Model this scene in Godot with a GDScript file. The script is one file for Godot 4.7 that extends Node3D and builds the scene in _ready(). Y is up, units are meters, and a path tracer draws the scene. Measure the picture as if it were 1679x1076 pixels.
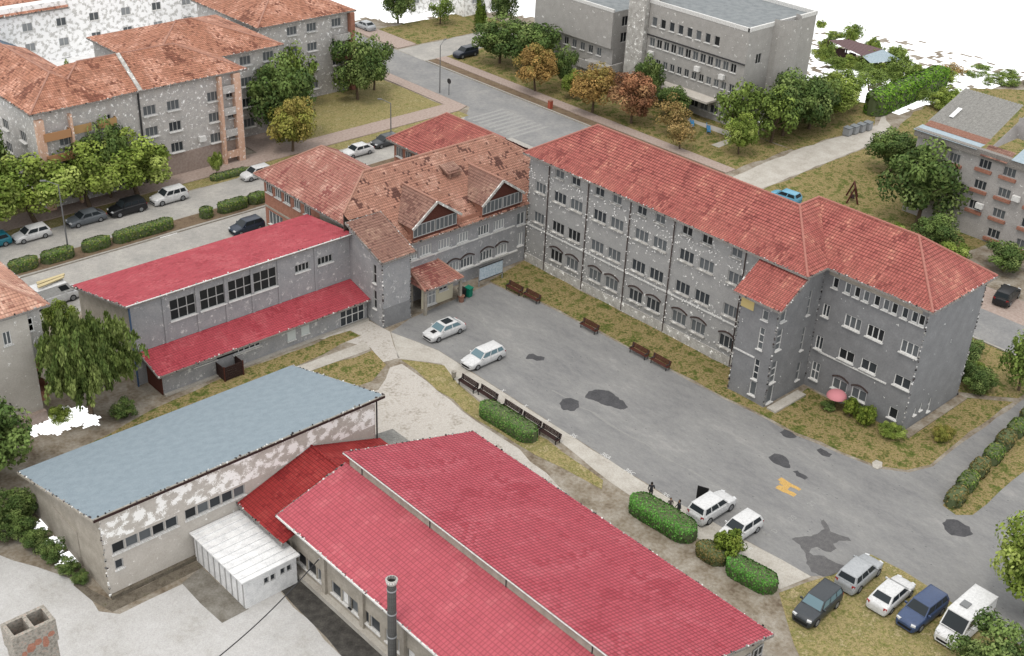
extends Node3D
# A school yard seen from the air. World axes: x runs along the short wings and the boulevard, z along the long school wing; metres.

const CAM_H := 62.0
const F_PX := 2001.0
const PITCH := 29.727
const ROLL := 2.779
const AZ := 46.002
const LIT := 1.72            # how bright an open, level surface of albedo 1 comes out

var cam_x: Vector3
var cam_y: Vector3
var cam_f: Vector3
var rng := RandomNumberGenerator.new()
var M := {}
var used := {}
var wincache := {}
var yard: MeshInstance3D

class MB:
	var v := PackedVector3Array()
	var n := PackedVector3Array()
	var t := PackedVector2Array()
	var c := PackedColorArray()
	func tri(a: Vector3, b: Vector3, d: Vector3, col := Color.WHITE) -> void:
		var nn := (b - a).cross(d - a)
		if nn.length_squared() < 1e-12:
			return
		nn = nn.normalized()
		var U := Vector3.UP.cross(nn)
		U = U.normalized() if U.length() > 0.05 else Vector3.RIGHT
		var V := nn.cross(U)
		for p in [a, d, b]:
			v.append(p); n.append(nn); c.append(col)
			t.append(Vector2(U.dot(p), -V.dot(p)))
	func quad(a: Vector3, b: Vector3, d: Vector3, e: Vector3, col := Color.WHITE) -> void:
		tri(a, b, d, col); tri(a, d, e, col)
	func poly(pts: Array, col := Color.WHITE) -> void:
		for i in range(1, pts.size() - 1):
			tri(pts[0], pts[i], pts[i + 1], col)
	func box(ctr: Vector3, s: Vector3, b := Basis(), col := Color.WHITE) -> void:
		var x := b.x * s.x * 0.5
		var y := b.y * s.y * 0.5
		var z := b.z * s.z * 0.5
		quad(ctr - x - y + z, ctr + x - y + z, ctr + x + y + z, ctr - x + y + z, col)
		quad(ctr + x - y - z, ctr - x - y - z, ctr - x + y - z, ctr + x + y - z, col)
		quad(ctr + x - y + z, ctr + x - y - z, ctr + x + y - z, ctr + x + y + z, col)
		quad(ctr - x - y - z, ctr - x - y + z, ctr - x + y + z, ctr - x + y - z, col)
		quad(ctr - x + y + z, ctr + x + y + z, ctr + x + y - z, ctr - x + y - z, col)
		quad(ctr - x - y - z, ctr + x - y - z, ctr + x - y + z, ctr - x - y + z, col)
	func tube(a: Vector3, b: Vector3, r0: float, r1: float, seg := 8, caps := true, col := Color.WHITE) -> void:
		var d := (b - a).normalized()
		var p := d.cross(Vector3.RIGHT if absf(d.x) < 0.8 else Vector3.UP).normalized()
		var q := d.cross(p)
		for i in seg:
			var w0 := TAU * i / seg
			var w1 := TAU * (i + 1) / seg
			var e0 := p * cos(w0) + q * sin(w0)
			var e1 := p * cos(w1) + q * sin(w1)
			quad(a + e0 * r0, a + e1 * r0, b + e1 * r1, b + e0 * r1, col)
			if caps:
				tri(b, b + e0 * r1, b + e1 * r1, col)
				tri(a, a + e1 * r0, a + e0 * r0, col)
	# rows of points, outside seen with rows going up and columns going to the right
	func grid(rows: Array, col := Color.WHITE) -> void:
		var nr := rows.size()
		var nc: int = rows[0].size()
		var nn := []
		for i in nr:
			var line := PackedVector3Array()
			for j in nc:
				var du: Vector3 = rows[i][mini(j + 1, nc - 1)] - rows[i][maxi(j - 1, 0)]
				var dv: Vector3 = rows[mini(i + 1, nr - 1)][j] - rows[maxi(i - 1, 0)][j]
				var m := du.cross(dv)
				line.append(m.normalized() if m.length() > 1e-9 else Vector3.UP)
			nn.append(line)
		for i in nr - 1:
			for j in nc - 1:
				for k in [[0, 0], [1, 1], [0, 1], [0, 0], [1, 0], [1, 1]]:
					var p: Vector3 = rows[i + k[0]][j + k[1]]
					v.append(p); n.append(nn[i + k[0]][j + k[1]]); c.append(col)
					t.append(Vector2(p.x + p.y * 0.6, p.z + p.y * 0.8))
	func mesh() -> ArrayMesh:
		var a := []
		a.resize(Mesh.ARRAY_MAX)
		a[Mesh.ARRAY_VERTEX] = v
		a[Mesh.ARRAY_NORMAL] = n
		a[Mesh.ARRAY_TEX_UV] = t
		a[Mesh.ARRAY_COLOR] = c
		var m := ArrayMesh.new()
		m.add_surface_from_arrays(Mesh.PRIMITIVE_TRIANGLES, a)
		return m

# ---------------------------------------------------------------- naming and placing
func numbered(called: String) -> String:
	var k: int = used.get(called, 0)
	used[called] = k + 1
	return called if k == 0 else "%s_%03d" % [called, k]

func put(called: String, m: Mesh, mat: Material, parent: Node3D) -> MeshInstance3D:
	var o := MeshInstance3D.new()
	o.name = called
	o.mesh = m
	o.material_override = mat
	parent.add_child(o, true)
	return o

func obj(called: String, mb: MB, mat: Material, parent: Node3D) -> MeshInstance3D:
	return put(called, mb.mesh(), mat, parent)

func tag(o: Node3D, label: String, category: String, group := "") -> Node3D:
	o.set_meta("label", label)
	o.set_meta("category", category)
	if group:
		o.set_meta("group", group)
	return o

func thing(called: String, label: String, category: String, at := Vector3.ZERO, turn := 0.0, group := "") -> Node3D:
	var o := Node3D.new()
	o.name = numbered(called)
	add_child(o)
	o.position = at
	o.rotation.y = turn
	return tag(o, label, category, group)

func copy(src: Node3D, at: Vector3, turn: float, label: String, group := "", scl := Vector3.ONE) -> Node3D:
	var base := String(src.name)
	var re := RegEx.create_from_string("_\\d{3}$")
	base = re.sub(base, "")
	var o: Node3D = src.duplicate()
	o.name = numbered(base)
	add_child(o)
	o.position = at
	o.rotation.y = turn
	o.scale = scl
	o.set_meta("label", label)
	if group:
		o.set_meta("group", group)
	return o

func structure(called: String, mb: MB, mat: Material) -> MeshInstance3D:
	var o := obj(numbered(called), mb, mat, self)
	o.set_meta("kind", "structure")
	return o

# ---------------------------------------------------------------- from pixels of the photograph (1679 x 1076) to the ground
func gp(x: float, y: float, h := 0.0) -> Vector3:
	var d := cam_f + cam_x * ((x - 839.5) / F_PX) - cam_y * ((y - 538.0) / F_PX)
	return Vector3(0, CAM_H, 0) + d * ((h - CAM_H) / d.y)

# ---------------------------------------------------------------- colours: what the eye reads (sRGB 0..255) to a base colour, k = light reaching that face
func alb(r: float, g: float, b: float, k := LIT) -> Color:
	var c := Color(r / 255.0, g / 255.0, b / 255.0).srgb_to_linear()
	return Color(minf(c.r / k, 0.86), minf(c.g / k, 0.86), minf(c.b / k, 0.86))

func srgb(c: Color) -> Color:
	return c.linear_to_srgb()

func mat(c: Color, rough := 0.85, metal := 0.0) -> StandardMaterial3D:
	var m := StandardMaterial3D.new()
	m.albedo_color = srgb(c)
	m.roughness = rough
	m.metallic = metal
	m.metallic_specular = 0.3
	m.cull_mode = BaseMaterial3D.CULL_DISABLED
	return m

func textured(tex: Texture2D, metres: float, rough := 0.9) -> StandardMaterial3D:
	var m := StandardMaterial3D.new()
	m.albedo_texture = tex
	m.uv1_scale = Vector3(1.0 / metres, 1.0 / metres, 1)
	m.roughness = rough
	m.metallic_specular = 0.25
	m.cull_mode = BaseMaterial3D.CULL_DISABLED
	return m

func noise_bytes(size: int, sd: int, freq: float, oct := 3, kind := FastNoiseLite.TYPE_SIMPLEX_SMOOTH) -> PackedByteArray:
	var f := FastNoiseLite.new()
	f.seed = sd
	f.noise_type = kind
	f.frequency = freq
	f.fractal_octaves = oct
	var im := f.get_seamless_image(size, size)
	im.convert(Image.FORMAT_L8)
	return im.get_data()

# mottled stuff: a palette of base colours blended by coarse and fine noise; pale flakes and dark specks on top
func mottle(size: int, sd: int, coarse: float, pal: Array, pale := 0.0, pale_col := Color(0.8, 0.8, 0.79), dark := 0.0, dark_col := Color(0.02, 0.02, 0.02), fine_share := 0.4, grain := 0.06, speck := 0.7) -> ImageTexture:
	size /= 2
	coarse *= 2.0
	var a := noise_bytes(size, sd, coarse, 4)
	var b := noise_bytes(size, sd + 11, coarse * 6.0, 3)
	var p := noise_bytes(size, sd + 23, coarse * 1.7, 3) if pale > 0.0 else a
	var q := noise_bytes(size, sd + 37, 0.24, 2) if pale > 0.0 else b
	var lut := PackedByteArray()
	for i in 256:
		var s := clampf((i / 255.0 - 0.5) * 1.35 + 0.5, 0.0, 1.0) * (pal.size() - 1)
		var k := mini(int(s), pal.size() - 2)
		var c: Color = srgb(pal[k].lerp(pal[k + 1], s - k))
		lut.append(int(c.r * 255)); lut.append(int(c.g * 255)); lut.append(int(c.b * 255))
	var pc := srgb(pale_col)
	var dc := srgb(dark_col)
	var out := PackedByteArray()
	out.resize(size * size * 3)
	var r := RandomNumberGenerator.new()
	r.seed = sd * 7 + 1
	var pt := 255.0 * (1.0 - pale)
	var plow := pt - 64.0
	var nb := size / 2 + 1
	var blocks := PackedFloat32Array()
	blocks.resize(nb * nb)
	for i in nb * nb:
		blocks[i] = r.randf()
	var fs := 1.0 - fine_share
	for i in size * size:
		var w := 3 * int(clampf(a[i] * fs + b[i] * fine_share, 0, 255))
		var g := 1.0 + (r.randf() - 0.5) * grain * 2.0
		var R := lut[w] * g
		var G := lut[w + 1] * g
		var B := lut[w + 2] * g
		if pale > 0.0 and p[i] > plow and clampf((p[i] - pt) / 55.0, 0.0, 1.0) * speck + clampf((p[i] + (q[i] - 128) * 0.5 - pt) / 14.0, 0.0, 1.0) * (1.0 - speck) > blocks[((i / size) / 2) * nb + (i % size) / 2]:
			R = pc.r * 255; G = pc.g * 255; B = pc.b * 255
		elif dark > 0.0 and r.randf() < dark and q[i] > 120:
			R = dc.r * 255; G = dc.g * 255; B = dc.b * 255
		out[i * 3] = int(clampf(R, 0, 255)); out[i * 3 + 1] = int(clampf(G, 0, 255)); out[i * 3 + 2] = int(clampf(B, 0, 255))
	return ImageTexture.create_from_image(Image.create_from_data(size, size, false, Image.FORMAT_RGB8, out))

# roof tiles: every tile its own tone; odd = share of paler tiles in patches, old = share of blackened tiles in patches
func tiles(px: int, nu: int, nv: int, sd: int, base: Color, other: Color, odd: float, blackened: Color, old: float, spread: float, joint := 0.72) -> Array:
	var im := Image.create(px, px, false, Image.FORMAT_RGB8)
	var bump := Image.create(px, px, false, Image.FORMAT_L8)
	var f := FastNoiseLite.new()
	f.seed = sd
	f.frequency = 0.055
	f.fractal_octaves = 3
	var r := RandomNumberGenerator.new()
	r.seed = sd
	var tw := float(px) / nu
	var th := float(px) / nv
	for j in nv:
		for i in nu:
			var p := f.get_noise_2d(minf(i, nu - i) * 1.6, minf(j, nv - j) * 1.6 + i * 0.2)
			var q := f.get_noise_2d(i * 1.1 + 300.0, j * 1.1)
			var c := base.lerp(other, clampf((p * 1.6 + 0.5) * 0.5, 0, 1) * 0.6)
			if p + r.randf_range(-0.25, 0.25) > 0.55 - odd:
				c = other
			if q + r.randf_range(-0.22, 0.22) > 0.6 - old:
				c = blackened
			if r.randf() < old * 0.22:
				c = blackened
			c *= 1.0 + r.randf_range(-spread, spread)
			var x0 := int(i * tw)
			var y0 := int(j * th)
			var w := int((i + 1) * tw) - x0
			var h := int((j + 1) * th) - y0
			im.fill_rect(Rect2i(x0, y0, w, h), srgb(c * joint))
			var jw := maxi(int(w * 0.2), 1)
			var jh := maxi(int(h * 0.24), 1)
			im.fill_rect(Rect2i(x0 + jw / 2, y0, maxi(w - jw, 1), maxi(h - jh, 1)), srgb(c * 1.12))
			for k in w:
				var s := sin(PI * (k + 0.5) / w)
				bump.fill_rect(Rect2i(x0 + k, y0, 1, h), Color(s, s, s))
	bump.bump_map_to_normal_map(3.0)
	return [ImageTexture.create_from_image(im), ImageTexture.create_from_image(bump)]

func tile_mat(t: Array, metres: float, rough := 0.7) -> StandardMaterial3D:
	var m := textured(t[0], metres, rough)
	m.normal_enabled = true
	m.normal_texture = t[1]
	m.normal_scale = 0.5
	return m

# ---------------------------------------------------------------- walls with openings, windows
func wall(parent: Node3D, called: String, p0: Vector3, n: Vector3, length: float, h: float, openings: Array, m: Material, depth := 0.22) -> MeshInstance3D:
	var u := Vector3.UP.cross(n)
	var us := [0.0, length]
	var vs := [0.0, h]
	for o in openings:
		us.append(o[0]); us.append(o[2]); vs.append(o[1]); vs.append(o[3])
	us.sort(); vs.sort()
	var mb := MB.new()
	for i in us.size() - 1:
		if us[i + 1] - us[i] < 0.002:
			continue
		var run := -1.0
		for j in vs.size() - 1:
			if vs[j + 1] - vs[j] < 0.002:
				continue
			var cu: float = (us[i] + us[i + 1]) * 0.5
			var cv: float = (vs[j] + vs[j + 1]) * 0.5
			var hole := false
			for o in openings:
				if cu > o[0] and cu < o[2] and cv > o[1] and cv < o[3]:
					hole = true
			if not hole and run < 0.0:
				run = vs[j]
			if (hole or j == vs.size() - 2) and run >= 0.0:
				var top: float = vs[j] if hole else vs[j + 1]
				var a: Vector3 = p0 + u * us[i] + Vector3.UP * run
				var b: Vector3 = p0 + u * us[i + 1] + Vector3.UP * run
				mb.quad(a, b, b + Vector3.UP * (top - run), a + Vector3.UP * (top - run))
				run = -1.0
	for o in openings:
		var a: Vector3 = p0 + u * o[0] + Vector3.UP * o[1]
		var b: Vector3 = p0 + u * o[2] + Vector3.UP * o[1]
		var d: Vector3 = p0 + u * o[2] + Vector3.UP * o[3]
		var e: Vector3 = p0 + u * o[0] + Vector3.UP * o[3]
		var q := -n * depth
		mb.quad(a, a + q, b + q, b)
		mb.quad(b, b + q, d + q, d)
		mb.quad(d, d + q, e + q, e)
		mb.quad(e, e + q, a + q, a)
	return obj(called, mb, m, parent)

# a window in an opening: pane (the node itself) > frame, sill; o = outer lower left corner
func window(parent: Node3D, o: Vector3, n: Vector3, w: float, h: float, cols: int, rows: int, glass: Material, frame: Material, sill: Material, sill_out := 0.14, inset := 0.13) -> Node3D:
	var key := "%.2f %.2f %d %d %.2f %.2f" % [w, h, cols, rows, sill_out, inset]
	if not wincache.has(key):
		var g := MB.new()
		g.quad(Vector3(0.02, 0.02, -inset), Vector3(w - 0.02, 0.02, -inset), Vector3(w - 0.02, h - 0.02, -inset), Vector3(0.02, h - 0.02, -inset))
		var f := MB.new()
		var t := 0.075
		for i in cols + 1:
			f.box(Vector3(clampf(w * i / cols, t / 2, w - t / 2), h / 2, -inset + 0.03), Vector3(t, h - 0.01, 0.07))
		for j in rows + 1:
			f.box(Vector3(w / 2, clampf(h * j / rows, t / 2, h - t / 2), -inset + 0.028), Vector3(w - 0.01, t, 0.062))
		var s := MB.new()
		s.box(Vector3(w / 2, -0.035, sill_out / 2 - 0.05), Vector3(w + 0.16, 0.09, sill_out + 0.1))
		wincache[key] = [g.mesh(), f.mesh(), s.mesh()]
	var c: Array = wincache[key]
	var p := put("window", c[0], glass, parent)
	p.transform = Transform3D(Basis(Vector3.UP.cross(n), Vector3.UP, n), o)
	put("frame", c[1], frame, p)
	if sill:
		put("sill", c[2], sill, p)
	return p

# a whole wall with its windows; wins: [u0, v0, w, h, cols, rows]
func facade(parent: Node3D, p0: Vector3, n: Vector3, length: float, h: float, wins: Array, m: Material, frame: Material, sill: Material, glasses: Array, sill_out := 0.14) -> void:
	var op := []
	for w in wins:
		op.append([w[0], w[1], w[0] + w[2], w[1] + w[3]])
	wall(parent, "wall", p0, n, length, h, op, m)
	var u := Vector3.UP.cross(n)
	for w in wins:
		window(parent, p0 + u * w[0] + Vector3.UP * w[1], n, w[2], w[3], w[4], w[5], glasses[rng.randi() % glasses.size()], frame, sill, sill_out)

func slab(parent: Node3D, called: String, pts: Array, m: Material) -> MeshInstance3D:
	var mb := MB.new()
	mb.poly(pts)
	return obj(called, mb, m, parent)

# ---------------------------------------------------------------- tiled roofs: courses that step like laid tiles
func roof_faces(mb: MB, faces: Array, course := 0.36, step := 0.035) -> void:
	for face in faces:
		var a: Vector3 = face[0]
		var n: Vector3 = (face[1] - a).cross(face[2] - a).normalized()
		if n.y < 0:
			n = -n
			face = face.duplicate()
			face.reverse()
			a = face[0]
		var U := Vector3.UP.cross(n).normalized()
		var V := n.cross(U)
		var lo := INF
		var hi := -INF
		var p2 := []
		for p in face:
			var q := Vector2(U.dot(p - a), V.dot(p - a))
			p2.append(q)
			lo = minf(lo, q.y); hi = maxf(hi, q.y)
		var k := 0
		while lo + k * course < hi:
			var v0 := lo + k * course
			var v1 := minf(v0 + course, hi)
			var band := _clip(_clip(p2, v0, true), v1, false)
			k += 1
			if band.size() < 3:
				continue
			var pts := []
			for q in band:
				pts.append(a + U * q.x + V * q.y + n * (step * (1.0 - (q.y - v0) / course)))
			mb.poly(pts)
			for i in band.size():
				var q0: Vector2 = band[i]
				var q1: Vector2 = band[(i + 1) % band.size()]
				if absf(q0.y - v0) < 1e-4 and absf(q1.y - v0) < 1e-4:
					var b0 := a + U * q0.x + V * q0.y
					var b1 := a + U * q1.x + V * q1.y
					mb.quad(b0, b1, b1 + n * step, b0 + n * step)

func _clip(pts: Array, y: float, above: bool) -> Array:
	var out := []
	for i in pts.size():
		var a: Vector2 = pts[i]
		var b: Vector2 = pts[(i + 1) % pts.size()]
		var ia := a.y >= y - 1e-6 if above else a.y <= y + 1e-6
		var ib := b.y >= y - 1e-6 if above else b.y <= y + 1e-6
		if ia:
			out.append(a)
		if ia != ib:
			var t := (y - a.y) / (b.y - a.y)
			out.append(a.lerp(b, t))
	return out

func roof(parent: Node3D, faces: Array, m: Material, ridges: Array, ridge_m: Material, eaves: Array, eave_m: Material, course := 0.36, step := 0.035) -> MeshInstance3D:
	var mb := MB.new()
	roof_faces(mb, faces, course, step)
	var o := obj("roof", mb, m, parent)
	for r in ridges:
		var c := MB.new()
		var a: Vector3 = r[0]
		var b: Vector3 = r[1]
		var k := maxi(int(a.distance_to(b) / 0.42), 1)
		for i in k:
			c.tube(a.lerp(b, float(i) / k), a.lerp(b, float(i + 1) / k), 0.1, 0.125, 7, true)
		obj("ridge_cap", c, ridge_m, o)
	for e in eaves:
		var a: Vector3 = e[0]
		var b: Vector3 = e[1]
		var d := b - a
		var z := d.normalized()
		var x := Vector3.UP.cross(z).normalized()
		var y := z.cross(x)
		var c := MB.new()
		c.box((a + b) * 0.5 - y * 0.1, Vector3(0.12, 0.2, d.length()), Basis(x, y, z))
		obj("gutter", c, eave_m, o)
		crumble(o, "eave_tiles", a, b, 0.085, 0.15, 0.04, 0.62)
	return o

# crumbling edge: small flakes of pale render and dark gaps along a line
func crumble(parent: Node3D, called: String, a: Vector3, b: Vector3, size := 0.13, step := 0.2, jit := 0.05, cover := 0.75, pale := false) -> void:
	var mb := MB.new()
	var n := int(a.distance_to(b) / step)
	var r := RandomNumberGenerator.new()
	r.seed = int(absf(a.x * 37 + a.z * 91 + a.y * 13 + b.x * 7)) + 11
	var tones := [Color(0.03, 0.03, 0.03), Color(0.1, 0.1, 0.1), Color(0.22, 0.22, 0.21), Color(0.6, 0.6, 0.59), Color(0.06, 0.05, 0.05), Color(0.3, 0.29, 0.28)]
	if pale:
		tones = [Color(0.8, 0.8, 0.79), Color(0.76, 0.76, 0.75), Color(0.55, 0.55, 0.54)]
	for i in n:
		if r.randf() > cover:
			continue
		var p := a.lerp(b, (i + r.randf()) / n) + Vector3(r.randfn(), r.randfn(), r.randfn()) * jit
		var s := size * r.randf_range(0.6, 1.5)
		mb.box(p, Vector3(s, s * r.randf_range(0.6, 1.3), s), Basis(Vector3(r.randfn(), r.randfn(), r.randfn()).normalized(), r.randf() * 0.7), tones[r.randi() % tones.size()])
	if mb.v.size():
		var o := obj(called, mb, M.flake, parent)
		o.set_meta("kind", "stuff")

func soffit(parent: Node3D, pts: Array, m: Material) -> void:
	var mb := MB.new()
	mb.poly(pts)
	obj("soffit", mb, m, parent)

# a level sheet on the ground, edges broken up a little
func sheet(called: String, pts: Array, y: float, m: Material, rough := 0.25, piece := 2.0) -> MeshInstance3D:
	var p := PackedVector2Array()
	for i in pts.size():
		var a: Vector2 = pts[i]
		var b: Vector2 = pts[(i + 1) % pts.size()]
		var k := maxi(int(a.distance_to(b) / piece), 1) if rough > 0.0 else 1
		var d := (b - a).normalized().orthogonal()
		for j in k:
			p.append(a.lerp(b, float(j) / k) + (d * rng.randf_range(-rough, rough) if j > 0 else Vector2.ZERO))
	var idx := Geometry2D.triangulate_polygon(p)
	var mb := MB.new()
	for i in range(0, idx.size(), 3):
		var a := Vector3(p[idx[i]].x, y, p[idx[i]].y)
		var b := Vector3(p[idx[i + 1]].x, y, p[idx[i + 1]].y)
		var d := Vector3(p[idx[i + 2]].x, y, p[idx[i + 2]].y)
		if (b - a).cross(d - a).y < 0:
			mb.tri(a, d, b)
		else:
			mb.tri(a, b, d)
	return structure(called, mb, m)

func rect(x0: float, z0: float, x1: float, z1: float) -> Array:
	return [Vector2(x0, z0), Vector2(x1, z0), Vector2(x1, z1), Vector2(x0, z1)]

func flat(list: Array) -> Array:
	var out := []
	for q in list:
		out.append(Vector2(q[0], q[1]))
	return out

func pix(list: Array) -> Array:
	var out := []
	for q in list:
		var p := gp(q[0], q[1])
		out.append(Vector2(p.x, p.z))
	return out

# a raised pavement or kerb
func raised(called: String, pts: Array, h: float, m: Material) -> MeshInstance3D:
	var mb := MB.new()
	var p := PackedVector2Array(pts)
	if not Geometry2D.is_polygon_clockwise(p):
		p.reverse()
	var top := []
	for q in p:
		top.append(Vector3(q.x, h, q.y))
	for i in range(1, top.size() - 1):
		if (top[i] - top[0]).cross(top[i + 1] - top[0]).y < 0:
			mb.tri(top[0], top[i + 1], top[i])
		else:
			mb.tri(top[0], top[i], top[i + 1])
	for i in top.size():
		var a: Vector3 = top[i]
		var b: Vector3 = top[(i + 1) % top.size()]
		mb.quad(Vector3(a.x, -0.02, a.z), Vector3(b.x, -0.02, b.z), b, a)
	return structure(called, mb, m)

func _ready() -> void:
	rng.seed = 20240
	# ---- camera
	var p := deg_to_rad(PITCH)
	var r := deg_to_rad(ROLL)
	var a := deg_to_rad(AZ)
	var level := func(d: Vector3) -> Vector3: return Vector3(d.x * sin(a) - d.z * cos(a), d.y, d.x * cos(a) + d.z * sin(a))
	cam_f = level.call(Vector3(0, -sin(p), -cos(p)))
	var rt := Vector3.RIGHT
	var up := Vector3(0, cos(p), -sin(p))
	cam_x = level.call(rt * cos(r) + up * sin(r))
	cam_y = level.call(up * cos(r) - rt * sin(r))
	var cam := Camera3D.new()
	cam.name = "camera"
	cam.fov = rad_to_deg(2.0 * atan(538.0 / F_PX))
	cam.near = 1.0
	cam.far = 600.0
	cam.transform = Transform3D(Basis(cam_x, cam_y, -cam_f), Vector3(0, CAM_H, 0))
	add_child(cam)
	cam.current = true
	# ---- an evenly white, overcast sky and a faint, very soft sun
	var env := Environment.new()
	env.background_mode = Environment.BG_SKY
	var sm := ProceduralSkyMaterial.new()
	sm.sky_top_color = Color.WHITE
	sm.sky_horizon_color = Color.WHITE
	sm.ground_bottom_color = Color.WHITE
	sm.ground_horizon_color = Color.WHITE
	sm.sun_angle_max = 0.1
	env.sky = Sky.new()
	env.sky.sky_material = sm
	env.background_energy_multiplier = 1.62
	env.tonemap_mode = Environment.TONE_MAPPER_LINEAR
	env.tonemap_exposure = 1.0
	env.sdfgi_enabled = true
	env.ssao_enabled = true
	env.ssil_enabled = true
	var we := WorldEnvironment.new()
	we.name = "sky"
	we.environment = env
	add_child(we)
	var sun := DirectionalLight3D.new()
	sun.name = "sun"
	sun.light_energy = 0.5
	sun.light_color = Color(1.0, 0.97, 0.93)
	sun.light_angular_distance = 14.0
	sun.shadow_enabled = true
	add_child(sun)
	sun.look_at_from_position(Vector3(-30, 80, 10), Vector3(0, 0, 0))

	make_materials()
	make_ground()
	make_school()
	make_old_block()
	make_gym()
	make_store_hall()
	make_red_hall()
	make_apartments()
	make_office()
	make_right_building()
	make_yard_things()
	make_cars()
	make_hedges()
	make_trees()
	make_people()

func make_materials() -> void:
	M.flake = mat(Color.WHITE, 0.9)
	M.flake.vertex_color_use_as_albedo = true
	M.asphalt = textured(mottle(1024, 1, 0.006, [alb(138, 138, 139), alb(149, 149, 149), alb(157, 157, 156), alb(171, 170, 168)], 0.0, Color.WHITE, 0.0015, alb(80, 80, 82), 0.4, 0.05), 38.0, 0.95)
	M.asphalt.uv1_scale = Vector3(1.0 / 24.0, 1.0 / 62.0, 1)
	M.seam = textured(mottle(256, 63, 0.03, [alb(150, 150, 149), alb(160, 160, 158), alb(168, 167, 165)]), 3.0, 0.95)
	M.patch = textured(mottle(512, 5, 0.01, [alb(78, 79, 82), alb(92, 92, 95), alb(104, 104, 106)], 0.0, Color.WHITE, 0.0, Color.BLACK, 0.5, 0.05), 8.0, 0.9)
	M.wet = textured(mottle(512, 6, 0.02, [alb(98, 98, 100), alb(114, 113, 114), alb(132, 131, 130)], 0.0, Color.WHITE, 0.02, alb(84, 84, 86), 0.6, 0.07), 6.0, 0.85)
	M.lane = textured(mottle(1024, 2, 0.006, [alb(168, 167, 163), alb(184, 181, 176), alb(200, 197, 190)], 0.0, Color.WHITE, 0.001, alb(110, 110, 110)), 30.0)
	M.street = textured(mottle(1024, 3, 0.006, [alb(142, 143, 144), alb(156, 156, 156), alb(172, 171, 168)], 0.0, Color.WHITE, 0.0012, alb(100, 100, 102)), 30.0)
	M.concrete = textured(mottle(512, 4, 0.01, [alb(186, 180, 170), alb(203, 198, 189), alb(216, 212, 204)], 0.0, Color.WHITE, 0.001, alb(140, 135, 128)), 12.0)
	M.yard = textured(mottle(1024, 7, 0.010, [alb(160, 152, 142), alb(196, 190, 181), alb(214, 209, 202), alb(204, 198, 190), alb(224, 220, 214)], 0.0, Color.WHITE, 0.003, alb(140, 136, 128), 0.5, 0.07), 24.0)
	M.slab = textured(mottle(1024, 8, 0.006, [alb(196, 194, 190), alb(208, 207, 205), alb(214, 213, 212), alb(222, 222, 221)], 0.0, Color.WHITE, 0.0008, alb(160, 158, 155)), 26.0)
	M.slab_dark = textured(mottle(512, 9, 0.01, [alb(120, 114, 104), alb(145, 141, 133), alb(165, 162, 155)]), 8.0)
	M.gutter_floor = textured(mottle(512, 10, 0.012, [alb(62, 60, 58), alb(84, 82, 79), alb(108, 105, 100)]), 6.0)
	M.dirt = textured(mottle(1024, 12, 0.008, [alb(118, 104, 88), alb(150, 139, 123), alb(172, 164, 151), alb(190, 184, 174)], 0.0, Color.WHITE, 0.002, alb(90, 84, 70)), 22.0)
	M.dirt_dark = textured(mottle(512, 62, 0.02, [alb(84, 78, 68), alb(112, 104, 92), alb(136, 128, 116), alb(96, 94, 66)], 0.0, Color.WHITE, 0.02, alb(56, 54, 40)), 8.0)
	M.soil = textured(mottle(512, 13, 0.012, [alb(102, 86, 72), alb(124, 106, 88), alb(140, 122, 102), alb(114, 108, 74)], 0.0, Color.WHITE, 0.02, alb(76, 70, 52)), 10.0)
	M.grass = textured(mottle(1024, 14, 0.010, [alb(74, 88, 38), alb(98, 110, 54), alb(122, 122, 70), alb(172, 152, 112), alb(136, 128, 80), alb(84, 98, 46), alb(154, 142, 98)], 0.0, Color.WHITE, 0.06, alb(72, 82, 38), 0.4, 0.16), 24.0, 1.0)
	M.grass_dry = textured(mottle(1024, 15, 0.010, [alb(104, 112, 58), alb(144, 140, 88), alb(176, 160, 118), alb(134, 132, 80), alb(190, 174, 136), alb(156, 146, 98)], 0.0, Color.WHITE, 0.06, alb(94, 96, 52), 0.4, 0.15), 24.0, 1.0)
	M.pavers = textured(mottle(512, 16, 0.02, [alb(160, 140, 130), alb(186, 168, 158), alb(204, 192, 184)], 0.0, Color.WHITE, 0.004, alb(120, 100, 92), 0.6), 5.0)
	M.kerb = textured(mottle(256, 17, 0.03, [alb(170, 166, 158), alb(196, 192, 186)]), 4.0)
	M.paint = mat(alb(232, 232, 230), 0.7)
	M.paint_worn = textured(mottle(256, 18, 0.03, [alb(154, 154, 153), alb(170, 170, 168), alb(190, 190, 188)], 0.0, Color.WHITE, 0.0, Color.BLACK, 0.6, 0.1), 3.0)
	M.paint_yellow = textured(mottle(256, 19, 0.04, [alb(176, 150, 104), alb(222, 182, 110), alb(236, 200, 134)]), 2.0)
	# plaster; walls stand upright and get about half of the sky
	var W := 1.12
	var pale := Color(0.8, 0.8, 0.79)
	M.plaster = textured(mottle(1024, 21, 0.011, [alb(138, 138, 138, W), alb(146, 146, 146, W), alb(151, 151, 150, W), alb(160, 160, 159, W)], 0.24, pale, 0.012, alb(96, 96, 98, W), 0.5, 0.06, 1.0), 15.0)
	M.plaster_grey = textured(mottle(1024, 22, 0.008, [alb(114, 115, 117, W), alb(121, 122, 124, W), alb(127, 128, 130, W), alb(136, 137, 139, W)], 0.12, pale, 0.003, alb(84, 84, 86, W), 0.45, 0.05, 1.0), 14.0)
	M.plaster_gym = textured(mottle(1024, 24, 0.009, [alb(134, 135, 139, W), alb(144, 145, 148, W), alb(152, 152, 154, W), alb(162, 162, 163, W)], 0.27, alb(200, 200, 199, W), 0.004, alb(90, 90, 92, W), 0.45, 0.05, 0.4), 14.0)
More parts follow.
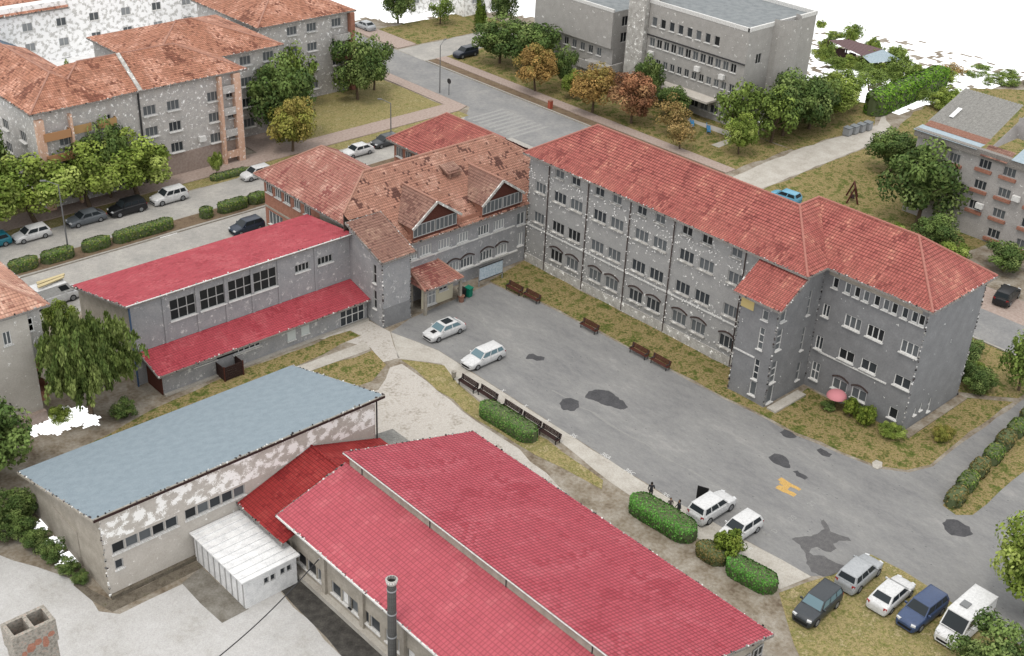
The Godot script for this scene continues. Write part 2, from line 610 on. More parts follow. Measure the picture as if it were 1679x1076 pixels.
	M.plaster_beige = textured(mottle(1024, 25, 0.009, [alb(176, 170, 162, W), alb(184, 179, 172, W), alb(192, 187, 180, W)], 0.16, pale, 0.004, alb(140, 134, 126, W), 0.5, 0.05, 0.6), 13.0)
	M.plaster_peeled = textured(mottle(1024, 61, 0.0065, [alb(176, 170, 162, W), alb(186, 181, 174, W), alb(194, 189, 182, W)], 0.52, pale, 0.01, alb(130, 124, 116, W), 0.5, 0.05, 0.1), 13.0)
	M.plaster_tan = textured(mottle(512, 26, 0.012, [alb(138, 132, 122, W), alb(152, 146, 136, W), alb(166, 160, 150, W)], 0.0, pale, 0.003, alb(110, 104, 96, W)), 8.0)
	M.plaster_flat = textured(mottle(1024, 27, 0.011, [alb(154, 153, 152, W), alb(170, 168, 166, W), alb(184, 181, 178, W), alb(176, 169, 166, W)], 0.33, Color(0.84, 0.84, 0.84), 0.03, alb(104, 102, 102, W), 0.55, 0.09, 0.95), 12.0)
	M.plaster_ghost = textured(mottle(1024, 28, 0.009, [alb(186, 185, 182, W), alb(200, 199, 196, W), alb(210, 208, 205, W)], 0.66, Color(0.86, 0.86, 0.86), 0.01, alb(90, 90, 92, W), 0.5, 0.08, 0.2), 14.0)
	M.plaster_office = textured(mottle(1024, 29, 0.009, [alb(148, 146, 143, W), alb(157, 155, 152, W), alb(166, 164, 161, W)], 0.2, pale, 0.006, alb(112, 110, 108, W), 0.45, 0.05, 1.0), 14.0)
	M.plaster_pink = textured(mottle(512, 30, 0.012, [alb(190, 154, 134, W), alb(202, 168, 148, W), alb(210, 180, 162, W)], 0.3, pale, 0.006, alb(140, 112, 98, W)), 8.0)
	M.plaster_right = textured(mottle(1024, 31, 0.010, [alb(156, 153, 151, W), alb(166, 163, 161, W), alb(174, 171, 169, W)], 0.20, pale, 0.04, alb(84, 82, 82, W), 0.5, 0.07, 1.0), 12.0)
	M.plinth = textured(mottle(512, 32, 0.012, [alb(140, 138, 134, W), alb(166, 164, 160, W), alb(190, 189, 186, W)], 0.3, pale, 0.006, alb(90, 88, 84, W)), 9.0)
	M.brick = textured(mottle(512, 33, 0.015, [alb(132, 92, 78, W), alb(152, 108, 92, W), alb(168, 128, 112, W)], 0.0, pale, 0.03, alb(96, 70, 60, W), 0.6, 0.12), 5.0)
	M.white = textured(mottle(256, 34, 0.03, [alb(196, 196, 194, W), alb(226, 226, 225, W)], 0.0, pale, 0.02, alb(110, 110, 110, W), 0.6, 0.08), 3.0)
	M.trim = textured(mottle(256, 35, 0.04, [alb(150, 150, 149, W), alb(206, 206, 204, W), alb(232, 232, 231, W)], 0.0, pale, 0.06, alb(60, 58, 56, W), 0.7, 0.1), 2.5)
	M.gutter = textured(mottle(256, 36, 0.06, [alb(46, 44, 42, W), alb(96, 92, 88, W), alb(158, 154, 150, W), alb(206, 204, 200, W)], 0.0, pale, 0.1, alb(20, 20, 20, W), 0.7, 0.15), 1.6)
	M.frame = mat(alb(214, 214, 212, W), 0.6)
	M.frame_grey = mat(alb(166, 166, 165, W), 0.6)
	M.glass = mat(alb(56, 60, 64, W), 0.25)
	M.glass_mid = mat(alb(92, 96, 99, W), 0.3)
	M.glass_pale = mat(alb(146, 149, 151, W), 0.35)
	M.glass_black = mat(alb(38, 40, 42, W), 0.3)
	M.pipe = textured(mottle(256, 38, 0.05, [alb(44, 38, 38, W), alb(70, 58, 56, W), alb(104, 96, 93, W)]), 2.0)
	M.dark = mat(alb(30, 30, 31, 1.2), 0.7)
	M.iron = mat(alb(58, 58, 60, 1.2), 0.6)
	M.steel = mat(alb(150, 153, 156, 1.3), 0.45)
	M.wood = textured(mottle(256, 39, 0.05, [alb(66, 38, 34, 1.4), alb(92, 56, 48, 1.4), alb(108, 74, 64, 1.4)]), 1.5)
	M.wood_dark = textured(mottle(256, 40, 0.05, [alb(38, 28, 27, 1.4), alb(60, 44, 42, 1.4), alb(88, 72, 68, 1.4)]), 1.5)
	# roofs
	var R := 1.75
	M.tile_school = tile_mat(tiles(512, 52, 42, 41, alb(178, 104, 97, R), alb(206, 138, 122, R), 0.07, alb(156, 88, 83, R), 0.12, 0.14, 0.52), 14.4)
	M.tile_hall = tile_mat(tiles(512, 48, 40, 42, alb(188, 88, 100, R), alb(197, 100, 111, R), 0.14, alb(178, 78, 90, R), 0.16, 0.07, 0.56), 14.4)
	M.tile_hall_low = tile_mat(tiles(512, 48, 40, 43, alb(196, 98, 109, R), alb(204, 109, 118, R), 0.18, alb(192, 96, 106, R), 0.15, 0.06, 0.78), 14.4)
	M.tile_gym = tile_mat(tiles(512, 60, 50, 44, alb(186, 82, 92, R), alb(196, 96, 104, R), 0.18, alb(174, 72, 82, R), 0.14, 0.09, 0.72), 14.4)
	M.tile_link = tile_mat(tiles(512, 60, 50, 45, alb(168, 60, 60, R), alb(178, 72, 70, R), 0.2, alb(150, 50, 52, R), 0.14, 0.09, 0.62), 14.4)
	M.tile_old = tile_mat(tiles(512, 60, 50, 46, alb(180, 133, 115, R), alb(202, 158, 140, R), 0.18, alb(112, 78, 70, R), 0.16, 0.15, 0.58), 14.4)
	M.tile_wing = tile_mat(tiles(512, 56, 46, 47, alb(180, 124, 112, R), alb(208, 160, 145, R), 0.2, alb(158, 98, 92, R), 0.12, 0.14, 0.55), 14.4)
	M.tile_brown = tile_mat(tiles(512, 56, 46, 48, alb(152, 116, 104, R), alb(172, 138, 122, R), 0.15, alb(128, 94, 85, R), 0.2, 0.12, 0.66), 14.4)
	M.tile_flats = tile_mat(tiles(512, 56, 46, 49, alb(184, 130, 107, R), alb(216, 164, 142, R), 0.16, alb(140, 92, 76, R), 0.16, 0.24, 0.66), 14.4)
	M.tile_house = tile_mat(tiles(512, 56, 46, 50, alb(200, 152, 132, R), alb(222, 180, 160, R), 0.2, alb(174, 126, 110, R), 0.14, 0.14, 0.72), 14.4)
	M.ridge_red = textured(mottle(256, 51, 0.05, [alb(176, 112, 102, R), alb(206, 150, 138, R)]), 2.0)
	M.ridge_orange = textured(mottle(256, 52, 0.05, [alb(176, 126, 108, R), alb(206, 166, 150, R)]), 2.0)
	M.felt = textured(mottle(1024, 53, 0.012, [alb(142, 157, 167, R), alb(152, 167, 177, R), alb(162, 176, 185, R)], 0.0, pale, 0.004, alb(96, 106, 114, R), 0.5, 0.06), 12.0)
	M.flat_roof = textured(mottle(1024, 54, 0.009, [alb(128, 134, 138), alb(148, 154, 157), alb(162, 166, 168)], 0.0, pale, 0.006, alb(100, 104, 106)), 14.0)
	M.sheet_white = textured(mottle(512, 55, 0.012, [alb(206, 208, 210, 1.35), alb(232, 233, 234, 1.35), alb(246, 247, 247, 1.35)], 0.0, pale, 0.006, alb(130, 132, 130, 1.35)), 6.0, 0.5)
	M.asbestos = textured(mottle(512, 56, 0.02, [alb(132, 131, 128, R), alb(158, 157, 153, R), alb(180, 179, 175, R)], 0.0, pale, 0.03, alb(96, 94, 90, R)), 6.0)
	M.sheet_blue = textured(mottle(256, 57, 0.03, [alb(164, 184, 196, R), alb(190, 206, 216, R)]), 4.0, 0.5)
	M.rust = textured(mottle(256, 58, 0.04, [alb(128, 92, 80, R), alb(158, 116, 100, R), alb(186, 152, 138, R)]), 3.0)
	M.mortar = textured(mottle(512, 59, 0.02, [alb(100, 96, 88, 1.4), alb(142, 137, 128, 1.4), alb(172, 168, 160, 1.4), alb(168, 122, 98, 1.4)], 0.0, pale, 0.03, alb(66, 60, 54, 1.4)), 3.0)

func make_ground() -> void:
	# the earth, broken off where the land in view ends, with the gaps it has under the densest trees
	var keep := PackedVector2Array(flat([[8, -30], [8, -140], [40, -152], [84, -150], [98, -156], [112, -162], [119, -182], [131, -178], [134, -172], [152, -170], [162, -152], [174, -126], [190, -126], [204, -118], [208, -100], [203, -88], [204, -40], [150, -12], [60, -8], [14, -24]]))
	var gaps := []
	for h in [[112, 684, 1.7], [88, 698, 1.2], [140, 690, 1.1], [62, 704, 0.9], [424, 226, 1.5], [418, 214, 1.2], [432, 86, 1.6], [446, 98, 1.4], [490, 122, 1.7], [505, 130, 1.3], [560, 155, 1.0], [270, 384, 1.1], [180, 372, 1.0], [125, 382, 0.9], [70, 858, 0.8], [88, 890, 0.9], [112, 912, 0.9], [1352, 205, 1.3], [1372, 218, 1.1], [1240, 196, 1.0], [1290, 205, 1.2], [640, 30, 2.2], [1400, 140, 2.0], [1385, 150, 2.2], [1455, 150, 2.0], [1500, 163, 1.6]]:
		var q := gp(h[0], h[1])
		gaps.append([Vector2(q.x, q.z), h[2]])
	var f := FastNoiseLite.new()
	f.seed = 4
	f.frequency = 0.35
	var mb := MB.new()
	var s := 0.8
	for i in int(200 / s):
		for j in int(180 / s):
			var c := Vector2(6 + i * s, -188 + j * s)
			var w := Vector2(f.get_noise_2d(c.x, c.y), f.get_noise_2d(c.x + 91, c.y)) * 3.0
			if not Geometry2D.is_point_in_polygon(c + w, keep):
				continue
			if c.x > 166 and c.y < -88 + (c.x - 190) * 0.1 and f.get_noise_2d(c.x * 0.7 + 31, c.y * 0.7) > -0.12 - (c.x - 166) * 0.004:
				continue
			var near := false
			for g in gaps:
				if g[0].distance_to(c) < g[1] + 1.8:
					near = true
			if not near:
				mb.quad(Vector3(c.x, 0, c.y + s), Vector3(c.x + s, 0, c.y + s), Vector3(c.x + s, 0, c.y), Vector3(c.x, 0, c.y))
				continue
			var e := s / 4.0
			for k in 16:
				var d := c + Vector2(k % 4, k / 4) * e
				var v := Vector2(f.get_noise_2d(d.x * 3.0, d.y * 3.0), f.get_noise_2d(d.x * 3.0 + 50, d.y * 3.0)) * 0.9
				var open := false
				for g in gaps:
					if g[0].distance_to(d + v) < g[1]:
						open = true
				if not open:
					mb.quad(Vector3(d.x, 0, d.y + e), Vector3(d.x + e, 0, d.y + e), Vector3(d.x + e, 0, d.y), Vector3(d.x, 0, d.y))
	structure("ground", mb, M.dirt)
	var y := 0.004
	# yard of the school
	yard = sheet("asphalt_yard", flat([[65.2, -85.1], [68.5, -86.1], [75, -86.4], [80.3, -86.8], [80.6, -83], [81.4, -80.2], [81.8, -70.3], [82, -55.6], [82.4, -50.9], [82.3, -48], [83.1, -43.4], [83.8, -40.1], [85.4, -38], [87.9, -37.1], [91.3, -37.3], [112, -37.3], [112, -15], [72.6, -12], [72.9, -23.7], [73.2, -26.4], [73.6, -31.3], [73.3, -33.9], [68.8, -34.6], [67.5, -35.5], [67.1, -40.5], [66.4, -49.2], [66.5, -59.9], [66.6, -70.1], [66.7, -79.3]]), y * 2, M.asphalt, 0.1)
	sheet("concrete_path", flat([[62.6, -80.6], [65.2, -85.1], [66.65, -79.3], [66.55, -70], [66.45, -60], [66.35, -49.2], [67.05, -40.5], [67.45, -35.5], [64.4, -36.2], [64.1, -46], [64.2, -53.7], [65.1, -61.7], [64.3, -66], [63.9, -70], [64.3, -74], [65.3, -77.2]]), y * 3, M.concrete, 0.08)
	sheet("yard_paving", flat([[57.7, -77.3], [61.0, -79.8], [62.3, -79.6], [62.2, -75.7], [61.4, -67.7], [61.5, -62], [60.4, -56], [58.6, -46], [57.6, -34], [56, -34], [56, -62.4], [50, -62.4], [50, -79]]), y * 2, M.yard, 0.2)
	sheet("forecourt_paving", flat([[58.8, -88.6], [64.9, -88.6], [65.2, -85.2], [62.8, -80.6], [61.0, -81.0], [61.8, -84.0], [60.6, -86.2]]), y * 3, M.yard, 0.15)
	sheet("grass", flat([[80.5, -87.3], [87.0, -88.6], [87.0, -56.8], [83.7, -56.8], [83.7, -52.5], [85, -51.8], [89.9, -51.8], [90.1, -41.6], [100, -41.7], [103.5, -37.7], [91.3, -37.6], [87.9, -37.4], [85.6, -38.3], [84.1, -40.3], [83.4, -43.5], [82.7, -48], [82.7, -50.9], [82.3, -55.6], [82.1, -70.3], [81.7, -80.2], [80.9, -83]]), y * 3, M.grass, 0.25)
	sheet("grass", flat([[62.7, -80.3], [65.3, -76.8], [64.2, -73.5], [63.7, -70], [63.9, -66], [64.4, -61.5], [63.9, -54.2], [62.9, -53.4], [62.0, -60.2], [61.6, -67.7], [62.3, -75.7]]), y * 4, M.grass_dry, 0.2)
	sheet("grass", flat([[50.5, -83.4], [55.3, -83.9], [61.6, -83.4], [61.0, -80.4], [58.2, -78.9], [50.5, -79.6]]), y * 4, M.grass, 0.25)
	sheet("grass", flat([[42.5, -87.6], [50.6, -88.2], [62.2, -87.9], [62.4, -86.4], [55.0, -85.6], [50.0, -85.2], [47, -82], [36, -81], [33, -86]]), y * 4, M.grass, 0.25)
	sheet("concrete_path", flat([[50.0, -85.0], [54.8, -85.4], [62.0, -85.2], [61.6, -83.7], [55.2, -84.0], [50.2, -83.6]]), y * 5, M.concrete, 0.05)
	sheet("grass", flat([[73.3, -34.0], [73.6, -31.3], [73.2, -26.4], [72.9, -23.7], [72.4, -12], [60, -12], [58.4, -29], [60.4, -32.0], [64.0, -36], [66.4, -35.4], [68.8, -34.6]]), y * 3, M.grass_dry, 0.25)
	sheet("grass", flat([[83.5, -33.6], [90, -34.9], [100.2, -35.6], [112, -36], [112, -32.2], [93.8, -31.5], [84.3, -31.3], [83.2, -32.2]]), y * 4, M.grass, 0.2)
	# paved yard by the store, darker slab, channel along the hall
	sheet("yard_slab", flat([[35.6, -60.0], [35.2, -51.8], [34.8, -40], [8, -40], [8, -72], [21.5, -77.4], [25.0, -70.2], [24.6, -66.5], [25.6, -65.3], [32.6, -65.3], [32.6, -60.0]]), y * 2, M.slab, 0.15)
	sheet("drain_slab", pix([[298, 957], [364, 1022], [408, 999], [330, 930]]), y * 3, M.slab_dark, 0.1)
	sheet("channel_floor", flat([[35.7, -60.3], [37.8, -60.3], [37.8, -40], [35.0, -40], [35.2, -51.8]]), y * 3, M.gutter_floor, 0.12)
	sheet("soil", pix([[128, 950], [150, 968], [182, 984], [330, 918], [334, 930], [262, 966], [184, 1004], [150, 985], [120, 960]]), y * 4, M.dirt_dark, 0.2)
	# boulevard with its planted median, the cross street, pavements
	sheet("road", rect(6, -128.2, 115.5, -122.0), y * 2, M.lane, 0.0)
	sheet("road", rect(6, -118.5, 112.0, -108.0), y * 2, M.lane, 0.0)
	sheet("parking_bay", rect(74, -128.4, 92.5, -113.0), y * 3, M.lane, 0.1)
	sheet("street", flat([[115.5, -180], [124.0, -180], [124.0, -15], [112.0, -15], [112.0, -118], [104, -118], [104, -122], [112, -128], [115.5, -131]]), y * 3, M.street, 0.0)
	raised("median_kerb", rect(6, -121.9, 104, -118.6), 0.11, M.kerb)
	sheet("median_soil", rect(6, -121.6, 103.8, -118.9), 0.116, M.soil, 0.1)
	raised("pavement", rect(6, -134.0, 113, -130.6), 0.10, M.pavers)
	sheet("verge", rect(6, -130.6, 113, -128.3), y * 4, M.grass_dry, 0.15)
	sheet("verge", rect(40, -139.5, 79, -134.0), y * 3, M.grass_dry, 0.15)
	raised("pavement", flat([[113.0, -134.0], [113.0, -175], [115.3, -175], [115.3, -131.5], [113.0, -130.6]]), 0.10, M.pavers)
	sheet("lawn", flat([[88, -134.2], [112.8, -134.0], [112.8, -152], [104, -149], [96, -147], [88, -140]]), y * 4, M.grass_dry, 0.2)
	raised("pavement", rect(80.5, -147, 85.5, -134.0), 0.10, M.pavers)
	raised("street_kerb", rect(124.1, -152, 124.4, -91), 0.12, M.kerb)
	sheet("verge", rect(124.4, -152, 126.3, -91), y * 3, M.soil, 0.1)
	raised("pavement", rect(126.3, -152, 128.4, -91), 0.10, M.pavers)
	sheet("lawn", rect(128.4, -152, 141, -91), y * 4, M.grass, 0.3)
	sheet("side_street", rect(124.1, -159.5, 152, -152.2), y * 2, M.lane, 0.15)
	raised("pavement", rect(124.6, -175, 128.6, -160), 0.10, M.pavers)
	sheet("lawn", rect(128.8, -171, 150, -160), y * 4, M.grass, 0.4)
	sheet("lane_path", flat([[124.1, -89.8], [144.3, -90.3], [160, -89], [166, -92], [160, -86.6], [150.9, -85.1], [124.1, -84.8]]), y * 3, M.concrete, 0.2)
	sheet("lawn", flat([[124.3, -84.5], [151, -84.7], [161, -86.2], [170, -89], [188, -89.6], [196, -83], [196, -60], [160, -56], [126, -58], [124.3, -60]]), y * 4, M.grass, 0.3)
	sheet("garden_path", flat([[138, -110], [138.8, -110], [139.6, -98], [133, -97.6], [133, -99], [137.6, -99]]), y * 5, M.concrete, 0.1)
	sheet("lawn", flat([[141, -97], [141, -90.5], [160, -89.5], [168, -94], [165, -100], [158, -102]]), y * 4, M.grass, 0.3)
	sheet("pavement_strip", rect(118.6, -60, 124.0, -44.5), y * 4, M.pavers, 0.1)
	sheet("lawn", flat([[100.6, -88], [111.8, -88], [111.8, -52], [100.6, -52]]), y * 4, M.grass, 0.2)
	sheet("lawn", flat([[104.5, -37.7], [111.8, -38], [111.8, -48], [102, -48], [101, -42]]), y * 4, M.grass, 0.2)
	raised("street_kerb", rect(111.8, -108, 112.05, -37.5), 0.12, M.kerb)
	# paler seams worn into the asphalt
	for q in [[[752, 500], [872, 598]], [[905, 640], [1180, 800]], [[1190, 830], [1265, 880]]]:
		var pa := gp(q[0][0], q[0][1])
		var pb := gp(q[1][0], q[1][1])
		var prev := pa
		for i in range(1, 13):
			var p := pa.lerp(pb, i / 12.0) + Vector3(rng.randfn() * 0.12, 0, rng.randfn() * 0.1)
			var b := MB.new()
			var sd := (p - prev).normalized().cross(Vector3.UP) * rng.randf_range(0.04, 0.16)
			var h := Vector3(0, 0.0115, 0)
			b.quad(prev - sd + h, p - sd + h, p + sd + h, prev + sd + h)
			obj("seam", b, M.seam, yard)
			prev = p
	# bars of the crossing
	var cross := thing("zebra_crossing", "worn white zebra bars painted across the grey street mouth", "crossing")
	for i in 9:
		var b := MB.new()
		var z := -127.3 + i * 1.15
		b.box(Vector3(115.5, y * 4, z), Vector3(7.0, 0.003, 0.5))
		obj("stripe", b, M.paint_worn, cross)

func hip_roof_faces(x0: float, x1: float, z0: float, z1: float, y: float, rise: float) -> Array:
	# ridge along the longer side
	var out := []
	if z1 - z0 > x1 - x0:
		var d := (x1 - x0) * 0.5
		var a := Vector3(x0 + d, y + rise, z0 + d)
		var b := Vector3(x0 + d, y + rise, z1 - d)
		out.append([Vector3(x0, y, z0), Vector3(x0, y, z1), b, a])
		out.append([Vector3(x0, y, z1), Vector3(x1, y, z1), b])
		out.append([Vector3(x1, y, z1), Vector3(x1, y, z0), a, b])
		out.append([Vector3(x1, y, z0), Vector3(x0, y, z0), a])
	else:
		var d := (z1 - z0) * 0.5
		var a := Vector3(x0 + d, y + rise, z0 + d)
		var b := Vector3(x1 - d, y + rise, z0 + d)
		out.append([Vector3(x0, y, z1), Vector3(x1, y, z1), b, a])
		out.append([Vector3(x1, y, z1), Vector3(x1, y, z0), b])
		out.append([Vector3(x1, y, z0), Vector3(x0, y, z0), a, b])
		out.append([Vector3(x0, y, z0), Vector3(x0, y, z1), a])
	return out

# a flat arch of trim over a window head
func hood(parent: Node3D, o: Vector3, n: Vector3, w: float, rise: float, m: Material) -> void:
	var u := Vector3.UP.cross(n)
	var mb := MB.new()
	var k := 8
	for i in k:
		var s0 := float(i) / k
		var s1 := float(i + 1) / k
		var a := o + u * (w * s0) + Vector3.UP * (rise * sin(PI * s0))
		var b := o + u * (w * s1) + Vector3.UP * (rise * sin(PI * s1))
		var t := Vector3.UP * 0.16
		var q := n * 0.09
		mb.quad(a + q, b + q, b + q + t, a + q + t)
		mb.quad(a + t + q, b + t + q, b + t, a + t)
		mb.quad(a, b, b + q, a + q)
	obj("hood_mould", mb, m, parent)

func ledge(parent: Node3D, called: String, a: Vector3, b: Vector3, n: Vector3, h: float, out: float, m: Material) -> void:
	var mb := MB.new()
	var d := b - a
	var u := d.normalized()
	mb.box((a + b) * 0.5 + n * (out * 0.5 - 0.02) + Vector3.UP * h * 0.5, Vector3(d.length(), h, out + 0.04), Basis(u, Vector3.UP, u.cross(Vector3.UP)))
	obj(called, mb, m, parent)

func make_school() -> void:
	var t := thing("school_building", "long grey four storey school wing with red tiled hipped roof and stair tower", "school", Vector3(87.1, 0, -65))
	var O := -t.position
	var west := Vector3(-1, 0, 0)
	var south := Vector3(0, 0, 1)
	# --- long wing, front at x = 87.1
	var wins := []
	var bays := [[-85.5, -79.6], [-79.6, -73.7], [-73.7, -67.85], [-67.85, -59.1]]
	var z0 := -88.6
	var arches := []
	for b in bays:
		var c: float = (b[0] + b[1]) * 0.5
		var offs := [-2.15, 0.3]
		if b[1] - b[0] > 7:
			offs = [-3.5, -1.0, 2.6]
		for o in offs:
			var u: float = c + o - z0
			wins.append([u, 1.75, 1.85, 1.35, 3, 1])
			arches.append(u)
			wins.append([u, 5.2, 1.85, 1.3, 3, 1])
			wins.append([u, 8.75, 1.85, 1.25, 3, 1])
			wins.append([u, 11.55, 1.3, 0.95, 2, 1])
	wins.append([1.0, 5.3, 1.6, 1.25, 3, 1])
	wins.append([1.0, 8.9, 1.6, 1.2, 3, 1])
	facade(t, O + Vector3(87.1, 0, z0), west, -56.7 - z0, 12.75, wins, M.plaster, M.frame_grey, M.plinth, [M.glass, M.glass_mid, M.glass, M.glass_mid, M.glass_black], 0.2)
	for u in arches:
		hood(t, O + Vector3(87.1, 3.1, z0 + u - 0.12), west, 2.1, 0.34, M.pipe)
	ledge(t, "string_course", O + Vector3(87.1, 4.55, z0), O + Vector3(87.1, 4.55, -56.75), west, 0.16, 0.1, M.trim)
	ledge(t, "plinth", O + Vector3(87.1, 0, z0), O + Vector3(87.1, 0, -56.75), west, 1.05, 0.12, M.plinth)
	for z in [-85.5, -79.63, -73.68, -67.85, -59.1]:
		var p := MB.new()
		p.tube(O + Vector3(86.98, 0.1, z), O + Vector3(86.98, 12.6, z), 0.06, 0.06, 7)
		obj("downpipe", p, M.pipe, t)
	for y0 in [1.6, 4.75, 5.05, 8.6, 10.4, 11.3]:
		crumble(t, "render_flakes", O + Vector3(87.08, y0, z0), O + Vector3(87.08, y0, -56.9), 0.07, 0.06, 0.2, 0.24, true)
	for z in [-88.3, -85.3, -79.4, -73.5, -67.6, -58.9]:
		crumble(t, "render_flakes", O + Vector3(87.08, 1.2, z), O + Vector3(87.08, 12.4, z), 0.07, 0.06, 0.18, 0.22, true)
	# other faces of the long wing
	wall(t, "wall", O + Vector3(97.4, 0, z0), Vector3(0, 0, -1), 10.3, 12.75, [], M.plaster)
	wall(t, "wall", O + Vector3(97.4, 0, -52.5), Vector3(1, 0, 0), -52.5 - z0, 12.75, [], M.plaster)
	# --- stair tower, x 83.8 .. 87.1, z -56.7 .. -52.5
	var tw := [[2.35, 1.0 - 0.4, 0.75, 1.5, 1, 1], [2.45, 2.35, 0.6, 2.2, 1, 3], [2.45, 5.6, 0.6, 2.3, 1, 3], [2.45, 8.7, 0.7, 1.0, 1, 1]]
	facade(t, O + Vector3(83.8, 0, -56.7), west, 4.2, 10.35, tw, M.plaster_grey, M.trim, M.trim, [M.glass, M.glass_mid])
	var ts := [[0.35, 0.15, 0.9, 1.9, 1, 1], [0.35, 2.4, 0.8, 2.3, 1, 3], [0.35, 5.9, 0.8, 2.2, 1, 3], [0.4, 8.9, 0.8, 1.2, 1, 1]]
	facade(t, O + Vector3(83.8, 0, -52.5), south, 3.3, 10.35, ts, M.plaster_grey, M.trim, M.trim, [M.glass_mid])
	var fill := MB.new()   # the side wall climbs with the roof to the long wing's eaves
	fill.poly([O + Vector3(83.8, 10.35, -52.5), O + Vector3(87.1, 10.35, -52.5), O + Vector3(87.1, 12.5, -52.5), O + Vector3(83.8, 10.5, -52.5)])
	fill.poly([O + Vector3(87.1, 10.35, -56.7), O + Vector3(83.8, 10.35, -56.7), O + Vector3(83.8, 10.5, -56.7), O + Vector3(87.1, 12.5, -56.7)])
	obj("wall_gusset", fill, M.plaster_grey, t)
	facade(t, O + Vector3(87.1, 0, -52.5), south, 3.1, 12.75, [[1.2, 4.4, 0.5, 2.5, 1, 3], [1.2, 8.2, 0.5, 2.6, 1, 3], [1.4, 1.0, 0.6, 2.0, 1, 2]], M.plaster_grey, M.frame_grey, M.trim, [M.glass_mid])
	wall(t, "wall", O + Vector3(87.1, 0, -56.7), Vector3(0, 0, -1), 3.3, 10.35, [], M.plaster_grey)
	var tan := MB.new()
	tan.box(O + Vector3(83.78, 9.55, -55.95), Vector3(0.03, 0.95, 1.45))
	obj("bare_plaster_patch", tan, mat(alb(188, 170, 118, 1.12)), t)
	ledge(t, "string_course", O + Vector3(83.8, 4.5, -56.7), O + Vector3(83.8, 4.5, -54.3), west, 0.14, 0.08, M.trim)
	var step := MB.new()
	step.box(O + Vector3(86.2, 0.09, -51.6), Vector3(4.8, 0.18, 1.0))
	obj("entrance_step", step, M.concrete, t)
	# --- end wing, front at x = 90.2, z -52.5 .. -41.8
	var ew := []
	for u in [2.9, 5.3, 8.8]:
		ew.append([u, 7.85, 1.75, 1.25, 3, 1])
		ew.append([u + 0.1, 4.45, 1.65, 1.1, 2, 1])
	for u in [2.95, 5.05]:
		ew.append([u, 1.15, 1.6, 1.15, 2, 1])
	ew.append([9.1, 1.0, 0.9, 1.15, 1, 1])
	ew.append([0.5, 7.85, 0.75, 1.3, 2, 1])
	ew.append([0.4, 4.3, 0.8, 1.4, 2, 1])
	ew.append([0.5, 1.0, 0.9, 1.9, 2, 2])
	for u in [1.0, 2.3, 3.3, 4.25, 5.35, 6.3, 7.15, 8.2, 9.15, 9.85]:
		ew.append([u, 11.05, 0.62, 1.05, 1, 1])
	facade(t, O + Vector3(90.2, 0, -52.5), west, 10.7, 12.75, ew, M.plaster_grey, M.frame, M.trim, [M.glass, M.glass_black, M.glass_mid], 0.18)
	for u in [2.85, 4.95]:
		hood(t, O + Vector3(90.2, 2.3, -52.5 + u), west, 1.8, 0.3, M.pipe)
	ledge(t, "string_course", O + Vector3(90.2, 4.08, -51.6), O + Vector3(90.2, 4.08, -44.2), west, 0.14, 0.1, M.trim)
	var attic := MB.new()
	for i in 1:
		attic.box(O + Vector3(90.19, 12.45, -47.2), Vector3(0.03, 0.6, 9.6))
	obj("eaves_band", attic, M.plaster_tan, t)
	facade(t, O + Vector3(90.2, 0, -41.8), south, 10.0, 12.75, [[1.6, 1.2, 0.45, 0.75, 1, 1], [2.6, 1.3, 0.45, 0.8, 1, 1], [4.2, 0.5, 0.5, 1.5, 1, 2]], M.plaster_grey, M.frame, M.trim, [M.glass_mid])
	wall(t, "wall", O + Vector3(100.2, 0, -41.8), Vector3(1, 0, 0), 10.7, 12.75, [], M.plaster_grey)
	wall(t, "wall", O + Vector3(100.2, 0, -52.5), Vector3(0, 0, -1), 2.8, 12.75, [], M.plaster_grey)
	for q in [[90.2, -41.8, 12.7], [83.8, -52.5, 10.4], [83.8, -56.7, 10.0], [100.2, -41.8, 12.7], [87.1, -88.6, 12.7], [90.2, -52.5, 12.6]]:
		crumble(t, "corner_flakes", O + Vector3(q[0], 0.1, q[1]), O + Vector3(q[0], q[2], q[1]), 0.1, 0.16, 0.035, 0.7)
	# walk round the end wing
	var apron := MB.new()
	apron.box(O + Vector3(95.2, 0.05, -41.3), Vector3(10.4, 0.1, 0.9))
	obj("apron", apron, M.dirt, t)
	# --- roofs: eaves at 13.05, ridges at 16.6 (long wing x 92.0, end wing x 95.1)
	var y := 13.05
	var ry := 16.6
	var A := O + Vector3(86.45, y, -89.1)      # corner by the old block
	var B := O + Vector3(86.45, y, -51.9)
	var C := O + Vector3(89.55, y, -51.9)
	var D := O + Vector3(89.55, y, -41.2)
	var E := O + Vector3(100.65, y, -41.2)
	var F := O + Vector3(100.65, y, -53.0)
	var G := O + Vector3(97.55, y, -53.0)
	var H := O + Vector3(97.55, y, -89.1)
	var r1 := O + Vector3(92.0, ry, -83.6)
	var r2 := O + Vector3(92.0, ry, -57.45)
	var r3 := O + Vector3(95.1, ry, -57.45)
	var r4 := O + Vector3(95.1, ry, -46.75)
	var faces := [[A, B, r2, r1], [B, C, r3, r2], [C, D, r4, r3], [D, E, r4], [E, F, r3, r4], [F, G, r2 + Vector3(0.5, 0, 0), r3], [G, H, r1, r2], [H, A, r1]]
	var up := Vector3(0, 0.03, 0)
	var ro := roof(t, faces, M.tile_school, [[B + up, r2 + up], [D + up, r4 + up], [r1 + up, r2 + up], [r2 + up, r3 + up], [r3 + up, r4 + up], [E + up, r4 + up], [A + up, r1 + up], [H + up, r1 + up]], M.ridge_red, [[A, B], [B, C], [C, D], [D, E], [H, A], [G, H], [E, F]], M.gutter)
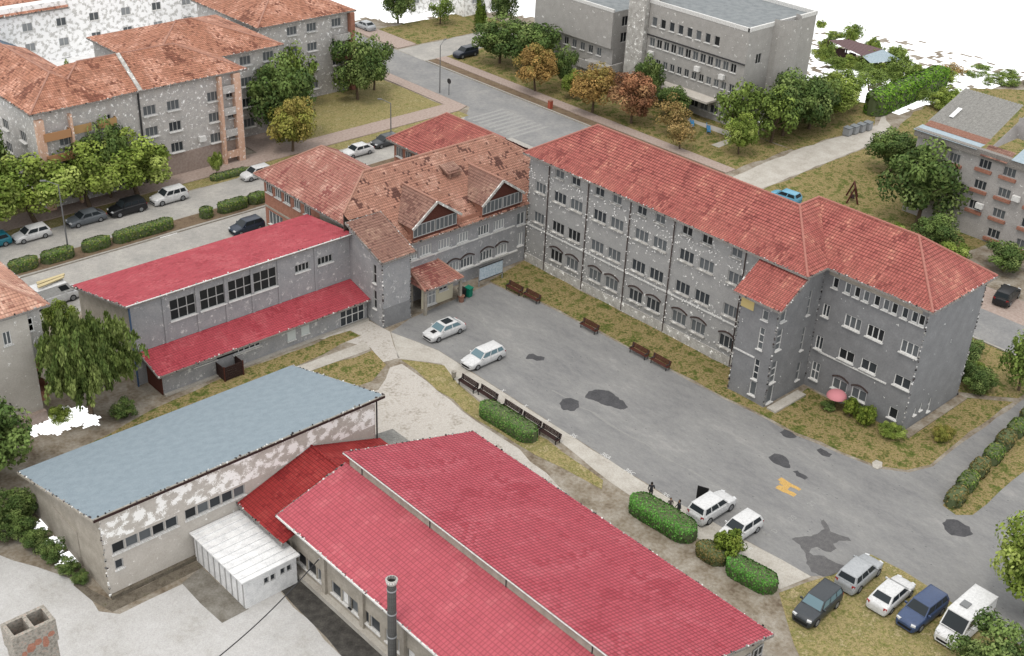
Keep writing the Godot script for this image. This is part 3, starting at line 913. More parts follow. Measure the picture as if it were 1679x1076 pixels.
	soffit(ro, [A - up * 6, B - up * 6, O + Vector3(97.4, y - 0.18, -51.9), O + Vector3(97.4, y - 0.18, -89.1)], M.plaster_tan)
	soffit(ro, [C - up * 7, D - up * 7, E - up * 7, F - up * 7], M.plaster_tan)
	# tower roof: one slope out from under the long wing's eaves
	var a := O + Vector3(83.2, 10.55, -57.3)
	var b := O + Vector3(83.2, 10.55, -51.95)
	var c := O + Vector3(86.9, 12.85, -51.95)
	var d := O + Vector3(86.9, 12.85, -57.3)
	var tr := roof(t, [[a, b, c, d]], M.tile_school, [], M.ridge_red, [[a, b], [b, c], [d, a]], M.gutter)
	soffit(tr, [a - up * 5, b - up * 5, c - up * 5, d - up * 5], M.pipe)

func make_old_block() -> void:
	var t := thing("old_school_block", "old grey block with weathered brown tile roof, two dormers and tall corner tower", "school", Vector3(78, 0, -95))
	var O := -t.position
	var south := Vector3(0, 0, 1)
	var west := Vector3(-1, 0, 0)
	# main front, z = -88.8
	var wins := []
	for u in [1.0, 2.9, 5.4, 8.0, 11.0, 13.2]:
		wins.append([u, 4.95, 1.6, 1.15, 4, 1])
	wins.append([16.7, 4.6, 1.2, 1.5, 2, 1])
	wins.append([16.9, 2.0, 0.8, 1.6, 2, 1])
	for u in [6.6, 8.6, 11.4, 13.6]:
		wins.append([u, 1.75, 1.8, 1.15, 4, 1])
	facade(t, O + Vector3(69.0, 0, -88.8), south, 18.1, 7.2, wins, M.plaster_gym, M.frame, M.trim, [M.glass_mid, M.glass_pale], 0.2)
	for u in [6.5, 8.5, 11.3, 13.5]:
		hood(t, O + Vector3(69.0 + u, 2.9, -88.8), south, 2.0, 0.36, M.pipe)
	ledge(t, "string_course", O + Vector3(69.0, 4.72, -88.8), O + Vector3(85.3, 4.72, -88.8), south, 0.13, 0.12, M.white)
	ledge(t, "string_course", O + Vector3(74.0, 1.5, -88.8), O + Vector3(85.9, 1.5, -88.8), south, 0.16, 0.14, M.white)
	ledge(t, "brick_band", O + Vector3(70.3, 7.2, -88.8), O + Vector3(86.3, 7.2, -88.8), south, 0.7, 0.05, M.brick)
	wall(t, "wall", O + Vector3(97.0, 0, -103.5), Vector3(0, 0, -1), 24.0, 7.0, [], M.plaster_gym)
	# wing along the boulevard end: x 68.3, z -112 .. -96
	var lw := []
	for u in [0.4, 2.2, 4.0, 6.0, 8.0]:
		lw.append([u, 5.2, 1.3, 1.25, 3, 1])
	for u in [0.6, 4.8]:
		lw.append([u, 1.3, 2.9, 1.7, 4, 1])
	var rows := [[M.brick, 0.0]]
	facade(t, O + Vector3(68.3, 0, -112.6), west, 11.0, 6.95, lw, M.brick, M.frame, M.trim, [M.glass, M.glass_mid])
	wall(t, "wall", O + Vector3(68.3, 0, -101.6), west, 6.0, 7.2, [], M.plaster_tan)
	wall(t, "wall", O + Vector3(79.2, 0, -112.6), Vector3(0, 0, -1), 10.9, 6.95, [], M.brick)
	wall(t, "wall", O + Vector3(79.2, 0, -100.0), Vector3(1, 0, 0), 12.6, 6.95, [], M.brick)
	ledge(t, "corner_band", O + Vector3(68.3, 0, -112.6), O + Vector3(68.3, 0, -101.6), west, 0.9, 0.06, M.plaster_tan)
	ledge(t, "floor_band", O + Vector3(68.3, 3.3, -112.6), O + Vector3(68.3, 3.3, -101.6), west, 0.25, 0.05, M.plaster_tan)
	var up := Vector3(0, 0.03, 0)
	var a := O + Vector3(67.6, 7.1, -113.6)
	var b := O + Vector3(67.6, 7.1, -93.6)
	var c := O + Vector3(73.2, 10.9, -94.5)
	var d := O + Vector3(73.2, 10.9, -108.0)
	var e := O + Vector3(79.4, 7.1, -113.6)
	var f := O + Vector3(79.4, 7.1, -97.0)
	var wr := roof(t, [[a, b, c, d], [e, a, d], [f, e, d, c]], M.tile_wing, [[a + up, d + up], [d + up, c + up], [e + up, d + up]], M.ridge_orange, [[a, b], [e, a], [f, e]], M.gutter)
	soffit(wr, [a - up * 5, b - up * 5, f - up * 5, e - up * 5], M.brick)
	# twin wing farther along: x 88 .. 98.5, z -114 .. -103
	var rwn := []
	for u in [0.4, 2.2, 4.0, 5.8, 7.6]:
		rwn.append([u, 4.6, 1.3, 1.3, 3, 1])
		rwn.append([u, 1.4, 1.3, 1.3, 3, 1])
	facade(t, O + Vector3(87.8, 0, -113.6), west, 11.0, 6.5, rwn, M.brick, M.frame, M.trim, [M.glass, M.glass_mid])
	wall(t, "wall", O + Vector3(98.4, 0, -113.6), Vector3(0, 0, -1), 10.6, 6.5, [], M.brick)
	wall(t, "wall", O + Vector3(98.4, 0, -100.0), Vector3(1, 0, 0), 13.6, 6.5, [], M.brick)
	a = O + Vector3(87.1, 6.65, -114.3); b = O + Vector3(87.1, 6.65, -99.0)
	c = O + Vector3(93.0, 10.05, -99.0); d = O + Vector3(93.0, 10.05, -109.7)
	e = O + Vector3(99.0, 6.65, -114.3); f = O + Vector3(99.0, 6.65, -99.0)
	roof(t, [[a, b, c, d], [e, a, d], [f, e, d, c]], M.tile_school, [[a + up, d + up], [d + up, c + up], [e + up, d + up]], M.ridge_red, [[a, b], [e, a], [f, e]], M.gutter)
	# main roof of the block
	var h0 := O + Vector3(65.2, 10.27, -92.8)
	var h1 := O + Vector3(70.2, 12.55, -96.1)
	var h2 := O + Vector3(88.4, 12.5, -96.1)
	var e0 := O + Vector3(69.1, 7.1, -88.3)
	var e1 := O + Vector3(86.5, 7.1, -88.3)
	var mid := O + Vector3(69.37, 9.72, -92.04)
	var ma := O + Vector3(65.36, 9.8, -92.16)
	var e4 := O + Vector3(96.5, 7.1, -88.3)
	var e5 := O + Vector3(96.5, 7.1, -104.0)
	var mr := roof(t, [[h0, mid, h1], [h0, ma, mid], [mid, e0, e4, h2, h1], [h1, h2, e5, O + Vector3(76.5, 7.1, -104.0)], [e4, e5, h2]], M.tile_old, [[h0 + up, h1 + up], [h1 + up, h2 + up], [h2 + up, e4 + up]], M.ridge_orange, [[e0, e1]], M.gutter)
	soffit(mr, [e0 - up * 5, e1 - up * 5, O + Vector3(86.5, 7.0, -90), O + Vector3(69.1, 7.0, -90)], M.brick)
	var hipwall := MB.new()   # upright wall under the hip, above the lower wing's tiles
	hipwall.poly([h1, h0, Vector3(h0.x, 6.9, h0.z), Vector3(h1.x, 6.9, h1.z)])
	obj("hip_wall", hipwall, M.plaster_tan, t)
	# small dark roof hatch
	var hatch := MB.new()
	hatch.box(O + Vector3(80.0, 11.35, -93.6), Vector3(2.0, 0.14, 1.7), Basis(Vector3.RIGHT, 0.35))
	hatch.box(O + Vector3(80.0, 10.95, -93.5), Vector3(1.6, 0.8, 1.2))
	obj("roof_hatch", hatch, M.tile_brown, mr)
	# dormers
	for dm in [[70.45, 73.7, 77.0], [79.9, 82.85, 86.1]]:
		var zf := -88.15
		var n := Node3D.new()
		n.name = "dormer"
		t.add_child(n, true)
		var yl := 8.75
		var yr := 11.05
		var L := O + Vector3(dm[0], yl, zf)
		var T := O + Vector3(dm[1], yr, zf)
		var Rr := O + Vector3(dm[2], yl, zf)
		# back points lie on the main slope: y = 7.1 + 0.7 * (-88.3 - z)
		var back := func(q: Vector3, w: float) -> Vector3:
			var zz: float = -88.3 - (w - 7.1) / 0.7
			return Vector3(q.x, w, zz + O.z)
		var Lb: Vector3 = back.call(L, yl)
		var Tb: Vector3 = back.call(T, yr)
		var Rb: Vector3 = back.call(Rr, yl)
		roof(n, [[L, T, Tb, Lb], [T, Rr, Rb, Tb]], M.tile_brown, [[T + up, Tb + up]], M.ridge_orange, [], M.gutter)
		for e_ in [[L, T], [T, Rr]]:
			var vb := MB.new()
			var dd: Vector3 = e_[1] - e_[0]
			var zz := dd.normalized()
			var xx := Vector3(0, 0, 1)
			vb.box((e_[0] + e_[1]) * 0.5 - Vector3(0, 0.08, 0), Vector3(0.14, 0.26, dd.length()), Basis(xx, zz.cross(xx), zz))
			obj("barge_board", vb, M.plinth, n)
		var zw := -88.5
		var gab := MB.new()
		gab.poly([O + Vector3(dm[0] + 0.5, 8.95, zw), O + Vector3(dm[2] - 0.5, 8.95, zw), O + Vector3(dm[1], yr - 0.1, zw)])
		gab.quad(O + Vector3(dm[0] + 0.3, 7.2, zw), O + Vector3(dm[2] - 0.3, 7.2, zw), O + Vector3(dm[2] - 0.3, 7.55, zw), O + Vector3(dm[0] + 0.3, 7.55, zw))
		obj("gable", gab, M.wood, n)
		for i in 2:
			window(n, O + Vector3(dm[0] + 0.35 + i * 2.95, 7.55, zw), south, 2.85, 1.35, 5, 1, M.glass_mid, M.frame_grey, null, 0.1, 0.05)
		var ck := MB.new()
		for xx_ in [dm[0] + 0.33, dm[2] - 0.33]:
			ck.quad(O + Vector3(xx_, 7.2, zw), O + Vector3(xx_, 9.0, zw), O + Vector3(xx_, 9.0, -91.2), O + Vector3(xx_, 7.2, -89.0))
		obj("cheek", ck, M.brick, n)
	# corner tower, x 65.1 .. 68.6, z -92 .. -86.2
	var tw := [[1.9 + 2.0, 1.7, 0.55, 2.1, 1, 2], [1.9 + 2.0, 4.6, 0.55, 2.1, 1, 2]]
	facade(t, O + Vector3(65.1, 0, -91.7), west, 5.5, 7.45, tw, M.plaster_gym, M.frame_grey, M.trim, [M.glass_black])
	wall(t, "wall", O + Vector3(65.1, 0, -86.2), south, 3.5, 7.45, [], M.plaster_gym)
	wall(t, "wall", O + Vector3(68.6, 0, -86.2), Vector3(1, 0, 0), 2.6, 7.45, [], M.plaster_gym)
	var tf := MB.new()
	tf.poly([O + Vector3(65.1, 7.45, -91.7), O + Vector3(65.1, 7.45, -86.2), O + Vector3(65.1, 7.5, -86.2), O + Vector3(65.1, 9.75, -91.7)])
	tf.poly([O + Vector3(68.6, 7.45, -86.2), O + Vector3(68.6, 7.45, -91.7), O + Vector3(68.6, 9.75, -91.7), O + Vector3(68.6, 7.5, -86.2)])
	obj("wall_gusset", tf, M.plaster_gym, t)
	ledge(t, "plinth", O + Vector3(65.1, 0, -86.2), O + Vector3(68.6, 0, -86.2), south, 2.2, 0.04, M.plaster_grey)
	a = O + Vector3(64.75, 7.6, -85.85); b = O + Vector3(69.1, 7.6, -85.85)
	c = O + Vector3(69.1, 9.85, -91.8); d = O + Vector3(64.75, 9.85, -91.8)
	var tr := roof(t, [[a, b, c, d]], M.tile_brown, [], M.ridge_orange, [[a, b], [b, c], [d, a], [c, d]], M.gutter)
	soffit(tr, [a - up * 6, b - up * 6, c - up * 6, d - up * 6], M.wood)
	for q in [[65.1, -86.2, 7.4], [68.6, -86.2, 7.4]]:
		crumble(t, "corner_flakes", O + Vector3(q[0], 0.1, q[1]), O + Vector3(q[0], q[2], q[1]), 0.1, 0.16, 0.035, 0.7)
	# entrance porch under its own little roof
	a = O + Vector3(69.9, 2.95, -85.4); b = O + Vector3(75.1, 2.95, -85.4)
	c = O + Vector3(74.3, 4.0, -88.8); d = O + Vector3(70.4, 4.0, -88.8)
	var pr := roof(t, [[a, b, c, d], [d, O + Vector3(69.9, 2.95, -88.8), a], [b, O + Vector3(75.1, 2.95, -88.8), c]], M.tile_wing, [[a + up, d + up], [b + up, c + up]], M.ridge_orange, [[a, b]], M.gutter, 0.3)
	for q in [[70.15, -85.7], [70.15, -88.0], [74.9, -85.7]]:
		var post := MB.new()
		post.box(O + Vector3(q[0], 1.45, q[1]), Vector3(0.28, 2.9, 0.28))
		obj("porch_post", post, M.plaster_tan, t)
	facade(t, O + Vector3(70.6, 0, -86.9), south, 4.3, 2.95, [[0.5, 0.15, 1.5, 2.1, 3, 2], [2.4, 1.3, 1.2, 0.9, 2, 1]], mat(alb(196, 190, 168, 1.12)), M.white, M.trim, [M.glass, M.glass_pale])

func make_gym() -> void:
	var t := thing("sports_hall", "grey sports hall with crimson metal roof, big gridded windows and red lean-to", "sports hall", Vector3(53, 0, -95))
	var O := -t.position
	var south := Vector3(0, 0, 1)
	var west := Vector3(-1, 0, 0)
	var x0 := 41.0
	var wins := []
	for u in [3.9, 7.0, 10.0, 12.75]:
		wins.append([u, 5.45, 2.65, 2.15, 3, 2])
	wins.append([17.5, 6.1, 1.7, 0.85, 4, 1])
	wins.append([20.2, 6.1, 1.8, 0.85, 4, 1])
	facade(t, O + Vector3(x0, 0, -91.7), south, 24.1, 8.5, wins, M.plaster_gym, M.frame_grey, M.white, [M.glass_black], 0.16)
	for u in [3.4, 6.78, 9.82, 12.7, 15.7, 20.0]:
		var pl := MB.new()
		pl.box(O + Vector3(x0 + u - 0.1, 4.25, -91.66), Vector3(0.28, 8.4, 0.1))
		obj("pilaster", pl, M.plaster_gym, t)
	var side := MB.new()
	side.poly([O + Vector3(x0, 0, -102.4), O + Vector3(x0, 0, -91.7), O + Vector3(x0, 8.5, -91.7), O + Vector3(x0, 5.9, -102.4)])
	obj("wall", side, M.plaster_tan, t)
	wall(t, "wall", O + Vector3(66.5, 0, -102.4), Vector3(0, 0, -1), 25.5, 5.9, [], M.plaster_tan)
	var dp := MB.new()
	dp.tube(O + Vector3(x0 - 0.05, 0, -91.6), O + Vector3(x0 - 0.05, 8.3, -91.6), 0.09, 0.09, 7)
	obj("downpipe", dp, mat(alb(70, 92, 120, 1.12)), t)
	var a := O + Vector3(40.5, 8.7, -91.2)
	var b := O + Vector3(65.3, 8.7, -91.2)
	var c := O + Vector3(67.5, 6.0, -102.8)
	var d := O + Vector3(40.5, 6.0, -102.8)
	var up := Vector3(0, 0.03, 0)
	var ro := roof(t, [[a, b, c, d]], M.tile_gym, [], M.ridge_red, [[a, b], [d, a]], M.gutter, 0.36, 0.02)
	soffit(ro, [a - up * 6, b - up * 6, c - up * 6, d - up * 6], M.plaster_tan)
	# white verge flashing along the front edge
	ledge(ro, "flashing", a + Vector3(0, -0.02, 0.06), b + Vector3(0, -0.02, 0.06), south, 0.07, 0.06, M.trim)
	# lean-to
	var lw := [[19.7, 0.1, 3.0, 2.05, 4, 2], [3.2, 1.75, 2.4, 0.5, 4, 1], [7.4, 1.5, 3.0, 0.55, 5, 1], [13.4, 0.8, 0.9, 1.2, 1, 1], [15.0, 0.9, 0.9, 1.2, 1, 1]]
	facade(t, O + Vector3(42.0, 0, -88.8), south, 23.0, 2.55, lw, M.plaster_gym, M.white, M.trim, [M.glass_black, M.glass])
	for u in [13.4, 15.0]:
		var board := MB.new()
		board.box(O + Vector3(42.0 + u + 0.45, 1.45, -88.77), Vector3(0.95, 1.25, 0.04))
		obj("notice_panel", board, mat(alb(186, 192, 192, 1.12)), t)
	wall(t, "wall", O + Vector3(42.0, 0, -91.7), west, 2.9, 2.6, [], M.plaster_beige)
	ledge(t, "footing", O + Vector3(42.0, 0, -88.8), O + Vector3(65.0, 0, -88.8), south, 0.18, 0.35, M.concrete)
	a = O + Vector3(41.4, 2.5, -88.2); b = O + Vector3(65.05, 2.5, -88.2)
	c = O + Vector3(65.05, 3.45, -91.66); d = O + Vector3(41.4, 3.45, -91.66)
	var lr := roof(t, [[a, b, c, d]], M.tile_gym, [], M.ridge_red, [[a, b], [d, a]], M.gutter, 0.36, 0.02)
	soffit(lr, [a - up * 6, b - up * 6, c - up * 6, d - up * 6], M.plaster_tan)
	# brown boarded end under the lean-to eaves
	var brd := MB.new()
	brd.box(O + Vector3(41.95, 1.0, -90.2), Vector3(0.1, 1.9, 2.7))
	obj("boarded_end", brd, M.wood, t)

func make_store_hall() -> void:
	var t := thing("storage_hall", "beige storage hall with blue grey felt roof sloping away and peeling white plaster", "hall", Vector3(38, 0, -73))
	var O := -t.position
	var south := Vector3(0, 0, 1)
	var wins := []
	for i in 5:
		wins.append([0.6 + i * 1.05, 3.7, 1.0, 0.95, 1, 1])
		wins.append([6.4 + i * 1.03, 3.8, 0.98, 0.95, 1, 1])
	wins.append([0.65, 2.25, 0.65, 0.85, 1, 1])
	facade(t, O + Vector3(25.9, 0, -67.2), south, 23.9, 4.9, wins, M.plaster_beige, M.frame_grey, M.trim, [M.glass_mid, M.glass, M.glass_black], 0.12)
	wall(t, "upper_wall", O + Vector3(25.9, 4.9, -67.2), south, 23.9, 2.6, [], M.plaster_peeled)
	for s in [[25.9, true], [49.8, false]]:
		var q := MB.new()
		var x: float = s[0]
		q.poly([O + Vector3(x, 0, -80.0), O + Vector3(x, 0, -67.2), O + Vector3(x, 7.5, -67.2), O + Vector3(x, 3.95, -80.0)] if s[1] else [O + Vector3(x, 0, -67.2), O + Vector3(x, 0, -80.0), O + Vector3(x, 3.95, -80.0), O + Vector3(x, 7.5, -67.2)])
		obj("wall", q, M.plaster_tan if s[1] else M.plaster_beige, t)
	var pan := MB.new()
	pan.box(O + Vector3(25.88, 1.7, -73.6), Vector3(0.05, 3.2, 3.9))
	obj("gate_panel", pan, M.plaster_tan, t)
	wall(t, "wall", O + Vector3(49.8, 0, -80.0), Vector3(0, 0, -1), 23.9, 3.95, [], M.plaster_tan)
	var a := O + Vector3(25.3, 7.8, -66.7)
	var b := O + Vector3(50.4, 7.8, -66.7)
	var c := O + Vector3(50.4, 4.1, -80.3)
	var d := O + Vector3(25.3, 4.1, -80.3)
	var up := Vector3(0, 0.03, 0)
	var ro := roof(t, [[a, b, c, d]], M.felt, [], M.felt, [[a, b], [d, a], [b, c]], M.plaster_tan, 1.0, 0.008)
	soffit(ro, [a - up * 7, b - up * 7, c - up * 7, d - up * 7], M.plaster_tan)
	ledge(ro, "edge_trim", a + Vector3(0, -0.25, 0.05), b + Vector3(0, -0.25, 0.05), south, 0.2, 0.06, M.wood_dark)
	var dp := MB.new()
	dp.tube(O + Vector3(49.9, 0, -67.1), O + Vector3(49.9, 7.4, -67.1), 0.07, 0.07, 6)
	obj("downpipe", dp, M.iron, t)
	crumble(t, "corner_flakes", O + Vector3(25.9, 0.1, -67.2), O + Vector3(25.9, 7.4, -67.2), 0.09, 0.16, 0.03, 0.6)
	ledge(t, "footing", O + Vector3(25.9, 0, -67.2), O + Vector3(33, 0, -67.2), south, 0.35, 0.3, M.dirt_dark)

func make_red_hall() -> void:
	var t := thing("red_roofed_hall", "wide workshop hall with split red metal tile roof and window strip", "hall", Vector3(47, 0, -47))
	var O := -t.position
	var south := Vector3(0, 0, 1)
	var west := Vector3(-1, 0, 0)
	var zf := -62.5
	var zn := -31.5
	var up := Vector3(0, 0.03, 0)
	var wins := []
	for i in 22:
		wins.append([1.0 + i * 1.28 + (0.5 if i % 5 > 2 else 0.0), 0.95, 1.12, 1.15, 1, 1])
		wins.append([0.6 + i * 1.3, 3.75, 1.2, 0.5, 1, 1])
	facade(t, O + Vector3(37.85, 0, -62.0), west, 30.2, 4.6, wins, M.plaster_tan, M.frame_grey, M.trim, [M.glass_mid, M.glass_black, M.glass, M.white], 0.1)
	for z in [-62.0, -57.6, -53.0, -48.4, -43.8, -39.2, -34.6]:
		var p := MB.new()
		p.box(O + Vector3(37.78, 2.25, z + 0.2), Vector3(0.3, 4.5, 0.45))
		obj("pier", p, M.plaster_tan, t)
	ledge(t, "footing", O + Vector3(37.85, 0, -62.0), O + Vector3(37.85, 0, -31.8), west, 0.45, 0.5, M.concrete)
	# clerestory wall between the two roofs, ends
	wall(t, "clerestory_wall", O + Vector3(43.5, 5.5, -62.0), west, 30.2, 1.75, [], M.plaster_tan)
	for z in [-62.0, -54, -46, -38]:
		var p := MB.new()
		p.box(O + Vector3(43.46, 7.0, z + 1.6), Vector3(0.05, 0.75, 0.06))
		obj("joint_strip", p, M.iron, t)
	for s in [-62.0, -31.8]:
		var q := MB.new()
		var pts := [O + Vector3(37.85, 0, s), O + Vector3(55.9, 0, s), O + Vector3(55.9, 3.8, s), O + Vector3(43.5, 7.4, s), O + Vector3(43.5, 6.6, s), O + Vector3(37.85, 4.7, s)]
		var tp := PackedVector2Array()
		for e in pts:
			tp.append(Vector2(e.x, e.y))
		var idx := Geometry2D.triangulate_polygon(tp)
		for i in range(0, idx.size(), 3):
			q.tri(pts[idx[i]], pts[idx[i + 1]], pts[idx[i + 2]])
		obj("wall", q, M.plaster_tan, t)
	facade(t, O + Vector3(55.9, 0, -31.8), Vector3(1, 0, 0), 30.2, 3.8, [[0.6, 1.2, 2.2, 1.6, 3, 1]], M.plaster_tan, M.frame, M.trim, [M.glass_black])
	for x in [54.6, 53.2]:
		window(t, O + Vector3(x, 1.6, -31.7), south, 1.1, 1.7, 2, 2, M.glass_black, M.frame_grey, M.trim, 0.1, 0.04)
	var a := O + Vector3(56.4, 3.85, zf)
	var b := O + Vector3(56.4, 3.85, zn)
	var c := O + Vector3(43.3, 7.65, zn)
	var d := O + Vector3(43.3, 7.65, zf)
	var r1 := roof(t, [[b, a, d, c]], M.tile_hall, [], M.ridge_red, [[a, b], [b, c], [a, d]], M.gutter, 0.36, 0.03)
	soffit(r1, [a - up * 6, b - up * 6, c - up * 6, d - up * 6], M.plaster_tan)
	ledge(r1, "flashing", d + Vector3(-0.02, -0.1, 0), c + Vector3(-0.02, -0.1, 0), west, 0.05, 0.05, M.trim)
	a = O + Vector3(37.2, 4.78, zf); b = O + Vector3(37.2, 4.78, zn)
	c = O + Vector3(43.48, 6.62, zn); d = O + Vector3(43.48, 6.62, zf)
	var r2 := roof(t, [[a, b, c, d]], M.tile_hall_low, [], M.ridge_red, [[a, b], [a, d], [b, c]], M.gutter, 0.36, 0.015)
	soffit(r2, [a - up * 6, b - up * 6, c - up * 6, d - up * 6], M.plaster_tan)
	ledge(r2, "flashing", a + Vector3(-0.05, -0.12, 0), b + Vector3(-0.05, -0.12, 0), west, 0.14, 0.06, M.trim)
	# link building between this hall and the store
	var l := thing("link_building", "low link under a scarlet gabled metal roof between the two halls", "building", Vector3(43, 0, -64.8))
	O = -l.position
	var e0 := O + Vector3(36.6, 3.35, -67.15)
	var e1 := O + Vector3(36.6, 3.35, -60.9)
	var k0 := O + Vector3(43.5, 5.6, -67.15)
	var k1 := O + Vector3(43.5, 5.6, -62.45)
	var f0 := O + Vector3(50.2, 3.4, -67.15)
	var f1 := O + Vector3(50.2, 3.4, -62.45)
	roof(l, [[e0, e1, O + Vector3(38.5, 3.97, -60.9), O + Vector3(38.5, 3.97, -62.45), k1, k0], [k0, k1, f1, f0]], M.tile_link, [[k0 + up, k1 + up]], M.tile_link, [[e0, e1]], M.gutter, 0.3, 0.02)
	wall(l, "wall", O + Vector3(37.4, 0, -67.1), west, 5.0, 3.35, [], M.plaster_tan)
	facade(l, O + Vector3(49.8, 0, -62.6), Vector3(1, 0, 0), 4.5, 3.35, [[1.0, 1.0, 1.4, 1.2, 2, 1]], M.plaster_tan, M.frame, M.trim, [M.glass_mid])
	# small corrugated canopy behind it
	var ca := thing("corrugated_canopy", "grey corrugated sheet canopy beside the store hall corner", "canopy", Vector3(51.3, 0, -67))
	O = -ca.position
	var cv := MB.new()
	for i in 26:
		var z := -68.6 + i * 0.14
		cv.quad(O + Vector3(50.3, 2.6 + (i % 2) * 0.05, z), O + Vector3(52.8, 2.3 + (i % 2) * 0.05, z), O + Vector3(52.8, 2.3 + ((i + 1) % 2) * 0.05, z - 0.14), O + Vector3(50.3, 2.6 + ((i + 1) % 2) * 0.05, z - 0.14))
	obj("corrugated_sheet", cv, M.asbestos, ca)
	for z in [-68.5, -65.2]:
		var p := MB.new()
		p.tube(O + Vector3(52.7, 0, z), O + Vector3(52.7, 2.3, z), 0.05, 0.05, 6)
		obj("post", p, M.iron, ca)
	# white metal cabin with ribbed roof
	var sh := thing("white_cabin", "white metal cabin with ribbed white roof standing against the store hall", "cabin", Vector3(34.9, 0, -63.4))
	O = -sh.position
	facade(sh, O + Vector3(32.7, 0, -60.0), south, 4.4, 2.5, [[1.6, 1.35, 0.45, 0.6, 1, 1], [2.15, 1.35, 0.45, 0.6, 1, 1], [3.0, 1.45, 0.45, 0.6, 1, 1], [3.55, 1.45, 0.45, 0.6, 1, 1]], M.sheet_white, M.frame_grey, null, [M.glass])
	wall(sh, "wall", O + Vector3(32.7, 0, -67.0), west, 7.0, 2.5, [], M.sheet_white)
	wall(sh, "wall", O + Vector3(37.1, 0, -60.0), Vector3(1, 0, 0), 7.0, 2.5, [], M.sheet_white)
	for i in 9:
		var rib := MB.new()
		rib.box(O + Vector3(32.66, 1.25, -66.6 + i * 0.8), Vector3(0.05, 2.4, 0.08))
		obj("wall_rib", rib, M.frame_grey, sh)
	var rf := MB.new()
	rf.box(O + Vector3(34.9, 2.58, -63.5), Vector3(4.9, 0.12, 7.3))
	var rr := obj("roof", rf, M.sheet_white, sh)
	for i in 10:
		var rib := MB.new()
		rib.box(O + Vector3(34.9, 2.68, -66.8 + i * 0.72), Vector3(4.8, 0.09, 0.12))
		obj("roof_rib", rib, M.sheet_white, rr)

# a block of flats: four walls with rows of windows, hipped tile roof
func flats(t: Node3D, x0: float, x1: float, z0: float, z1: float, h: float, rise: float, south_u: Array, west_u: Array, wm: Material, roof_m: Material, storey := 2.95, first := 1.2, ww := 1.7, wh := 1.25) -> MeshInstance3D:
	var O := -t.position
	var ns := int((h - first - 0.6 + storey - wh) / storey)
	var sw := []
	for k in ns:
		for u in south_u:
			sw.append([u, first + k * storey, ww, wh, 3, 1])
	facade(t, O + Vector3(x0, 0, z1), Vector3(0, 0, 1), x1 - x0, h, sw, wm, M.frame_grey, M.trim, [M.glass, M.glass_mid, M.glass_mid], 0.35)
	var wwn := []
	for k in ns:
		for u in west_u:
			wwn.append([u, first + k * storey, ww, wh, 3, 1])
	facade(t, O + Vector3(x0, 0, z0), Vector3(-1, 0, 0), z1 - z0, h, wwn, wm, M.frame_grey, M.trim, [M.glass, M.glass_mid], 0.35)
	wall(t, "wall", O + Vector3(x1, 0, z1), Vector3(1, 0, 0), z1 - z0, h, [], wm)
	wall(t, "wall", O + Vector3(x1, 0, z0), Vector3(0, 0, -1), x1 - x0, h, [], wm)
	var o := 0.6
	var fs := hip_roof_faces(x0 - o, x1 + o, z0 - o, z1 + o, h + 0.1, rise)
	var local := []
	for f in fs:
		var g := []
		for p in f:
			g.append(p + O)
		local.append(g)
	var up := Vector3(0, 0.03, 0)
	var f0: Array = local[0]
	var ro := roof(t, local, roof_m, [[f0[0] + up, f0[3] + up], [f0[1] + up, f0[2] + up], [f0[2] + up, f0[3] + up]], M.ridge_orange, [[f0[0], f0[1]], [local[1][0], local[1][1]], [local[3][0], local[3][1]]], M.gutter, 0.4)
	soffit(ro, [O + Vector3(x0 - o, h, z0 - o), O + Vector3(x0 - o, h, z1 + o), O + Vector3(x1 + o, h, z1 + o), O + Vector3(x1 + o, h, z0 - o)], M.plaster_tan)
	return ro

func balcony(t: Node3D, at: Vector3, n: Vector3, w: float, d: float, m: Material) -> void:
	var u := Vector3.UP.cross(n)
	var mb := MB.new()
	var b := Basis(u, Vector3.UP, n)
	mb.box(at + n * d * 0.5 + Vector3.UP * 0.06, Vector3(w, 0.12, d), b)
	mb.box(at + n * (d - 0.04) + Vector3.UP * 0.55, Vector3(w, 0.86, 0.08), b)
	mb.box(at + n * d * 0.5 + u * (w * 0.5 - 0.04) + Vector3.UP * 0.55, Vector3(0.08, 0.86, d - 0.16), b)
	mb.box(at + n * d * 0.5 - u * (w * 0.5 - 0.04) + Vector3.UP * 0.55, Vector3(0.08, 0.86, d - 0.16), b)
	obj("balcony", mb, m, t)

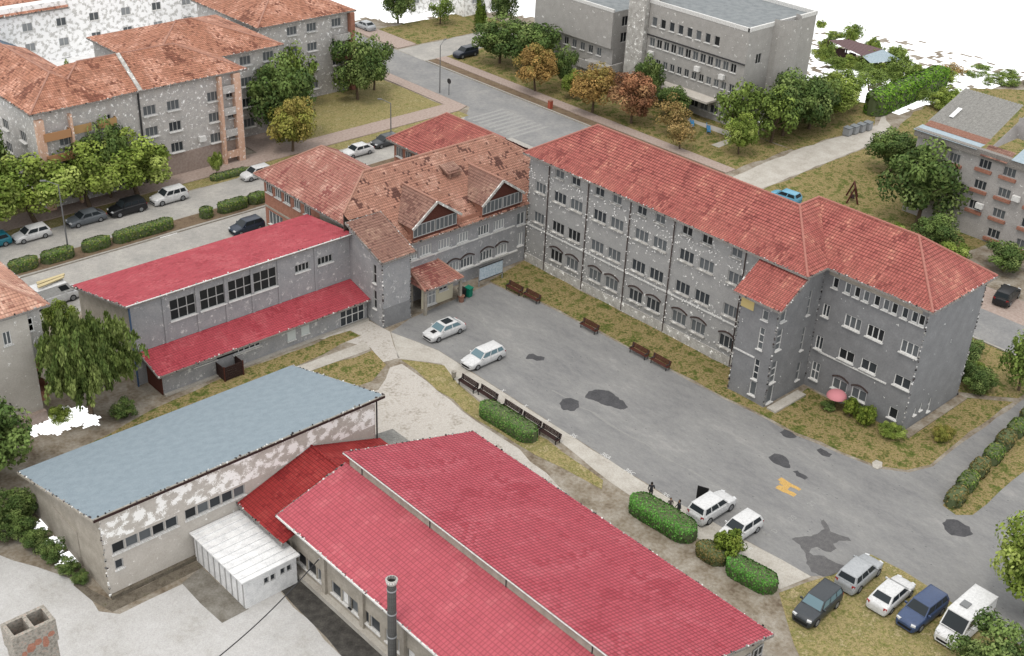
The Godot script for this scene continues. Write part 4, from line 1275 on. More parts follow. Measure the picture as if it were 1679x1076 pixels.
func make_apartments() -> void:
	var south := Vector3(0, 0, 1)
	# block facing the boulevard
	var t := thing("apartment_block", "four storey peeling apartment block facing the boulevard, orange tile roof with white fire wall", "apartments", Vector3(65, 0, -139))
	var O := -t.position
	var ro := flats(t, 54.0, 78.6, -145.4, -133.6, 12.0, 2.75, [1.8, 4.9, 10.8, 14.0, 19.6, 22.3], [], M.plaster_flat, M.tile_flats, 2.75, 3.1)
	var fw := MB.new()
	fw.poly([O + Vector3(64.2, 12.2, -132.9), O + Vector3(64.7, 12.2, -132.9), O + Vector3(65.4, 15.0, -139.5), O + Vector3(64.9, 15.0, -139.5)])
	fw.poly([O + Vector3(64.2, 11.9, -132.9), O + Vector3(64.2, 12.25, -132.9), O + Vector3(64.9, 15.05, -139.5), O + Vector3(64.9, 14.7, -139.5)])
	fw.poly([O + Vector3(64.7, 11.9, -132.9), O + Vector3(64.7, 12.25, -132.9), O + Vector3(65.4, 15.05, -139.5), O + Vector3(65.4, 14.7, -139.5)])
	obj("fire_wall", fw, M.plinth, ro)
	var dpp := MB.new()
	dpp.tube(O + Vector3(64.3, 0, -133.45), O + Vector3(64.3, 11.9, -133.45), 0.12, 0.12, 6)
	obj("downpipe", dpp, M.iron, t)
	var base := MB.new()
	base.box(O + Vector3(71.5, 1.45, -133.58), Vector3(14.0, 2.9, 0.08))
	obj("render_base", base, M.pavers, t)
	for x in [77.6, 75.2]:
		var c := MB.new()
		c.box(O + Vector3(x, 5.9, -133.2), Vector3(0.9 if x > 77 else 0.35, 11.8, 0.9))
		obj("pier", c, M.plaster_pink, t)
	for k in 4:
		balcony(t, O + Vector3(76.4, 0.8 + k * 2.9, -133.6), south, 1.9, 0.8, M.plaster_flat if k > 0 else M.plaster_pink)
	for q in [[56.2, 8.6], [59.4, 8.6], [56.2, 5.7]]:
		balcony(t, O + Vector3(q[0] + 0.4, q[1], -133.6), south, 2.4, 0.7, mat(alb(170, 138, 96, 1.12)) if q[1] > 8 else M.plaster_flat)
	var ac := MB.new()
	ac.box(O + Vector3(72.3, 4.1, -133.35), Vector3(0.9, 0.7, 0.4))
	obj("air_conditioner", ac, M.white, t)
	# its wing running back from the pinkish corner
	t = thing("apartment_wing", "apartment wing with pink corner piers and ochre balconies behind street trees", "apartments", Vector3(55.5, 0, -144))
	O = -t.position
	flats(t, 51.2, 60.0, -156, -133.2, 12.0, 2.7, [2.6], [3, 8, 13, 18], M.plaster_flat, M.tile_flats, 2.9, 1.6)
	for x in [51.6, 55.3]:
		var c := MB.new()
		c.box(O + Vector3(x, 5.6, -132.9), Vector3(0.9 if x < 52 else 0.3, 11.2, 0.7))
		obj("pier", c, M.plaster_pink, t)
	for k in 3:
		balcony(t, O + Vector3(53.4, 3.2 + k * 2.7, -133.2), south, 3.2, 0.8, mat(alb(166, 126, 92, 1.12)))
	# block behind it
	t = thing("apartment_block", "apartment block set back behind the boulevard flats, broad orange hipped roof", "apartments", Vector3(79, 0, -147))
	flats(t, 69.6, 88.2, -156, -139.7, 12.0, 2.9, [12.6, 16.2], [], M.plaster_flat, M.tile_flats, 2.9, 1.4)
	# block at the head of the cross street
	t = thing("apartment_block", "apartment block with brick red balconies beside the cross street", "apartments", Vector3(99, 0, -155))
	O = -t.position
	flats(t, 90.5, 106.4, -165, -148.0, 12.0, 3.0, [4.6, 8.0, 12.4], [], M.plaster_flat, M.tile_flats, 2.9, 1.3)
	for k in 3:
		balcony(t, O + Vector3(104.4, 2.2 + k * 2.9, -148.0), south, 2.6, 0.9, M.brick if k == 1 else M.plaster_flat)
	var cp := MB.new()
	cp.box(O + Vector3(106.1, 6, -147.5), Vector3(0.7, 11.8, 0.9))
	obj("pier", cp, M.brick, t)
	# white blocks far behind
	t = thing("white_apartment_block", "chalk white patchy apartment block beyond the tiled roofs", "apartments", Vector3(84, 0, -176))
	O = -t.position
	var gw := []
	for k in 4:
		for u in [4, 9, 14, 19, 24, 29, 34]:
			gw.append([u, 1.2 + k * 2.9, 1.5, 1.2, 2, 1])
	facade(t, O + Vector3(62, 0, -170.5), south, 42, 13.5, gw, M.plaster_ghost, M.frame, M.trim, [M.glass_mid, M.glass_pale])
	slab(t, "flat_roof", [O + Vector3(62, 13.5, -170.5), O + Vector3(104, 13.5, -170.5), O + Vector3(104, 13.5, -186), O + Vector3(62, 13.5, -186)], M.sheet_white)
	roof(t, [[O + Vector3(60, 12.6, -170.0), O + Vector3(73, 12.6, -170.0), O + Vector3(73, 15.5, -177), O + Vector3(60, 15.5, -177)]], M.tile_flats, [], M.rust, [[O + Vector3(60, 12.6, -170.0), O + Vector3(73, 12.6, -170.0)]], M.gutter)
	t = thing("white_terrace", "low white terrace wall between the orange roofs and the white block", "terrace", Vector3(78, 0, -163))
	O = -t.position
	facade(t, O + Vector3(64, 0, -160.5), south, 26, 6.0, [[3, 2, 1.4, 1.2, 2, 1], [9, 2, 1.4, 1.2, 2, 1], [16, 2, 1.4, 1.2, 2, 1]], M.plaster_ghost, M.frame, M.trim, [M.glass_pale])
	slab(t, "flat_roof", [O + Vector3(64, 6, -160.5), O + Vector3(90, 6, -160.5), O + Vector3(90, 6, -168), O + Vector3(64, 6, -168)], M.sheet_white)
	# slate blue roofed house
	t = thing("slate_roofed_house", "house with slate blue ribbed roof behind the apartment wing", "house", Vector3(59, 0, -163))
	O = -t.position
	wall(t, "wall", O + Vector3(64.2, 0, -153.4), Vector3(1, 0, 0), 20, 8.2, [], M.plaster_flat)
	wall(t, "wall", O + Vector3(54, 0, -153.4), south, 10.2, 8.2, [], M.plaster_flat)
	roof(t, [[O + Vector3(64.6, 8.3, -153), O + Vector3(64.6, 8.3, -174), O + Vector3(59.4, 11.2, -174), O + Vector3(59.4, 11.2, -153)], [O + Vector3(54.2, 8.3, -174), O + Vector3(54.2, 8.3, -153), O + Vector3(59.4, 11.2, -153), O + Vector3(59.4, 11.2, -174)]], mat(alb(112, 128, 144, 1.75)), [], M.ridge_red, [], M.gutter)
	# tile roofed house at the yard corner
	t = thing("corner_house", "pale four storey house with salmon tile roof and rounded brick balconies", "house", Vector3(27, 0, -97))
	O = -t.position
	facade(t, O + Vector3(16, 0, -92), south, 16.2, 11.0, [[13.9, 8.2, 0.7, 1.3, 2, 1], [9.0, 5.0, 1.2, 1.3, 2, 1]], M.plaster_beige, M.frame, M.trim, [M.glass_mid])
	wall(t, "wall", O + Vector3(32.2, 0, -92), Vector3(1, 0, 0), 11, 11.0, [], M.plaster_flat)
	wall(t, "wall", O + Vector3(16, 0, -103), Vector3(-1, 0, 0), 11, 11.0, [], M.plaster_flat)
	var fs := []
	for f in hip_roof_faces(15.2, 34.0, -103.8, -91.4, 11.1, 3.6):
		var g := []
		for p in f:
			g.append(p + O)
		fs.append(g)
	var hr := roof(t, fs, M.tile_house, [[fs[0][1], fs[0][2]], [fs[0][2], fs[0][3]], [fs[1][1], fs[1][2]]], M.ridge_orange, [[fs[0][0], fs[0][1]], [fs[1][0], fs[1][1]]], M.gutter, 0.4)
	soffit(hr, [O + Vector3(15.2, 10.95, -103.8), O + Vector3(15.2, 10.95, -91.4), O + Vector3(34, 10.95, -91.4), O + Vector3(34, 10.95, -103.8)], M.plaster_tan)
	var bay := MB.new()
	bay.box(O + Vector3(32.6, 8.2, -93.6), Vector3(1.6, 5.4, 2.4))
	obj("bay", bay, M.plaster_flat, t)
	window(t, O + Vector3(32.1, 8.6, -92.4), south, 0.6, 1.3, 1, 2, M.glass, M.frame, M.trim, 0.1, 0.0)
	for k in 2:
		var bb := MB.new()
		var ring := []
		for i in 9:
			var w := PI * i / 8.0 - PI * 0.5
			ring.append(Vector3(cos(w) * 1.3, 0, sin(w) * 1.6))
		for i in 8:
			var c := O + Vector3(32.2, 1.6 + k * 3.1, -93.8)
			bb.quad(c + ring[i], c + ring[i + 1], c + ring[i + 1] + Vector3(0, 0.95, 0), c + ring[i] + Vector3(0, 0.95, 0))
			bb.tri(c, c + ring[i], c + ring[i + 1])
		obj("balcony", bb, M.brick, t)
	var bs := MB.new()
	bs.box(O + Vector3(26.5, 0.5, -91.8), Vector3(11.6, 1.0, 0.5))
	obj("plinth", bs, M.pavers, t)

func make_office() -> void:
	var t := thing("office_building", "long beige concrete office building with flat grey roofs and rows of narrow windows", "office", Vector3(149, 0, -118))
	var O := -t.position
	var west := Vector3(-1, 0, 0)
	var south := Vector3(0, 0, 1)
	# main block
	var wins := []
	for i in 8:
		wins.append([0.6 + i * 1.72, 11.0, 1.0, 1.4, 1, 1])
	for i in 12:
		wins.append([0.5 + i * 1.42, 7.9, 1.05, 1.35, 2, 1])
		wins.append([0.7 + i * 1.42, 5.05, 0.9, 1.15, 2, 1])
	for i in 8:
		wins.append([2.0 + i * 1.9, 1.0, 1.5, 1.3, 2, 1])
	facade(t, O + Vector3(141.2, 0, -119.6), west, 18.6, 14.5, wins, M.plaster_office, M.frame_grey, M.trim, [M.glass, M.glass_black, M.glass_mid])
	ledge(t, "ledge", O + Vector3(141.2, 9.5, -119.6), O + Vector3(141.2, 9.5, -101), west, 0.16, 0.2, M.iron)
	var can := MB.new()
	can.box(O + Vector3(140.0, 3.2, -111.5), Vector3(2.6, 0.3, 13.0))
	obj("canopy", can, M.plaster_beige, t)
	facade(t, O + Vector3(143.0, 0, -101.0), south, 14.4, 14.5, [[0.6, 9.2, 1.3, 1.5, 2, 1], [9.0, 7.6, 0.9, 1.9, 1, 1], [10.0, 3.0, 0.8, 1.6, 1, 1]], M.plaster_office, M.frame_grey, null, [M.glass_black])
	wall(t, "wall", O + Vector3(141.2, 0, -101.0), south, 1.8, 14.5, [], M.plaster_office)
	var bulge := MB.new()   # rounded stair bay at the corner
	var ring := []
	for i in 9:
		var w := PI * i / 8.0
		ring.append(Vector3(-cos(w) * 2.6, 0, sin(w) * 2.2))
	for i in 8:
		var c := O + Vector3(149.5, 0, -101.0)
		bulge.quad(c + ring[i], c + ring[i + 1], c + ring[i + 1] + Vector3(0, 15.3, 0), c + ring[i] + Vector3(0, 15.3, 0))
	obj("stair_bay", bulge, M.plaster_office, t)
	wall(t, "wall", O + Vector3(157.4, 0, -101.0), Vector3(1, 0, 0), 43, 14.5, [], M.plaster_office)
	slab(t, "flat_roof", [O + Vector3(141.4, 14.3, -101.2), O + Vector3(157.2, 14.3, -101.2), O + Vector3(157.2, 14.3, -119.6), O + Vector3(141.4, 14.3, -119.6)], M.flat_roof)
	for q in [[Vector3(141.3, 14.3, -119.6), Vector3(141.3, 14.3, -101.0)], [Vector3(141.3, 14.3, -101.1), Vector3(157.4, 14.3, -101.1)], [Vector3(157.3, 14.3, -101.0), Vector3(157.3, 14.3, -119.6)]]:
		var pb := MB.new()
		var d: Vector3 = q[1] - q[0]
		pb.box(O + (q[0] + q[1]) * 0.5 + Vector3(0, 0.28, 0), Vector3(absf(d.x) + 0.3, 0.56, absf(d.z) + 0.3))
		obj("parapet", pb, M.trim, t)
	# stair tower
	var tw := MB.new()
	tw.box(O + Vector3(142.5, 9.5, -121.4), Vector3(4.4, 19.0, 3.4))
	obj("stair_tower", tw, M.plinth, t)
	# second block: blank upper volume over set-back lower floors
	facade(t, O + Vector3(140.8, 5.5, -144.0), west, 17.4, 5.8, [], M.plaster_office, M.frame, null, [M.glass])
	facade(t, O + Vector3(140.8, 5.5, -126.6), south, 4.2, 5.8, [[2.2, 0.6, 1.4, 1.6, 2, 1], [2.2, 3.2, 1.4, 1.6, 2, 1]], M.plaster_office, M.frame_grey, null, [M.glass_black])
	slab(t, "flat_roof", [O + Vector3(140.8, 11.3, -126.6), O + Vector3(157, 11.3, -126.6), O + Vector3(157, 11.3, -144), O + Vector3(140.8, 11.3, -144)], M.flat_roof)
	slab(t, "soffit", [O + Vector3(140.8, 5.5, -144), O + Vector3(145, 5.5, -144), O + Vector3(145, 5.5, -126.6), O + Vector3(140.8, 5.5, -126.6)], M.plaster_office)
	var pe := MB.new()
	pe.box(O + Vector3(140.9, 11.5, -135.3), Vector3(0.3, 0.5, 17.6))
	obj("parapet", pe, M.trim, t)
	var lw := []
	for i in 8:
		lw.append([1.0 + i * 1.85, 3.6, 1.0, 1.3, 2, 1])
	for i in 6:
		lw.append([5.4 + i * 1.9, 0.9, 1.0, 1.4, 2, 1])
	facade(t, O + Vector3(141.4, 0, -144.0), west, 17.4, 5.5, lw, M.plaster_office, M.frame_grey, M.trim, [M.glass, M.glass_mid, M.glass_black])
	wall(t, "wall", O + Vector3(141.4, 0, -126.6), south, 16, 5.5, [], M.plaster_office)
	var bal := MB.new()
	bal.box(O + Vector3(139.2, 2.7, -127.6), Vector3(4.2, 0.25, 7.0))
	bal.box(O + Vector3(137.2, 3.3, -127.6), Vector3(0.15, 1.2, 7.0))
	bal.box(O + Vector3(139.2, 3.3, -124.2), Vector3(4.0, 1.2, 0.15))
	obj("terrace", bal, M.plaster_office, t)
	var bw := MB.new()
	bw.box(O + Vector3(139.6, 1.3, -127.6), Vector3(3.4, 2.6, 6.4))
	obj("entrance_block", bw, M.plaster_office, t)
	for z in [-121.4, -112.2, -107.6]:
		var acb := MB.new()
		acb.box(O + Vector3(140.9, 6.9, z + 3.0), Vector3(0.5, 0.7, 0.9))
		obj("air_conditioner", acb, M.white, t)
	# pale house row beyond the lawn
	var w := thing("garden_wall_house", "pale house wall behind the far lawn and cypresses", "house", Vector3(146, 0, -174))
	O = -w.position
	facade(w, O + Vector3(138.5, 0, -174.5), south, 8.0, 7.0, [[1.0, 2.0, 1.4, 1.2, 2, 1], [5.0, 2.0, 1.4, 1.2, 2, 1], [1.0, 4.8, 1.4, 1.2, 2, 1]], M.plaster_ghost, M.frame, M.trim, [M.glass_pale])
	facade(w, O + Vector3(146.5, 0, -168.5), south, 12.0, 7.0, [[2.0, 2.0, 1.4, 1.2, 2, 1], [7.0, 2.0, 1.4, 1.2, 2, 1]], M.plaster_ghost, M.frame, M.trim, [M.glass_pale])
	wall(w, "wall", O + Vector3(146.5, 0, -174.5), Vector3(-1, 0, 0), 6.0, 7.0, [], M.plaster_ghost)
	slab(w, "flat_roof", [O + Vector3(138.5, 7, -174.5), O + Vector3(146.5, 7, -174.5), O + Vector3(146.5, 7, -184), O + Vector3(138.5, 7, -184)], M.sheet_white)
	slab(w, "flat_roof", [O + Vector3(146.5, 7, -168.5), O + Vector3(158.5, 7, -168.5), O + Vector3(158.5, 7, -184), O + Vector3(146.5, 7, -184)], M.sheet_white)
	# open shed with brown sheet roof at the edge of the land
	var s := thing("open_shed", "open shed with dull brown sheet roof by the far hedge", "shed", Vector3(181, 0, -106))
	O = -s.position
	var c0 := O + gp(1358.6, 66, 2.9)
	var c1 := O + gp(1414, 92, 2.6)
	var c2 := O + gp(1447.8, 81, 3.2)
	var c3 := O + gp(1392, 63, 3.4)
	roof(s, [[c0, c1, c2, c3]], mat(alb(126, 104, 106, 1.75)), [], M.rust, [], M.gutter, 0.5)
	for p in [c0, c1, c2, c3, c0.lerp(c1, 0.5)]:
		var pb := MB.new()
		pb.tube(Vector3(p.x, 0, p.z), p - Vector3(0, 0.02, 0), 0.16, 0.14, 6)
		obj("post", pb, M.wood_dark, s)
	for i in 5:
		var bd := MB.new()
		var p := c0.lerp(c1, 0.15 + i * 0.16) + Vector3(1.2, 0, 0)
		bd.box(Vector3(p.x, 0.8 + 0.2 * (i % 2), p.z), Vector3(0.15, 1.6 + 0.4 * (i % 2), 1.3))
		obj("side_board", bd, M.wood_dark, s)
	slab(s, "awning", [c1, O + gp(1428, 104, 2.0), O + gp(1478, 98, 2.2), c2], M.sheet_blue)

func make_right_building() -> void:
	var t := thing("worn_apartment_block", "worn grey apartment block with brick window boxes and patched sheet roofs", "apartments", Vector3(141, 0, -57))
	var O := -t.position
	var west := Vector3(-1, 0, 0)
	var wins := []
	for z in [-61.0, -57.9, -54.2, -50.6, -47.0]:
		for k in 4:
			if z == -61.0 and k == 0:
				continue
			wins.append([z + 69.4, 0.75 + k * 2.65, 1.6, 1.15, 3, 1])
	wins.append([4.6, 8.2, 1.4, 1.2, 3, 1])
	facade(t, O + Vector3(135, 0, -69.4), west, 29, 10.6, wins, M.plaster_right, M.frame_grey, null, [M.glass, M.glass_mid])
	for w in wins:
		var bx := MB.new()
		bx.box(O + Vector3(134.85, w[1] - 0.22, -69.4 + w[0] + 0.8), Vector3(0.34, 0.36, 2.1))
		obj("window_box", bx, M.brick, t)
	wall(t, "wall", O + Vector3(147, 0, -69.4), Vector3(0, 0, -1), 12, 10.6, [], M.plaster_right)
	wall(t, "wall", O + Vector3(135, 0, -40.4), Vector3(0, 0, 1), 12, 10.6, [], M.plaster_right)
	var cor := MB.new()
	cor.box(O + Vector3(134.9, 10.55, -58), Vector3(0.7, 0.9, 23.5))
	obj("cornice", cor, M.gutter, t)
	# roofs
	var a := O + Vector3(137.6, 11.2, -69.9)
	var b := O + Vector3(137.6, 11.2, -61.6)
	var c := O + Vector3(147.0, 13.4, -62.6)
	var d := O + Vector3(147.0, 13.4, -70.6)
	var mb := MB.new()
	var k := 40
	for i in k:
		var z0 := lerpf(0, 1, float(i) / k)
		var z1 := lerpf(0, 1, float(i + 1) / k)
		var h0 := Vector3(0, 0.09 * (i % 2), 0)
		var h1 := Vector3(0, 0.09 * ((i + 1) % 2), 0)
		mb.quad(a.lerp(b, z0) + h0, a.lerp(b, z1) + h1, d.lerp(c, z1) + h1, d.lerp(c, z0) + h0)
	var r := obj("corrugated_roof", mb, M.asbestos, t)
	slab(r, "white_sheet", [O + Vector3(139.6, 11.9, -68.3), O + Vector3(139.6, 11.9, -67.7), O + Vector3(142.0, 12.5, -67.9), O + Vector3(142.0, 12.5, -68.5)], M.sheet_white)
	slab(t, "rust_sheet", [O + Vector3(136.4, 11.08, -69.6), O + Vector3(136.4, 11.08, -61.4), O + Vector3(137.7, 11.4, -61.4), O + Vector3(137.7, 11.4, -69.6)], M.rust)
	slab(t, "blue_sheet", [O + Vector3(134.4, 10.9, -69.9), O + Vector3(134.4, 10.9, -61.4), O + Vector3(136.5, 11.05, -61.4), O + Vector3(136.5, 11.05, -69.9)], M.sheet_blue)
	var gable := MB.new()
	gable.poly([O + Vector3(135.2, 10.6, -60.6), O + Vector3(147, 10.6, -60.6), O + Vector3(147, 13.3, -61.4)])
	obj("gable_wall", gable, M.plaster_right, t)
	roof(t, [[O + Vector3(134.3, 10.4, -60.8), O + Vector3(134.3, 10.4, -57.4), O + Vector3(136.2, 11.3, -57.4), O + Vector3(136.2, 11.3, -60.8)]], M.tile_brown, [], M.rust, [], M.gutter)
	slab(t, "pale_blue_roof", [O + Vector3(134.4, 11.0, -57.0), O + Vector3(134.4, 11.0, -41), O + Vector3(143, 13.4, -41), O + Vector3(143, 13.4, -57.0)], M.sheet_blue)
	wall(t, "upper_wall", O + Vector3(143, 10.6, -61), Vector3(-1, 0, 0), 20, 2.6, [], M.plaster_right)
	for q in [[-59.5, 4.2], [-55.4, 6.6]]:
		var acb := MB.new()
		acb.box(O + Vector3(134.7, q[1], q[0]), Vector3(0.45, 0.65, 0.9))
		obj("air_conditioner", acb, M.white, t)

func bench_mesh(t: Node3D, slat_m: Material, leg_m: Material, w: float) -> void:
	for i in 4:
		var b := MB.new()
		b.box(Vector3(0, 0.45, -0.02 + i * 0.125), Vector3(w, 0.04, 0.1))
		obj("seat_slat", b, slat_m, t)
	for i in 4:
		var b := MB.new()
		b.box(Vector3(0, 0.56 + i * 0.12, -0.11 - i * 0.03), Vector3(w, 0.1, 0.04))
		obj("back_slat", b, slat_m, t)
	for s in [-1, 1]:
		var l := MB.new()
		l.box(Vector3(s * w * 0.42, 0.22, 0.34), Vector3(0.07, 0.44, 0.07))
		l.box(Vector3(s * w * 0.42, 0.48, -0.15), Vector3(0.07, 0.96, 0.07))
		l.box(Vector3(s * w * 0.42, 0.62, 0.12), Vector3(0.08, 0.06, 0.56))
		obj("leg", l, leg_m, t)

func lamp_post(at: Vector3, h: float, turn: float, label: String) -> void:
	var t := thing("street_lamp", label, "street lamp", at, turn, "street lamps")
	var p := MB.new()
	p.tube(Vector3.ZERO, Vector3(0, h, 0), 0.1, 0.06, 8)
	obj("pole", p, M.lamp_grey, t)
	var a := MB.new()
	a.tube(Vector3(0, h - 0.05, 0), Vector3(1.2, h + 0.5, 0), 0.05, 0.04, 6)
	obj("arm", a, M.lamp_grey, t)
	var hd := MB.new()
	hd.box(Vector3(1.5, h + 0.52, 0), Vector3(0.6, 0.12, 0.22))
	obj("lamp_head", hd, M.lamp_grey, t)

func flat_text(s: String, at: Vector3, along: Vector3, up: Vector3, size: float, m: Material, parent: Node3D) -> void:
	var f := SystemFont.new()
	f.font_names = PackedStringArray(["Droid Sans"])
	var tm := TextMesh.new()
	tm.text = s
	tm.font = f
	tm.font_size = 64
	tm.pixel_size = size / 64.0
	tm.depth = 0.004
	var o := put("painted_mark", tm, m, parent)
	o.transform = Transform3D(Basis(along, up, Vector3.UP), at)

func make_yard_things() -> void:
	# tar patches, damp stains and painted marks belong to the asphalt
	var y := 0.012
	var blobs := [
		[[862, 589], [867, 581], [874, 580], [881, 584], [893, 586], [892, 591], [880, 592], [873, 589]],
		[[917, 662], [922, 655], [936, 653], [949, 658], [950, 668], [942, 674], [924, 673]],
		[[959, 652], [965, 642], [976, 639], [998, 641], [1010, 650], [1024, 660], [1030, 668], [1018, 672], [990, 664], [972, 656]],
		[[1278, 709], [1286, 704], [1300, 710], [1307, 717], [1296, 719], [1284, 715]],
		[[1260, 750], [1270, 744], [1284, 747], [1294, 757], [1296, 768], [1284, 766], [1268, 759]],
		[[1300, 773], [1308, 772], [1325, 784], [1320, 787], [1306, 781]],
		[[1339, 738], [1346, 735], [1365, 745], [1360, 750], [1348, 747]],
		[[1545, 858], [1552, 852], [1570, 853], [1590, 864], [1596, 876], [1582, 881], [1560, 878], [1549, 868]]]
	var k := 0
	for b in blobs:
		var pts := pix(b)
		var p := sheet("blob", pts, y, M.patch, 0.11, 0.3)
		p.name = "tar_patch_%d" % k
		p.remove_meta("kind")
		p.get_parent().remove_child(p)
		p.name = "tar_patch"
		yard.add_child(p, true)
		k += 1
	var st := sheet("stain_tmp", pix([[1298, 884], [1312, 881], [1330, 880], [1344, 873], [1352, 868], [1346, 856], [1350, 852], [1358, 862], [1362, 872], [1378, 878], [1392, 882], [1396, 888], [1376, 887], [1366, 892], [1372, 900], [1362, 906], [1348, 902], [1340, 897], [1330, 900], [1327, 906], [1334, 911], [1352, 912], [1372, 924], [1390, 931], [1368, 943], [1350, 946], [1330, 938], [1322, 924], [1321, 908], [1312, 894]]), y, M.wet, 0.09, 0.3)
	st.remove_meta("kind")
	st.get_parent().remove_child(st)
	st.name = "damp_stain"
	yard.add_child(st, true)
	var zz := Vector3(0, 0, 1)
	var xx := Vector3(1, 0, 0)
	for q in [["X", 828, 639], ["X", 865, 664], ["X", 902, 688], ["36", 944, 713], ["36A", 997, 746], ["36C", 1036, 772], ["35", 1095, 810]]:
		flat_text(q[0], gp(q[1], q[2]) + Vector3(-0.25, 0.011, 0), zz, xx, 0.62, M.paint, yard)
	flat_text("33E", gp(1228, 895) + Vector3(-0.3, 0.02, 0), zz, xx, 0.62, M.paint, yard)
	for q in [["D", 1267, 869], ["20", 1296, 848], ["21", 1328, 824]]:
		flat_text(q[0], gp(q[1], q[2]) + Vector3(0, 0.011, 0.2), xx, Vector3(0, 0, -1), 0.7, M.paint_worn, yard)
	for q in [[1278, 785, 1312, 804, 0.26], [1275, 798, 1304, 813, 0.34], [1281, 795, 1292, 790, 0.3], [1284, 802, 1296, 795, 0.24]]:
		var pa := gp(q[0], q[1])
		var pb := gp(q[2], q[3])
		var sd: Vector3 = (pb - pa).normalized().cross(Vector3.UP) * float(q[4])
		var mk := sheet("mark_tmp", [Vector2(pa.x - sd.x, pa.z - sd.z), Vector2(pb.x - sd.x * 0.7, pb.z - sd.z * 0.7), Vector2(pb.x + sd.x * 0.7, pb.z + sd.z * 0.7), Vector2(pa.x + sd.x, pa.z + sd.z)], y, M.paint_yellow, 0.07, 0.3)
		y += 0.003
		mk.remove_meta("kind")
		mk.get_parent().remove_child(mk)
		mk.name = "yellow_mark"
		yard.add_child(mk, true)
	# benches along the grass and along the concrete path
	var b0 := thing("bench", "dark red slatted bench at the yard edge by the notice board", "bench", Vector3(81.0, 0, -83.7), -PI / 2, "benches along the school lawn")
	bench_mesh(b0, M.wood, M.iron, 2.3)
	copy(b0, Vector3(81.2, 0, -81.2), -PI / 2, "dark red slatted bench next to the notice board bench", "benches along the school lawn")
	copy(b0, Vector3(81.4, 0, -72.8), -PI / 2, "dark red slatted bench standing alone on the lawn edge", "benches along the school lawn")
	copy(b0, Vector3(81.7, 0, -66.2), -PI / 2, "dark red slatted bench of the last pair, farther from the stair tower", "benches along the school lawn")
	copy(b0, Vector3(81.8, 0, -63.5), -PI / 2, "dark red slatted bench of the last pair, next to the stair tower", "benches along the school lawn")
	var b1 := thing("bench", "first dark brown bench of the path row, next to the litter bin", "bench", Vector3(64.55, 0, -72.3), -PI / 2, "benches in a row along the concrete path")
	bench_mesh(b1, M.wood_dark, M.dark, 2.4)
	var words := ["second", "third", "fourth", "fifth"]
	for i in 4:
		copy(b1, Vector3(64.75, 0, [-69.8, -66.5, -64.0, -61.5][i]), -PI / 2, words[i] + " dark brown bench of the path row counted from the litter bin", "benches in a row along the concrete path")
	var lb := thing("litter_bin", "brown litter bin on a post at the end of the bench row", "litter bin", Vector3(64.3, 0, -74.2))
	var m := MB.new()
	m.tube(Vector3(0, 0.35, 0), Vector3(0, 1.0, 0), 0.2, 0.26, 10)
	obj("bucket", m, M.mortar, lb)
	m = MB.new()
	m.tube(Vector3.ZERO, Vector3(0, 0.4, 0), 0.05, 0.05, 6)
	obj("post", m, M.iron, lb)
	# notice board
	var nb := thing("notice_board", "pale blue grey notice board on posts by the old block lawn", "notice board", Vector3(80.4, 0, -87.0))
	m = MB.new()
	m.box(Vector3(0, 1.5, 0), Vector3(3.4, 1.5, 0.08))
	obj("panel", m, textured(mottle(256, 71, 0.03, [alb(132, 150, 166, 1.12), alb(172, 186, 196, 1.12), alb(196, 204, 210, 1.12)]), 3.0), nb)
	m = MB.new()
	for q in [[0, 2.28, 3.5, 0.08], [0, 0.72, 3.5, 0.08]]:
		m.box(Vector3(q[0], q[1], 0.01), Vector3(q[2], q[3], 0.12))
	obj("frame", m, M.iron, nb)
	for s in [-1.7, 1.7]:
		m = MB.new()
		m.tube(Vector3(s, 0, 0), Vector3(s, 2.3, 0), 0.06, 0.06, 6)
		obj("post", m, M.steel, nb)
	# bins by the porch
	var wb := thing("wheeled_bin", "green wheeled bin beside the entrance porch", "bin", Vector3(76.4, 0, -86.0), 0.2)
	wheelie(wb, mat(alb(28, 120, 98, 1.3), 0.5))
	var wb2 := copy(wb, Vector3(75.6, 0, -86.2), -0.1, "black wheeled bin between green bin and porch")
	for c in wb2.get_children():
		c.material_override = M.dark
	var pot := thing("planter_tub", "small rust brown tub at the foot of the porch", "tub", Vector3(75.0, 0, -85.6))
	m = MB.new()
	m.tube(Vector3.ZERO, Vector3(0, 0.7, 0), 0.26, 0.34, 12)
	obj("tub", m, M.rust, pot)
	m = MB.new()
	m.tube(Vector3(0, 0.66, 0), Vector3(0, 0.74, 0), 0.37, 0.37, 12)
	obj("rim", m, M.rust, pot)
	# stack of grey containers at the lane end
	for i in 4:
		var q := gp(1389 + i * 11, 222 - i * 3)
		var gb := thing("waste_container", ["first", "second", "third", "last"][i] + " grey lidded waste container counted from the lane toward the hedge", "container", q, 0.1, "containers at the lane end")
		m = MB.new()
		m.box(Vector3(0, 0.62, 0), Vector3(1.15, 1.0, 1.0))
		obj("body", m, M.steel, gb)
		m = MB.new()
		m.box(Vector3(0, 1.2, 0), Vector3(1.2, 0.14, 1.05), Basis(Vector3.RIGHT, 0.06))
		obj("lid", m, mat(alb(128, 134, 138, 1.6), 0.5), gb)
		for s in [-1, 1]:
			m = MB.new()
			m.tube(Vector3(s * 0.45, 0.1, -0.4), Vector3(s * 0.45 + 0.08, 0.1, -0.4), 0.1, 0.1, 8)
			obj("wheel", m, M.dark, gb)
	# open fenced box with a sloping lid by the lean-to
	var kb := thing("fenced_box", "weathered timber slat box with raised black lid by the red lean-to", "box", gp(386, 622) + Vector3(0, 0, -1.0))
